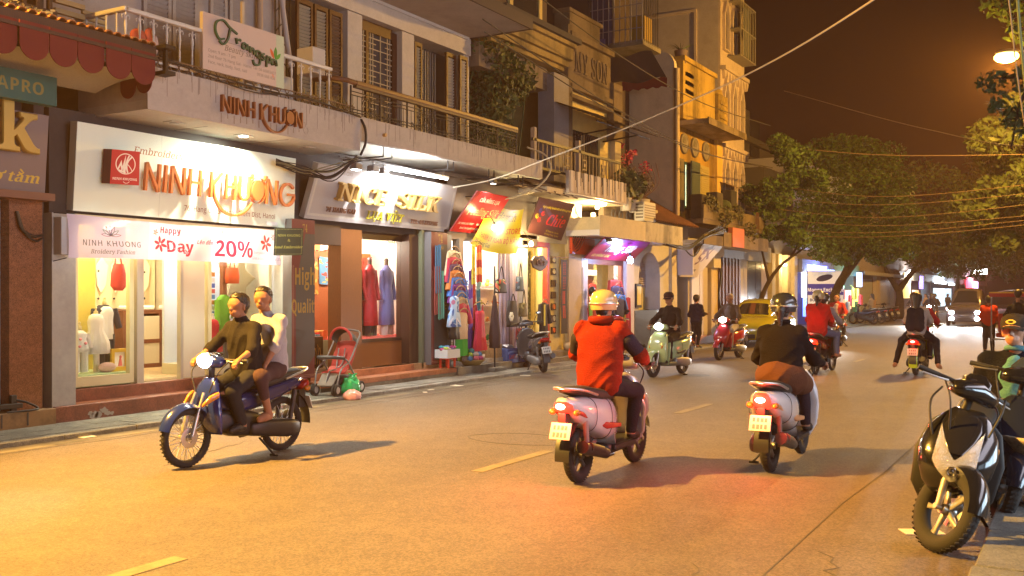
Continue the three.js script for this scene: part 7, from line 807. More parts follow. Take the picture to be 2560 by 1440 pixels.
function scooter(label,at,turn,o){
const t=thing(o.name??'scooter',label,o.cat??'scooter',at,turn,null);t.rotation.order='YXZ';if(o.lean)t.rotation.x=o.lean;
const R=o.R??.25,r=o.r??.048,wb=.63,C=o.paint,D=o.dark??mt([.02,.02,.021],.45),S=M.steel,kind=o.kind??'modern',under=kind==='underbone',classic=kind==='classic';
const ax=[.44,.72],dir=V(-.34,.94,0).normalize(),q=new THREE.Quaternion().setFromAxisAngle(dir,-(o.steer??0)),st=(gs)=>(Array.isArray(gs)?gs.flat():[gs]).map((g)=>{g.translate(-ax[0],-ax[1],0);g.applyQuaternion(q);g.translate(ax[0],ax[1],0);return g;});
// wheels
const CW=o.cw??1,wm=(x,steer)=>{const w=wheelGeo(R,r,o.spokes??(under?28:5),!under),mv=(l)=>{const k=l.map((g)=>{g.rotateZ(o.wheelTurn??.4);g.translate(x,R,0);return g;});return steer?st(k):k;};const tyre=mesh('wheel',mv(w.ty),M.rubber,t);mesh('rim',mv(w.rim),o.rim??M.steel,tyre);if(steer)mesh('brake_disc',mv(w.disc),M.steel,tyre);};
wm(wb,true);wm(-wb,false);
// fork, fender
mesh('fork',st([-1,1].flatMap((s)=>[cyl([wb,R,s*.075],[wb-.07,R+.22,s*.075],.022,.024,12),cyl([wb-.07,R+.22,s*.075],[.47,.72,s*.06],.014,.014,10),cyl([wb,R,s*.05],[wb,R,s*.1],.02,.02,10)])),o.fork??mt([.5,.48,.44],.35,{metalness:.7}),t);
const FR=R+.035;mesh('front_fender',st([sheet((u,v)=>{const a=(18+140*u)*Math.PI/180,w=(v-.5)*2,k=Math.sin(Math.min(1,u*1.15)*Math.PI)*.02;return[wb+(FR+k-.045*w*w)*Math.cos(a),R+(FR+k-.045*w*w)*Math.sin(a),w*(.075+.015*Math.sin(u*3))];},20,8)]),o.fender??C,t);
if(under)mesh('leg_shield',[loft([[.30,.36,.02,.2],[.42,.40,.05,.24],[.6,.4,.06,.22],[.78,.36,.05,.14],[.86,.33,.03,.08]].map(([y,cx,hx,hz])=>ringY(cx,y,0,hx,hz,{n:26,p:.8}))),],C,t);
else{
const P=classic?[[.30,.42,.04,.16],[.4,.45,.07,.22],[.55,.46,.09,.23],[.7,.43,.1,.22],[.82,.38,.09,.19],[.92,.33,.06,.13]]:[[.34,.47,.04,.1],[.42,.51,.09,.16],[.54,.53,.12,.2],[.66,.49,.12,.215],[.78,.42,.1,.19],[.88,.36,.07,.13],[.93,.33,.04,.08]];
mesh('front_cowl',loft(P.map(([y,cx,hx,hz])=>Array.from({length:32},(_,i)=>{const a=i/32*6.283,c=Math.cos(a),s=Math.sin(a);return[cx+hx*sgnp(c,c>0&&!classic?1.25:.8),y,hz*CW*sgnp(s,.8)];}))),C,t);
mesh('leg_shield',loft([[.24,.3,.02,.17],[.36,.36,.025,.23],[.6,.34,.025,.25],[.8,.28,.025,.2],[.9,.25,.02,.1]].map(([y,cx,hx,hz])=>ringY(cx,y,0,hx,hz*CW,{n:24,p:.6}))),o.inner??C,t);
mesh('floorboard',[rb(-.2,.36,.235,.29,-.17,.17,.02),loft([[-.25,.25,.13,.06],[.1,.25,.14,.05],[.36,.28,.12,.06]].map(([x,cy,w,h])=>ringX(x,cy,w,h,{p:.6})))],o.floor??D,t);
}
// rear body and seat
const yS=o.seatY??0;
mesh('rear_body',loft((under?[[.3,.62,.05,.07],[.05,.56,.09,.1],[-.2,.6,.11,.11],[-.5,.66,.11,.09],[-.8,.72,.08,.06],[-.92,.74,.04,.03]]:[[.0,.48,.1,.17],[-.15,.53,.15,.2],[-.35,.56,.185,.2],[-.58,.61,.18,.17],[-.8,.68,.13,.11],[-.95,.74,.06,.05]]).map(([x,cy,w,h])=>ringX(x,cy+yS,w*(o.wide??1),h,{n:26,p:.75}))),o.body??C,t);
if(!under)mesh('side_trim',[-1,1].map((s)=>loft([[-.1,.47,.012,.02],[-.4,.5,.012,.035],[-.85,.66,.01,.02]].map(([x,cy,w,h])=>ringX(x,cy,w,h,{n:10,cz:s*(x<-.6?.115:.175)*(o.wide??1)})))),o.trim??D,t);
mesh('seat',loft([[.02,.745,.08,.03],[-.12,.755,.13,.05],[-.4,.775,.145,.06],[-.62,.82,.135,.055],[-.8,.845,.11,.04],[-.88,.85,.06,.02]].map(([x,cy,w,h])=>ringX(x,cy+yS,w,h,{n:24,p:.7}))),o.seat??mt([.018,.017,.016],.6),t);
// engine, exhaust, stand, rear mudguard
mesh('engine',[loft([[-.74,.26,.07,.07],[-.6,.26,.09,.1],[-.3,.29,.1,.09],[-.08,.3,.08,.07]].map(([x,cy,w,h])=>ringX(x,cy,w,h,{n:14,cz:-.1,p:.6}))),cyl([-.2,.3,-.12],[-.1,.34,.12],.07,.07,12),...[-1,1].map((s)=>cyl([-wb-.02,R,s*.1],[-.72,.66,s*.11],.022,.03,10))],under?D:M.steelDull,t);if(under)mesh('engine_cover',[loft([[-.42,.3,.1,.08],[-.2,.34,.12,.13],[.1,.38,.12,.14],[.34,.42,.08,.1]].map(([x,cy,w,h])=>ringX(x,cy,w,h,{n:20,p:.6})))],D,t);
mesh('panel_gap',[-.3,-.62].map((x)=>tube(ringX(x,(under?.62:.555+(x<-.5?.06:0))+yS,(under?.112:.183)*(o.wide??1)+.001,under?.112:x<-.5?.165:.203,{n:26,p:.75}),.003,52,4,true)),M.black,t);mesh('control_cable',st([-1,1].map((s)=>tube([[.27,(o.barY??1.03)-.01,s*.2],[.4,(o.barY??1.03)-.1,s*.2],[.44,.72,s*.1]],.007,14,5))),M.black,t);
mesh('exhaust',[cyl([-.15,.2,.12],[-.4,.22,.15],.018,.022,10),cyl([-.38,.24,.155],[-.88,.36,.165],.05,.058,16),cyl([-.5,.285,.175],[-.8,.355,.19],.042,.045,12)],o.exhaust??mt([.06,.06,.06],.4,{metalness:.6}),t);
mesh('rear_mudguard',[sheet((u,v)=>{const a=(95+95*u)*Math.PI/180,w=(v-.5)*2;return[-wb+(R+.05)*Math.cos(a)-.03*u,R+(R+.05)*Math.sin(a)+.03,w*.07];},12,4)],D,t);
if(o.plate!==false){const p=mesh('number_plate',[rb(-.006,.006,-.075,.075,-.1,.1,.004)].map((g)=>{g.rotateZ(-.35);g.translate(-.98,.5,0);return g;}),mt([.55,.52,.46],.4),t);mesh('plate_print',[0,1,2,3,4,5,6,7].map((i)=>{const g=bx(-.008,-.0065,i<4?.012:-.055,i<4?.05:-.012,-.07+(i % 4)*.037,-.048+(i % 4)*.037+(i % 3)*.003);g.rotateZ(-.35);g.translate(-.98,.5,0);return g;}),mt([.16,.15,.15],.7),p);mesh('plate_holder',[rb(-.96,-.86,.44,.66,-.04,.04,.01)],D,p);}
mesh('tail_lamp',[loft([[-.86,.69,.11,.05],[-.95,.71,.1,.05],[-.985,.715,.06,.03]].map(([x,cy,w,h])=>ringX(x,cy+yS*.7,w*(o.tailW??1),h*(o.tailH??1),{n:20,p:.7})))],o.tailOn?glow([1,.02,.008],o.tailOn,[.4,.01,.01]):mt([.3,.01,.01],.15),t);
if(o.tailOn){mesh('tail_bulb',[sph(-.975,.715+yS*.7,0,.035,.8,.8,1.5)],glow([1,.3,.22],o.tailOn*5),t);const l=new THREE.PointLight(0xffffff,o.tailI??5);l.color.setRGB(1,.06,.03);l.position.set(-1.06,.70+yS*.7,0);l.castShadow=true;l.shadow.radius=3;t.add(l);}
mesh('turn_signal',[-1,1].map((s)=>sph(-.9,.66+yS*.7,s*.12,.035,1.2,.8,.9,10)),mt([.5,.16,.02],.2),t);
mesh('grab_rail',[tube([[-.55,.79+yS,-.15],[-.85,.86+yS,-.13],[-1.0,.88+yS,0],[-.85,.86+yS,.13],[-.55,.79+yS,.15]],.013,24,8)],o.rail??M.steel,t);
mesh('stand',[cyl([-.2,.2,-.12],[-.28,.02,-.26],.012),cyl([-.28,.015,-.3],[-.28,.015,-.2],.012)],M.blackIron,t);
// handlebar group
const H=o.barY??1.03;
mesh('handlebar',st([tube([[.2,H,-.35],[.29,H+.01,-.16],[.31,H,0],[.29,H+.01,.16],[.2,H,.35]],.014,30,8),cyl([.33,.8,0],[.31,H,0],.03,.03,10)]),M.blackIron,t);
mesh('grip',st([-1,1].map((s)=>cyl([.25,H+.003,s*.25],[.195,H,s*.38],.019,.019,12))),M.black,t);
mesh('brake_lever',st([-1,1].map((s)=>tube([[.3,H,s*.2],[.29,H-.01,s*.27],[.25,H-.02,s*.37]],.007,8,6))),M.steel,t);
mesh('handlebar_cowl',st([loft([[-.17,.05,.04],[-.12,.075,.06],[0,.095,.075],[.12,.075,.06],[.17,.05,.04]].map(([z,hx,hy])=>Array.from({length:20},(_,i)=>{const a=i/20*6.283;return[.33+hx*sgnp(Math.cos(a),.9),H+.005+hy*sgnp(Math.sin(a),.9)-Math.abs(z)*.15,z];})))]),o.cowl??C,t);
mesh('dashboard',st([sph(.27,H+.06,0,.06,1,.4,1.5,12)]),M.blackGloss,t);
if(o.mirrors!==false)for(const s of o.mirrors??[-1,1]){const m=mesh('mirror',st([loft([[-.045,.3],[-.03,.9],[0,1],[.03,.9],[.045,.3]].map(([d,k])=>Array.from({length:14},(_,i)=>{const a=i/14*6.283;return[.24+.02*Math.sin(a)*k+(Math.abs(d)<.02?0:.004),H+.2+.035*Math.sin(a)*k,s*.3+d*1.4+.012*Math.cos(a)];})))]),M.black,t);mesh('mirror_stalk',st([tube([[.28,H+.02,s*.19],[.27,H+.1,s*.22],[.24,H+.19,s*.29]],.006,10,5)]),M.blackIron,m);mesh('mirror_glass',st([sph(.222,H+.2,s*.3,.034,.12,.9,1.5,12)]),mt([.5,.5,.5],.06,{metalness:1}),m);}
// headlamp
const onBar=o.lampOnBar??(under||classic),hx=onBar?.42:.6,hy=onBar?H:.62;
if(o.lamp!=='vee'){const L=mesh('headlamp',(onBar?st:(x)=>x)([lathe([[0,.05],[.045,.045],[.078,.015],[.085,-.02]],0,0,0,22).rotateZ(-Math.PI/2-.06).scale(1,.85,1.25).translate(hx-.01,hy,0)]),o.on?glow([1,.96,.88],o.on,[.9,.9,.9]):mt([.7,.7,.7],.08,{metalness:.5}),t);mesh('lamp_rim',(onBar?st:(x)=>x)([tor(hx-.02,hy,0,.088,.012,'x',24,8).scale(1,.9,1).translate(0,hy*.1,0)]),M.steel,L);
if(o.on){const l=new THREE.SpotLight(0xffffff,o.I??60,0,.6,.8,2);l.color.setRGB(1,.95,.85);l.position.set(hx+.1,hy,0);l.target.position.set(hx+8,hy-.9,0);l.castShadow=true;l.shadow.radius=2;t.add(l,l.target);}}
mesh('front_signal',[-1,1].map((s)=>loft([[.4,.70,.02,.03],[.48,.66,.02,.035],[.55,.6,.01,.015]].map(([x,cy,w,h])=>ringX(x,cy,w,h,{n:12,cz:s*(.19-(x-.4)*.35)*CW})))),mt([.55,.2,.03],.15),t);
return t;
}
const SILVER=mt([.42,.42,.46],.25,{metalness:.6,clearcoat:.6}),HALF=Math.PI/2;
scooter('blue underbone motorbike carrying two riders past the embroidery shop',[-7.6,0,-7.3],-HALF-.04,{name:'motorbike',cat:'motorbike',kind:'underbone',R:.29,r:.036,paint:paint([.012,.025,.16]),fender:paint([.012,.025,.16]),on:26,I:25,mirrors:false,body:paint([.015,.02,.09]),floor:0});
scooter('silver and white scooter with glowing brake light under the red jacketed rider',[-3.97,0,-8.57],HALF+.0,{paint:SILVER,body:mt([.5,.48,.5],.25,{clearcoat:.6}),trim:paint([.4,.03,.03]),tailOn:5,tailW:.8,mirrors:false,lean:0,rim:mt([.08,.08,.08],.5)});
scooter('white rounded scooter with a round glowing tail lamp under the dark coated rider',[-2.64,0,-9.98],HALF+.02,{kind:'classic',paint:mt([.62,.6,.64],.22,{clearcoat:.8}),tailOn:6,tailH:1.5,tailW:.8,wide:1.12,mirrors:false,trim:mt([.6,.3,.15],.3),exhaust:mt([.2,.2,.2],.4,{metalness:.7})});
scooter('mint green rounded scooter with a lit headlamp riding towards the camera',[-7.56,0,-19.3],-HALF-.12,{kind:'classic',paint:paint([.34,.46,.25]),fender:paint([.34,.46,.25]),on:16,I:14,mirrors:false,floor:mt([.12,.14,.1],.6)});
scooter('red scooter with a bright headlamp ridden by a capless old man',[-8.1,0,-25],-HALF-.1,{paint:paint([.38,.02,.035]),on:40,I:30,lampOnBar:true,mirrors:false});
scooter('dark red motorbike carrying two riders away beside the parked car',[-4.95,0,-21.8],HALF-.05,{name:'motorbike',cat:'motorbike',kind:'underbone',R:.28,r:.036,paint:paint([.35,.02,.02]),tailOn:4,tailI:1.5,mirrors:false});
scooter('small motorbike with lime rear mudguard carrying two girls away',[-3.1,0,-22.6],HALF-.02,{name:'motorbike',cat:'motorbike',kind:'underbone',R:.28,r:.04,paint:paint([.3,.42,.02]),body:mt([.05,.07,.08],.4),tailOn:.7,tailI:.4,mirrors:false});
{const l=new THREE.Object3D();const b=scene.children.find((c)=>c.userData.label==='small motorbike with lime rear mudguard carrying two girls away');mesh('lime_mudguard',[sheet((u,v)=>{const a=(70+130*u)*Math.PI/180,w=(v-.5)*2;return[-.63+(.33-.03*w*w)*Math.cos(a),.28+(.33-.03*w*w)*Math.sin(a),w*.085];},16,6)],paint([.5,.62,.03]),b);}
scooter('oncoming motorbike with a lit headlamp ridden by a woman in red and white',[-7.0,0,-32.6],-HALF,{name:'motorbike',cat:'motorbike',kind:'underbone',R:.28,r:.036,paint:paint([.03,.03,.04]),on:40,I:30,mirrors:false});
scooter('grey scooter parked nose in to the goods shop, its tail to the road',[-10.45,.03,-18.75],Math.PI-.75,{paint:mt([.14,.14,.15],.25,{metalness:.5,clearcoat:.7}),mirrors:[1],lean:-.1,body:mt([.16,.16,.17],.25,{metalness:.5,clearcoat:.7})});
scooter('red scooter parked on the pavement before the blue lit shop',[-10.75,.05,-23.3],-.75,{paint:paint([.35,.02,.025]),inner:mt([.5,.42,.34],.4),mirrors:[-1,1],lean:-.08});
// the two parked at the right kerb
const vee=(t,st)=>{const g=loft([[.83,.02],[.72,.13],[.63,.155],[.54,.13],[.47,.06]].map(([y,hz])=>Array.from({length:18},(_,i)=>{const a=i/18*6.283,top=y>.7;return[.555+(.66-Math.abs(y-.58)*.5-.55)+.03*Math.cos(a)-Math.abs(Math.sin(a))**2*hz*.55,y+(top?Math.abs(Math.sin(a))*.09:0)*hz*6,hz*Math.sin(a)];})));};
const black1=scooter('shiny black scooter parked at the right kerb with its front wheel turned, in the foreground',[-.88,0,-7.66],-HALF,{paint:M.blackGloss,inner:M.black,lamp:'vee',mirrors:false,steer:-.75,lean:-.2,rim:mt([.42,.4,.36],.35,{metalness:.6}),fork:mt([.55,.5,.42],.35,{metalness:.6}),body:M.blackGloss,plate:false,wheelTurn:.9,R:.285,r:.055,barY:1.06,cw:1.15,wide:1.05});
const lensM=mt([.95,.96,1],.04,{transmission:.75,thickness:0,ior:1.5});
{const t=black1,chrome=mt([.42,.43,.47],.16,{metalness:1});
// V shaped lamp set into the front cowl: the cowl's own front, 12 mm out
const X=(y,z)=>{const P=[[.34,.47,.04,.1],[.42,.51,.09,.16],[.54,.53,.12,.2],[.66,.49,.12,.215],[.78,.42,.1,.19],[.88,.36,.07,.13],[.93,.33,.04,.08]];let k=0;while(k<5&&P[k+1][0]<y)k++;const f=(y-P[k][0])/(P[k+1][0]-P[k][0]),m=(i)=>P[k][i]+(P[k+1][i]-P[k][i])*f,s=Math.min(.98,Math.abs(z)/m(3)/1.15)**1.25,c=Math.sqrt(1-s*s);return m(1)+m(2)*c**1.25;};
const lens=(u,v,d)=>{const z=(u-.5)*2,w=Math.abs(z),yb=.47+.12*w**1.4,yt=.62+.2*w**1.3,y=yb+(yt-yb)*v;return[X(y,z*.135)+d,y,z*.135];};
const L=mesh('headlamp',[sheet((u,v)=>lens(u,v,.02),24,8)],lensM,t);mesh('lamp_bowl',[sheet((u,v)=>lens(u,v,.006),24,8)],mt([.4,.41,.45],.2,{metalness:1,bumpMap:T.pebble,bumpScale:.03}),L);{const g=[];for(let i=0;i<26;i++){const p=lens(.06+.88*((i*7)% 26)/26,.15+.7*((i*11)% 13)/13,.012);g.push(sph(...p,.008,.6,1,1,8));}mesh('lamp_facet',g,chrome,L).userData.kind='stuff';}mesh('bulb_cover',[tor(X(.54,0)+.016,.545,0,.028,.008,'x',18,8),sph(X(.54,0)+.012,.545,0,.02,.6,1,1,12)],chrome,L);
mesh('nose_panel',[loft([[.66,.05],[.74,.1],[.82,.12],[.88,.1],[.92,.04]].map(([y,w])=>Array.from({length:14},(_,i)=>{const a=i/14*6.283,z=w*Math.sin(a);return[X(Math.min(.92,y),z)+.012*Math.cos(a)+.004,y,z];})))],mt([.014,.014,.018],.1,{clearcoat:1}),t);
mesh('caliper',[rb(.56,.64,.3,.4,-.105,-.07,.012)],M.steelDull,t);mesh('cable',[tube([[.3,1.04,.2],[.42,.95,.24],[.5,.8,.2],[.52,.6,.12]],.008,24,6),tube([[.3,1.04,-.2],[.44,.96,-.2],[.5,.8,-.16]],.008,20,6)],M.black,t);mesh('fly_screen',[loft([[1.06,.1,.03],[1.12,.1,.025],[1.17,.05,.012]].map(([y,hz,hx])=>ringY(.36-(y-1.06)*.9,y,0,hx,hz,{n:18})))],M.blackGloss,t);mesh('red_reflector',[sph(.33,.52,.245,.03,.8,1.6,.4,10),sph(.33,.52,-.245,.03,.8,1.6,.4,10)],mt([.4,.02,.03],.15),t);}
const black2=scooter('second dark blue scooter at the right kerb with a man seated on it',[-.56,0,-8.75],-HALF,{paint:paint([.012,.016,.03],.15),mirrors:false,steer:-.3,lean:-.14,plate:false,barY:1.08,lamp:'vee',cowl:M.blackGloss});
mesh('fly_screen',[loft([[1.08,.12,.04],[1.15,.11,.03],[1.22,.05,.012]].map(([y,hz,hx])=>ringY(.38-(y-1.08)*.9,y,0,hx,hz,{n:18})))],mt([.03,.04,.06],.1,{clearcoat:1}),black2);
// far parked and oncoming bikes: copies of the blue underbone shape
const far=scooter('dark motorbike parked nose in at the grey shutters, nearest of the row',[-10.6,.05,-56],Math.PI-.4,{name:'motorbike',cat:'motorbike',kind:'underbone',R:.28,r:.036,paint:paint([.02,.03,.06]),mirrors:false});
[[-10.6,-58,'dark motorbike parked second in the row at the grey shutters'],[-10.7,-61,'dark motorbike parked third in the row, before the pillar'],[-10.7,-64,'dark motorbike parked last in the row, nearest the forked tree']].forEach(([x,z,l],i)=>copy(far,[x,.05,z],Math.PI-.3-i*.2,l));
const onc=scooter('oncoming motorbike with white headlamp, leftmost of the far traffic',[-8.3,0,-58],-HALF,{name:'motorbike',cat:'motorbike',kind:'underbone',R:.28,r:.036,paint:paint([.03,.03,.035]),on:90,I:120,mirrors:false});
[[-7.6,-60.5,'oncoming motorbike, second from the left of the far traffic'],[-7.2,-56,'oncoming motorbike just left of the van'],[-8.0,-64,'farthest oncoming motorbike behind the others'],[-2.5,-47,'oncoming motorbike at the right edge beyond the cyclo']].forEach(([x,z,l])=>copy(onc,[x,0,z],-HALF,l));
// ---------------------------------------------------------------- cars
function car(label,at,turn,c,on,name='car',H=1,o={}){
const t=thing(name,label,o.cat??'car',at,turn,null),P=paint(c,.2),L=2.0,W=.84*(o.w??1);
const prof=o.van?[[-2.1,.5,.32],[-2.05,.62,.42],[-1,.66,.46],[.6,.66,.46],[1.5,.64,.44],[1.95,.58,.36],[2.08,.5,.24]]:[[-1.9,.55,.25],[-1.82,.62,.38],[-1.2,.62,.43],[0,.6,.42],[.9,.6,.42],[1.5,.55,.35],[1.8,.5,.27],[1.9,.46,.18]];
const body=mesh('body',loft(prof.map(([x,cy,h])=>ringX(x,cy*H,W*(Math.abs(x)>1.7?.9:1),h*H,{n:36,p:.45}))),P,t);
const gh=o.van?[[-1.95,1.15,.58,.2],[-1.8,1.35,.62,.42],[0,1.45,.66,.46],[.5,1.42,.65,.42],[1.0,1.2,.66,.22],[1.35,1.02,.66,.05]]:[[-1.75,1.0,.6,.1],[-1.5,1.18,.6,.26],[-.8,1.22,.64,.32],[-.1,1.22,.64,.32],[.3,1.16,.64,.26],[.8,1.0,.66,.1],[1.0,.94,.66,.03]];
mesh('cabin',loft(gh.map(([x,cy,w,h])=>ringX(x,cy*H,w*(o.w??1),h*H,{n:32,p:.55}))),P,t);
const dg=mt([.02,.02,.024],.06,{clearcoat:1});
const cab=(x)=>{let k=0;while(k<gh.length-2&&gh[k+1][0]<x)k++;const f=(x-gh[k][0])/(gh[k+1][0]-gh[k][0]);return[1,2,3].map((i)=>gh[k][i]+(gh[k+1][i]-gh[k][i])*f);};
mesh('windscreen',[sheet((u,v)=>{const x=(o.van?1.24:.9)-(o.van?.66:.55)*v,[cy,w,h]=cab(x),z=(u-.5)*1.8;return[x+.012,(cy+h*(1-Math.abs(z)**3.64)**.55)*H+.012,z*w*(o.w??1)];},14,8)],dg,t);
for(const s of[-1,1])mesh('side_window',[sheet((u,v)=>{const x=.55-u*1.8-.3*v*(1-u),[cy,w,h]=cab(x),y=-.15+.85*v;return[x,(cy+h*y)*H,s*(w*(1-Math.abs(y)**3.64)**.275+.01)*(o.w??1)];},10,5)],dg,t);
for(const s of[-1,1]){mesh('headlamp',[loft([[1.3,.72,.05,.03],[1.55,.68,.1,.07],[1.74,.62,.09,.06],[1.83,.58,.05,.03]].map(([x,cy,w,h])=>ringX(x,cy*H,w,h,{n:16,cz:s*(.62-(x-1.3)*.16)*(o.w??1)})))],on?glow([.9,.95,1],on,[.9,.9,.9]):mt([.75,.75,.78],.08,{metalness:.6}),t);
if(on){mesh('lamp_lens',[sph(2.06,.72,s*.62,.13,.5,.8,1.1)],glow([.9,.95,1],on),t);mesh('fog_lamp',[sph(2.1,.4,s*.62,.11,.5,.9,1.1)],glow([.9,.95,1],on*.8),t);const l=new THREE.SpotLight(0xffffff,330,0,.5,.8,2);l.color.setRGB(.92,.95,1);l.position.set(2.15,.62,s*.6);l.target.position.set(12,-.3,s*.6);l.castShadow=true;t.add(l,l.target);}
mesh('mirror',[sph(.72,1.0*H,s*(.84*(o.w??1)+.04),.1,.7,.7,1)],P,t);
mesh('door',[sheet((u,v)=>[.55-u*1.0,(.32+.62*v)*H,s*(W+.004)*(1-.04*(v-.4)**2)],4,4)],P,t);mesh('door_handle',[bx(-.4,-.25,.78,.81,s*(W+.01)-.01,s*(W+.01)+.01)],P,t);}
mesh('grille',[rb(1.86,1.93,.28,.42,-.45,.45,.02)],M.black,t);mesh('grille_slot',[rb(1.76,1.88,.56,.62,-.35,.35,.015)],M.black,t);mesh('number_plate',[bx(1.94,1.95,.4,.5,-.2,.2)],mt([.6,.58,.54],.4),t);mesh('badge',[tor(1.87,.65,0,.045,.01,'x',16,6)],M.steel,t);
for(const x of[-1.2,1.22])for(const s of[-1,1]){const w=mesh('wheel',[tor(x,.3,s*(W-.09),.235,.075,'z',30,10)],M.rubber,t);mesh('rim',[lathe([[0,.05],[.16,.06],[.19,0]],0,0,0,18).rotateX(s*HALF).translate(x,.3,s*(W-.03))],M.steel,w);mesh('wheel_arch',[tor(x,.3,s*(W-.02),.32,.03,'z',24,6)],M.black,w);}
return t;
}
car('yellow green hatchback parked at the left kerb facing the camera',[-9.55,0,-32.6],-HALF,[.33,.3,.02],0);
car('dark van with four glaring white headlamps coming down the street',[-5.6,0,-58.5],-HALF,[.1,.08,.08],90,'van',1.06,{van:true,cat:'van',w:1.12});
// cyclo at the right edge
{const t=thing('cyclo','three wheeled cyclo with a red canopy at the right edge','cyclo',[-1.75,0,-30.5],0);const R=mt([.4,.03,.02],.6,{map:T.cloth});
part('canopy',[sheet((u,v)=>[-2.35+1.5*u,1.72+.1*Math.sin(u*3.14),-30.1-v*1.0],12,4),bx(-2.36,-.85,1.62,1.72,-30.1,-30.08),bx(-2.36,-2.34,1.62,1.72,-31.1,-30.1)],R,t);part('canopy_trim',bx(-2.36,-.85,1.72,1.76,-30.095,-30.07),mt([.6,.35,.04],.6),t);part('seat',[rb(-2.2,-1.2,.5,.62,-31,-30.2,.05),rb(-2.2,-1.2,.6,1.15,-31.05,-30.9,.05)],R,t);part('frame',[cyl([-2.3,.4,-30.1],[-2.3,1.65,-30.1],.018),cyl([-1.1,.4,-30.1],[-1.1,1.65,-30.1],.018),cyl([-2.3,.45,-30.1],[-1.1,.45,-30.1],.02),cyl([-1.7,.5,-31],[-1.7,.9,-29.2],.022)],M.steelDull,t);for(const[x,z]of[[-2.32,-30.6],[-1.08,-30.6],[-1.7,-29.2]]){const w=part('wheel',[tor(x,.33,z,.31,.02,'x',28,8)],M.rubber,t);part('rim',Array.from({length:14},(_,i)=>cyl([x,.33,z],[x,.33+.3*Math.sin(i*.449),z+.3*Math.cos(i*.449)],.003,.003,4)),M.steel,w);}}
// stroller, bags and pot
{const t=thing('stroller','red and black pushchair standing empty on the pavement','stroller',[-10.62,.06,-12.45],-1.4),A=mt([.2,.2,.21],.4,{metalness:.6}),R=mt([.5,.03,.025],.7,{map:T.cloth}),K=mt([.02,.02,.022],.7,{map:T.cloth});
const fr=[];for(const s of[-1,1])fr.push(tube([[.42,.12,s*.2],[.3,.42,s*.22],[.05,.55,s*.23],[-.32,.98,s*.22]],.014,24,8),tube([[-.3,.12,s*.24],[-.05,.36,s*.235],[.12,.55,s*.23],[.22,.6,s*.22]],.014,20,8));fr.push(tube([[-.32,.98,-.22],[-.37,1.02,-.14],[-.38,1.03,.14],[-.32,.98,.22]],.016,16,8));mesh('frame',fr,A,t);
mesh('seat',[loft([[.28,.36,.16,.03],[.1,.36,.18,.035],[.0,.42,.18,.04]].map(([x,y,w,h])=>ringX(x,y,w,h,{n:16,p:.6}))),],R,t);mesh('backrest',[sheet((u,v)=>[-.02-.24*v-.05*Math.cos((u-.5)*3),.42+.42*v,(u-.5)*.36],10,8),loft([[.42,.02,.15],[.45,.045,.185],[.62,.05,.195],[.8,.045,.18],[.86,.02,.14]].map(([y,hx,hz])=>ringY(-.05-(y-.42)*.57,y,0,hx,hz,{n:20,p:.6})))],R,t);
const hd=mesh('hood',[sheet((u,v)=>{const a=u*Math.PI;return[-.26+.2*v-.03,.8+.2*Math.sin(a)*(1-.1*v)+.1*v,.2*Math.cos(a)];},16,4)],K,t);mesh('hood_rim',[tube(Array.from({length:13},(_,i)=>{const a=i/12*Math.PI;return[-.06,.88+.2*Math.sin(a),.2*Math.cos(a)];}),.022,24,8)],R,hd);
mesh('tray',[tube([[.2,.6,-.22],[.36,.62,-.14],[.38,.62,.14],[.2,.6,.22]],.03,18,8)],mt([.05,.05,.055],.4),t);mesh('footrest',[loft([[.28,.34,.15,.02],[.4,.2,.15,.02],[.45,.17,.14,.02]].map(([x,y,w,h])=>ringX(x,y,w,h,{n:12,p:.5})))],mt([.2,.16,.14],.8),t);mesh('basket',[loft([[-.25,.24,.18,.06],[0,.22,.19,.09],[.22,.2,.16,.06]].map(([x,y,w,h])=>ringX(x,y,w,h,{n:16,p:.6})))],K,t);mesh('harness',[tube([[-.1,.74,-.06],[-.02,.5,-.05],[.06,.42,0],[-.02,.5,.05],[-.1,.74,.06]],.012,20,6),tube([[.06,.4,0],[.3,.38,0],[.4,.22,0]],.014,12,6)],A,t);
for(const[x,z]of[[.42,-.2],[.42,.2],[-.3,-.25],[-.3,.25]])for(const d of x>0?[-.025,.025]:[0]){const w=mesh('wheel',[tor(x,.1,z+d,.075,.022,'z',22,8)],M.rubber,t);mesh('rim',[lathe([[0,.014],[.05,.012],[.06,0]],0,0,0,14).rotateX(HALF).translate(x,.1,z+d+.005),lathe([[0,.014],[.05,.012],[.06,0]],0,0,0,14).rotateX(-HALF).translate(x,.1,z+d-.005)],mt([.4,.38,.36],.5),w);}}
const lump=(x,y,z,r,h,sd)=>{const g=new THREE.SphereGeometry(r,26,18),p=g.attributes.position;for(let i=0;i<p.count;i++){const a=V(p.getX(i),p.getY(i),p.getZ(i)),n=a.clone().normalize(),k=1+.1*Math.sin(n.x*7+sd)*Math.sin(n.z*8+sd*2)+.06*Math.sin(n.y*19+n.x*13+sd);p.setXYZ(i,x+a.x*k,y+Math.max(-r*.55,a.y*k)*h,z+a.z*k);}g.computeVertexNormals();return g;};
single('rubbish_bag',[lump(-10.36,.17,-12.42,.17,1,1),lump(-10.33,.32,-12.45,.07,1,4),...[0,1,2,3].map((i)=>loft([[0,.012],[.05,.035],[.09,.015]].map(([d,w])=>ringY(-10.33+Math.cos(i*1.6)*d,.37+d*.4,-12.45+Math.sin(i*1.6)*d,w,.012,{n:8}))))],mt([.03,.5,.16],.25,{transmission:.25,thickness:0}),'tied green plastic rubbish bag at the kerb','bag');single('rubbish_bag',[lump(-10.2,.06,-12.28,.14,.75,2.5)],mt([.62,.3,.3],.3),'pink plastic rubbish bag lying in the gutter','bag');
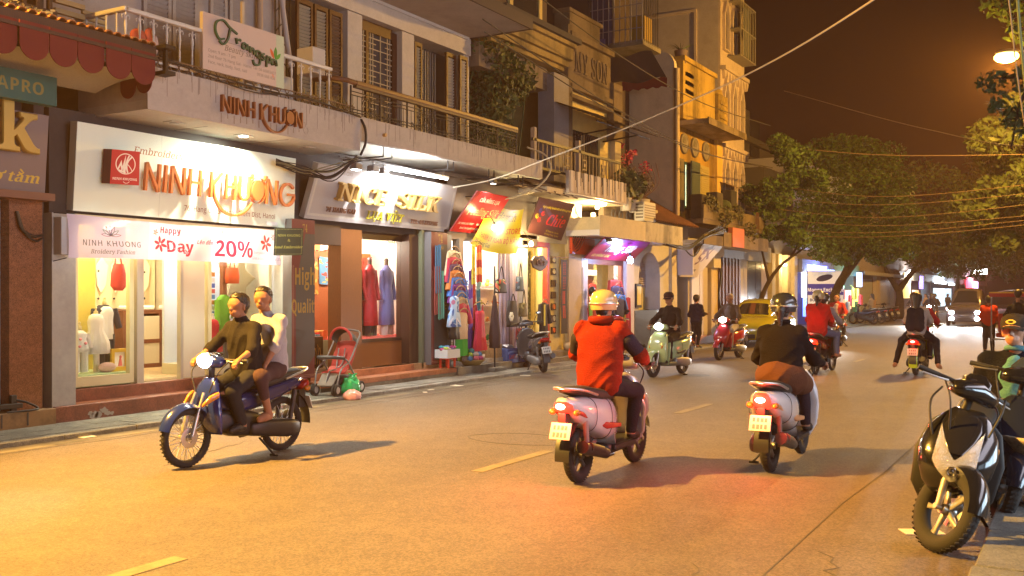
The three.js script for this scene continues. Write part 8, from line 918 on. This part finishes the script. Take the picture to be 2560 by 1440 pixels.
{const t=thing('plant_bowl','round pale planter bowl with green leaves at the right edge','planter',[-.36,.12,-8.3]);part('bowl',lathe([[0,0],[.12,0],[.14,.05],[.1,.1],[.12,.3],[.26,.42],[.3,.5],[.31,.53],[.28,.53],[.2,.45],[0,.44]],-.29,.12,-8.3,32),mt([.5,.42,.34],.6,{map:T.stone}),t);for(let i=0;i<18;i++){const a=i*2.4,r=.06+.012*i;part('leaf',sheet((u,v)=>[-.29+Math.cos(a)*(r*.4+v*.16)+(u-.5)*.07*Math.sin(v*3.1)*Math.sin(a),.58+.1*v-.12*v*v,-8.3+Math.sin(a)*(r*.4+v*.16)-(u-.5)*.07*Math.sin(v*3.1)*Math.cos(a)],2,6),M.foliage,t);}}
// ================================================================ people: one skinned body each, clothes and hair over it
const SK=mt([.3,.14,.078],.75),SKP=mt([.4,.21,.13],.75),HAIR=mt([.012,.009,.008],.45),lerp3=(a,b,t)=>a.map((v,i)=>v+(b[i]-v)*t);
const cap=(a,ra,b,rb_)=>[...a,ra,...b,rb_];
// a hand: wrist, finger direction, back of hand, spread towards the thumb, curl
function hand(p,f,u,w,c){const P=(a,b,d)=>p.map((v,i)=>v+f[i]*a+u[i]*b+w[i]*d),B=[cap(P(0,0,0),.024,P(.05,0,.016),.02),cap(P(.02,0,0),.022,P(.07,0,-.02),.018),cap(P(.03,0,0),.02,P(.075,0,.024),.018)];[[.024,.95],[.008,1.05],[-.009,1],[-.025,.8]].forEach(([d,l])=>{let q=[.075,0,d],a=0;[[.036,.55],[.024,1],[.019,.9]].forEach(([s,k],i)=>{a+=c*k;const n=[q[0]+Math.cos(a)*s*l,q[1]-Math.sin(a)*s*l,d];B.push(cap(P(...q),.0095-i*.001,P(...n),.0088-i*.001));q=n;});});B.push(cap(P(.02,-.004,.024),.012,P(.05,-.014-c*.01,.046),.0105),cap(P(.05,-.014-c*.01,.046),.0105,P(.075,-.022-c*.018,.04-c*.012),.009));return skin(B,.0048,{k:.008});}
function head(c,yaw,pitch,near){
const m=new THREE.Matrix4().makeRotationFromEuler(new THREE.Euler(0,yaw,pitch,'YXZ')).setPosition(...c),T3=(g)=>g.applyMatrix4(m),b=[[-.015,.03,0,.088,.02,.03,0,.082],[.03,-.03,0,.06,.052,-.075,0,.03],[.0,-.02,0,.066,.03,-.06,0,.05],[.04,.01,.03,.045,.04,.01,-.03,.045],[.05,-.06,.02,.028,.05,-.06,-.02,.028],[.086,.0,0,.009,.103,-.024,0,.012],[.09,-.028,.011,.008,.09,-.028,-.011,.008],[.08,-.05,.018,.009,.08,-.05,-.018,.009],[.078,-.063,.014,.01,.078,-.063,-.014,.01],[.07,.02,.05,.012,.085,.026,.012,.011],[.07,.02,-.05,.012,.085,.026,-.012,.011],[-.005,.01,.084,.012,-.012,-.03,.082,.011],[-.005,.01,-.084,.012,-.012,-.03,-.082,.011],[-.03,-.05,0,.052,-.05,-.13,0,.052]];
return{g:T3(skin(b,near?.006:.011,{k:.016})),eyes:[-1,1].map((s)=>T3(sph(.077,.002,s*.031,0.0145,.6,.7,1.3,10))),pupils:[-1,1].map((s)=>T3(sph(.083,.002,s*.031,.0085,.7,.9,.9,8))),brows:[-1,1].map((s)=>T3(tube([[.086,.024,s*.015],[.086,.031,s*.032],[.074,.025,s*.051]],.006,8,5))),mouth:[T3(tube([[.082,-.057,-.022],[.09,-.055,0],[.082,-.057,.022]],.0048,8,5))],T3};
}
const ride=(o={})=>({pel:[-.14,.88,0],ch:[-.1,1.24,0],nk:[-.06,1.43,0],hd:[-.02,1.57,0],sh:[-.09,1.35,.18],el:[.08,1.12,.31],ha:[.2,1.05,.31],hip:[-.12,.85,.1],kn:[.27,.76,.17],an:[.2,.36,.15],to:[.36,.31,.16],...o});
const pill=(o={})=>ride({pel:[-.5,.93,0],ch:[-.45,1.3,0],nk:[-.42,1.48,0],hd:[-.39,1.62,0],sh:[-.45,1.41,.18],el:[-.3,1.14,.24],ha:[-.12,1.02,.16],hip:[-.47,.9,.1],kn:[-.12,.84,.22],an:[-.2,.42,.2],to:[-.06,.38,.21],...o});
const stand=(o={})=>({pel:[0,.88,0],ch:[0,1.2,0],nk:[0,1.37,0],hd:[.02,1.52,0],sh:[0,1.3,.16],el:[.02,1.06,.21],ha:[.14,.9,.2],hip:[0,.84,.08],kn:[.01,.46,.09],an:[-.03,.08,.1],to:[.11,.04,.11],...o});
// J: joints of the right side (+z); J.L overrides for the left side
function person(label,at,turn,J,o){
const t=thing('person',label,'person',at,turn,null),n=o.near,cell=n?.013:.02,S=[1,-1].map((s)=>(k)=>s<0?(J.L?.[k]??[J[k][0],J[k][1],-J[k][2]]):J[k]),w=o.w??1,f=o.fat??1;t.rotation.order='YXZ';if(o.lean)t.rotation.x=o.lean;
const H=head(J.hd,o.yaw??0,o.pitch??0,n),body=[cap(J.pel,.11,lerp3(J.pel,J.ch,.5),.1),cap(lerp3(J.pel,J.ch,.4),.1,J.ch,.12),cap(J.nk,.05,lerp3(J.nk,J.hd,.6),.048)],top=[],leg=[],shoe=[],hands=[];
S.forEach((g,i)=>{const s=i?-1:1,sh=g('sh'),el=g('el'),ha=g('ha'),hip=g('hip'),kn=g('kn'),an=g('an'),to=g('to'),wr=lerp3(ha,el,.16);
body.push(cap(J.ch,.08,sh,.052),cap(sh,.052,el,.04),cap(el,.04,wr,.028),cap(J.pel,.1,hip,.085),cap(hip,.085,kn,.055),cap(kn,.055,an,.036),cap(an,.036,to,.032));
top.push(cap(J.nk.map((v,k)=>k===1?v-.04:v),.062,sh,.06*f),cap(sh,.062*f,el,.056*f),cap(el,.06*f,o.short?lerp3(sh,el,.75):lerp3(wr,el,.05),.044*f),cap([J.ch[0],J.ch[1],s*.075*w],.125*f,[J.pel[0],J.pel[1]-.01,s*.07*w],.122*f));
if(i)top.push(cap([J.ch[0],J.ch[1]+.03,0],.135*f,J.pel,.13*f),cap(J.nk,.06,J.ch,.12));
leg.push(cap([J.pel[0],J.pel[1]-.02,s*.06],.105,hip,.1),cap(hip,.1,kn,.075),cap(kn,.075,lerp3(an,kn,o.crop??.08),o.flare??.055));shoe.push(cap(an.map((v,k)=>k===1?v-.02:v),.042,lerp3(an,to,.5),.045),cap(lerp3(an,to,.5),.045,to,.034));
const dl=Math.hypot(ha[0]-wr[0],ha[1]-wr[1],ha[2]-wr[2])||1,fd=ha.map((v,k)=>(v-wr[k])/dl),th=[0,0,-s],up=V(...th).cross(V(...fd)).multiplyScalar(s).normalize();if(up.y<0&&fd[0]>.3)up.negate();const wv=V(...fd).cross(up).normalize();if(wv.z*s>0)wv.negate();if(!o.noHands)hands.push(hand(wr,fd,up.toArray(),wv.toArray(),o.curl??.75));});
if(o.short)top.forEach((b,i)=>{if(i % 4===2)top[i]=cap(b.slice(0,3),.05,b.slice(0,3),.05);});
const bd=mesh('body',[skin(body,cell,{k:.03}),H.g,...hands],o.skin??SK,t);mesh('eye',H.eyes,mt([.6,.56,.5],.3),bd);mesh('pupil',H.pupils,M.black,bd);mesh('eyebrow',H.brows,HAIR,bd);mesh('mouth',H.mouth,mt([.28,.08,.06],.5),bd);
const cl=(c)=>mt(c,.9,{map:T.cloth,bumpMap:T.grain,bumpScale:.004,specularIntensity:.25});
const tp=mesh(o.topName??'jacket',[skin(top,cell,{k:.05,wr:n?.0055:.003,wf:15})],cl(o.top),t);if(o.skirt)mesh('skirt',[skin([...leg.filter((_,i)=>i % 3<2).map((b)=>b.map((v,k)=>k===3||k===7?v+.04:v)),cap([J.pel[0]-.06,J.pel[1],0],.16,[J.pel[0]+.1,J.pel[1]-.1,0],.16)],cell,{k:.08,wr:.006,wf:10})],cl(o.skirt),t);
mesh('trousers',[skin(leg,cell,{k:.04,wr:.004,wf:12})],cl(o.leg),t);mesh('shoe',[skin(shoe,.014,{k:.02})],o.shoe??M.black,t);
if(o.collar)mesh('collar',[H.T3(tor(-.045,-.125,0,.062,.022,'y',22,8))],cl(o.collar),tp);
if(o.hood)mesh('hood',[H.T3(tor(-.07,-.135,0,.085,.042,'y',26,10).scale(1,.9,1))],cl(o.hood),tp);
if(o.panel)mesh('sleeve_panel',S.map((g)=>skin([cap(lerp3(g('sh'),g('el'),.42).map((v,k)=>k===0?v-.022:v),.066*f,lerp3(g('sh'),g('el'),.95),.06*f)],.014)),cl(o.panel),tp);
if(o.shirt)mesh('shirt',[skin([cap([J.ch[0]+.075,J.ch[1]+.1,.0],.075,[J.pel[0]+.085,J.pel[1]+.06,0],.088),cap([J.ch[0]+.06,J.ch[1],.05],.09,[J.pel[0]+.06,J.pel[1]+.04,.06],.085)],.014,{k:.05,wr:.004})],cl(o.shirt),tp);
const hairB=[[-.035,.05,0,.097,.0,.06,0,.09],[-.05,-.01,0,.08,-.05,-.04,0,.06]];if(o.long)hairB.push([-.07,0,0,.075,-.1,-.2,0,.06],[-.1,-.2,0,.06,-.1,-.34,0,.03]);if(o.tail)hairB.push([-.1,.06,0,.045,-.15,-.02,0,.04],[-.15,-.02,0,.04,-.15,-.2,0,.015]);if(o.bun)hairB.push([-.11,.05,0,.05,-.12,.04,0,.045]);
mesh('hair',[H.T3(skin(hairB,n?.009:.014,{k:.03,wr:.005,wf:80,cut:(x,y)=>x-.05+Math.max(0,.06-y)*.7-(y>.09?.05:0)}))],o.hair??HAIR,t);
if(o.helmet){const h=mesh('helmet',[H.T3(lathe([[.118,-.05],[.13,0],[.128,.06],[.1,.115],[.05,.14],[0,.146]],-.012,.02,0,32).scale(1.1,1,1))],mt(o.helmet,.2,{clearcoat:.8}),t);mesh('peak',[H.T3(sheet((u,v)=>{const a=(u-.5)*2.4;return[(.11+.08*v)*Math.cos(a)+.01,.035-.02*v,(.125+.01*v)*Math.sin(a)];},12,3))],mt(o.peak??o.helmet,.3),h);if(o.band)mesh('stripe',[H.T3(tor(-.012,.03,0,.131,.01,'y',30,6).scale(1.1,1,1))],mt(o.band,.25,{metalness:.6}),h);}
if(o.cap){const h=mesh('cap',[H.T3(lathe([[.102,.02],[.106,.06],[.095,.1],[.06,.13],[0,.138]],-.01,.01,0,28).scale(1.08,1,1))],cl(o.cap),t);mesh('brim',[H.T3(sheet((u,v)=>{const a=(u-.5)*2.2;return[(.1+.085*v)*Math.cos(a),.04-.03*v-.02*Math.sin(a)**2,.1*Math.sin(a)];},12,4))],cl(o.cap),h);if(o.badge)mesh('cap_badge',[H.T3(tor(.098,.085,0,.016,.006,'x',14,6).scale(1,.8,1.8)),H.T3(sph(.096,.082,0,.012,.4,.6,2,8))],mt(o.badge,.6),h);}
if(o.pack){mesh('backpack',[skin([cap([J.ch[0]-.17,J.ch[1]+.08,.08],.09,[J.pel[0]-.2,J.pel[1]+.08,.09],.1),cap([J.ch[0]-.17,J.ch[1]+.08,-.08],.09,[J.pel[0]-.2,J.pel[1]+.08,-.09],.1)],.016,{k:.06,wr:.004})],cl(o.pack),t);}
return t;
}
const hp=-HALF;
person('motorbike driver in a dark shirt with short hair, front of the blue motorbike',[-7.6,0,-7.3],hp-.04,ride({kn:[.2,.72,.17],an:[.06,.36,.16],to:[.22,.32,.17],ha:[.24,1.04,.31]}),{top:[.025,.022,.022],leg:[.03,.03,.035],near:1,pitch:0,skin:SK,short:1,topName:'shirt'});
person('passenger in a white and purple shirt behind the driver of the blue motorbike',[-7.6,0,-7.3],hp-.04,pill({hd:[-.36,1.64,0],an:[-.26,.44,.2],to:[-.12,.4,.21],ha:[-.2,.95,.2]}),{top:[.46,.44,.48],leg:[.08,.045,.05],near:1,yaw:.5,short:1,topName:'shirt',crop:.5,shoe:SK,panel:[.42,.4,.46]});
person('rider in an orange red hooded jacket with dark sleeves and a tan helmet',[-3.97,0,-8.57],HALF,ride({pel:[-.2,.88,0],ch:[-.16,1.24,0],nk:[-.12,1.44,0],hd:[-.08,1.58,0],sh:[-.15,1.37,.2],el:[.0,1.12,.34],hip:[-.18,.85,.11],kn:[.22,.76,.2]}),{top:[.25,.02,.008],leg:[.022,.02,.028],near:1,fat:1.15,w:1.15,helmet:[.5,.34,.16],band:[.6,.6,.62],panel:[.03,.026,.04],hood:[.23,.019,.007]});
person('rider in a long dark coat and brown skirt with a dark helmet, seen from behind',[-2.64,0,-9.98],HALF+.02,ride({pel:[-.22,.9,0],ch:[-.18,1.22,0],nk:[-.13,1.39,0],hd:[-.09,1.55,0],sh:[-.17,1.31,.17],el:[-.02,1.05,.28],ha:[.2,1.0,.32],kn:[.2,.78,.12],hip:[-.2,.87,.1]}),{top:[.01,.007,.008],skirt:[.12,.045,.025],leg:[.03,.02,.03],near:1,fat:1.12,helmet:[.02,.022,.028],band:[.4,.42,.46],tail:1,collar:[.016,.01,.01]});
person('man in a black shirt and dark cap riding the mint green scooter',[-7.56,0,-19.3],hp-.12,ride({hd:[-.02,1.6,0]}),{top:[.022,.016,.016],leg:[.02,.018,.02],near:1,cap:[.05,.025,.03],pitch:-.1,w:1.1});
person('old man in a brown jacket and pale trousers riding the red scooter',[-8.1,0,-25],hp-.1,ride(),{top:[.13,.09,.06],leg:[.5,.44,.38],hair:mt([.3,.22,.18],.7),near:0,shirt:[.2,.17,.15]});
person('woman in dark blue top and black leggings standing with her back turned',[-10.4,.02,-28.9],HALF-.15,stand({ha:[.2,1.08,.24],el:[-.02,1.05,.25],L:{el:[-.02,1.03,-.23],ha:[.14,.98,-.2]},an:[-.08,.08,.08]}),{top:[.014,.014,.035],leg:[.012,.011,.014],near:1,bun:1,flare:.042});
person('passenger in a bright red padded jacket and blue jeans with a khaki helmet',[-4.95,0,-21.8],HALF-.05,pill({kn:[-.12,.84,.3],an:[-.18,.42,.32],to:[-.05,.38,.36]}),{top:[.55,.02,.02],leg:[.12,.15,.28],near:1,fat:1.12,w:1.1,helmet:[.4,.34,.2],tail:1,shoe:SKP});
person('driver in a grey jacket in front of the red jacketed passenger',[-4.95,0,-21.8],HALF-.05,ride(),{top:[.35,.34,.36],leg:[.08,.07,.07],helmet:[.05,.05,.05]});
person('girl with long hair, white jacket and navy backpack on the lime motorbike',[-3.1,0,-22.6],HALF-.02,pill({hd:[-.38,1.58,0],nk:[-.42,1.42,0],ch:[-.46,1.25,0],sh:[-.45,1.35,.17],kn:[-.22,.7,.34],an:[-.5,.22,.42],to:[-.4,.16,.46]}),{top:[.55,.47,.45],leg:[.02,.02,.035],near:1,long:1,pack:[.02,.02,.035],shoe:SKP,skin:SKP});
person('girl with loose brown hair and a red top driving the lime motorbike',[-3.1,0,-22.6],HALF-.02,ride({hd:[-.0,1.6,-.12],nk:[-.06,1.43,-.08],ch:[-.1,1.24,-.06]}),{top:[.5,.03,.04],leg:[.03,.03,.04],long:1,hair:mt([.06,.022,.012],.5),skin:SKP});
person('woman with a red and white top riding the oncoming dark motorbike',[-7.0,0,-32.6],hp,ride(),{top:[.55,.05,.05],shirt:[.6,.45,.45],leg:[.06,.05,.05],long:1,skin:SKP});
person('man in a cap, navy jacket and pale teal shirt seated on the second parked scooter',[-.5,0,-8.7],hp,{pel:[-.12,.8,0],ch:[-.08,1.07,0],nk:[-.03,1.24,0],hd:[.04,1.4,0],sh:[-.07,1.17,.2],el:[-.12,.9,.3],ha:[.04,.78,.24],hip:[-.1,.82,.1],kn:[.22,.74,.02],an:[.3,.36,-.02],to:[.42,.24,-.03],L:{sh:[-.07,1.17,-.2],el:[-.15,.9,-.27],ha:[.0,.78,-.2],hip:[-.1,.8,-.1],kn:[.2,.7,-.26],an:[.24,.3,-.32],to:[.38,.24,-.34]}},{top:[.008,.009,.018],shirt:[.1,.28,.33],leg:[.1,.12,.2],cap:[.05,.04,.032],badge:[.6,.45,.08],near:1,yaw:-.22,pitch:.14,w:1.05,fat:1.05,collar:[.12,.3,.35],skin:mt([.36,.17,.1],.5)});
person('cyclo driver in a dark shirt at the right edge',[-1.6,0,-29.3],HALF,ride({hd:[-.02,1.68,0]}),{top:[.02,.018,.018],leg:[.03,.03,.03]});
person('passer by in a red shirt beside the cyclo',[-2.5,0,-31.8],HALF,stand(),{top:[.5,.05,.03],leg:[.05,.05,.06]});
{const far=person('far rider in dark clothes, leftmost of the oncoming traffic',[-8.3,0,-58],hp,ride(),{top:[.05,.045,.05],leg:[.03,.03,.03],helmet:[.1,.1,.12],noHands:1});[[-7.6,-60.5,'far rider in dark clothes, second from the left'],[-7.2,-56,'far rider in dark clothes just left of the van'],[-8.0,-64,'far rider in dark clothes behind the other riders'],[-2.5,-47,'rider in dark clothes at the right edge beyond the cyclo']].forEach(([x,z,l])=>copy(far,[x,0,z],hp,l));}
{const p=person('pedestrian in a tan coat on the pavement behind the parked car',[-10.8,.06,-41],HALF,stand(),{top:[.35,.2,.1],leg:[.05,.04,.04],long:1,noHands:1});[[-10.5,-47,'pedestrian in a tan coat before the blue lit far shop'],[-11,-51,'pedestrian in a tan coat before the green lit far shop'],[-10.4,-57.5,'pedestrian in a tan coat among the parked motorbikes'],[-10.6,-80,'pedestrian in a tan coat near the yellow posters'],[-10.2,-90,'pedestrian in a tan coat before the white tubes'],[-9.6,-97,'pedestrian in a tan coat farthest down the pavement']].forEach(([x,z,l],i)=>copy(p,[x,.06,z],i*1.3,l));}
renderer.render(scene,camera);
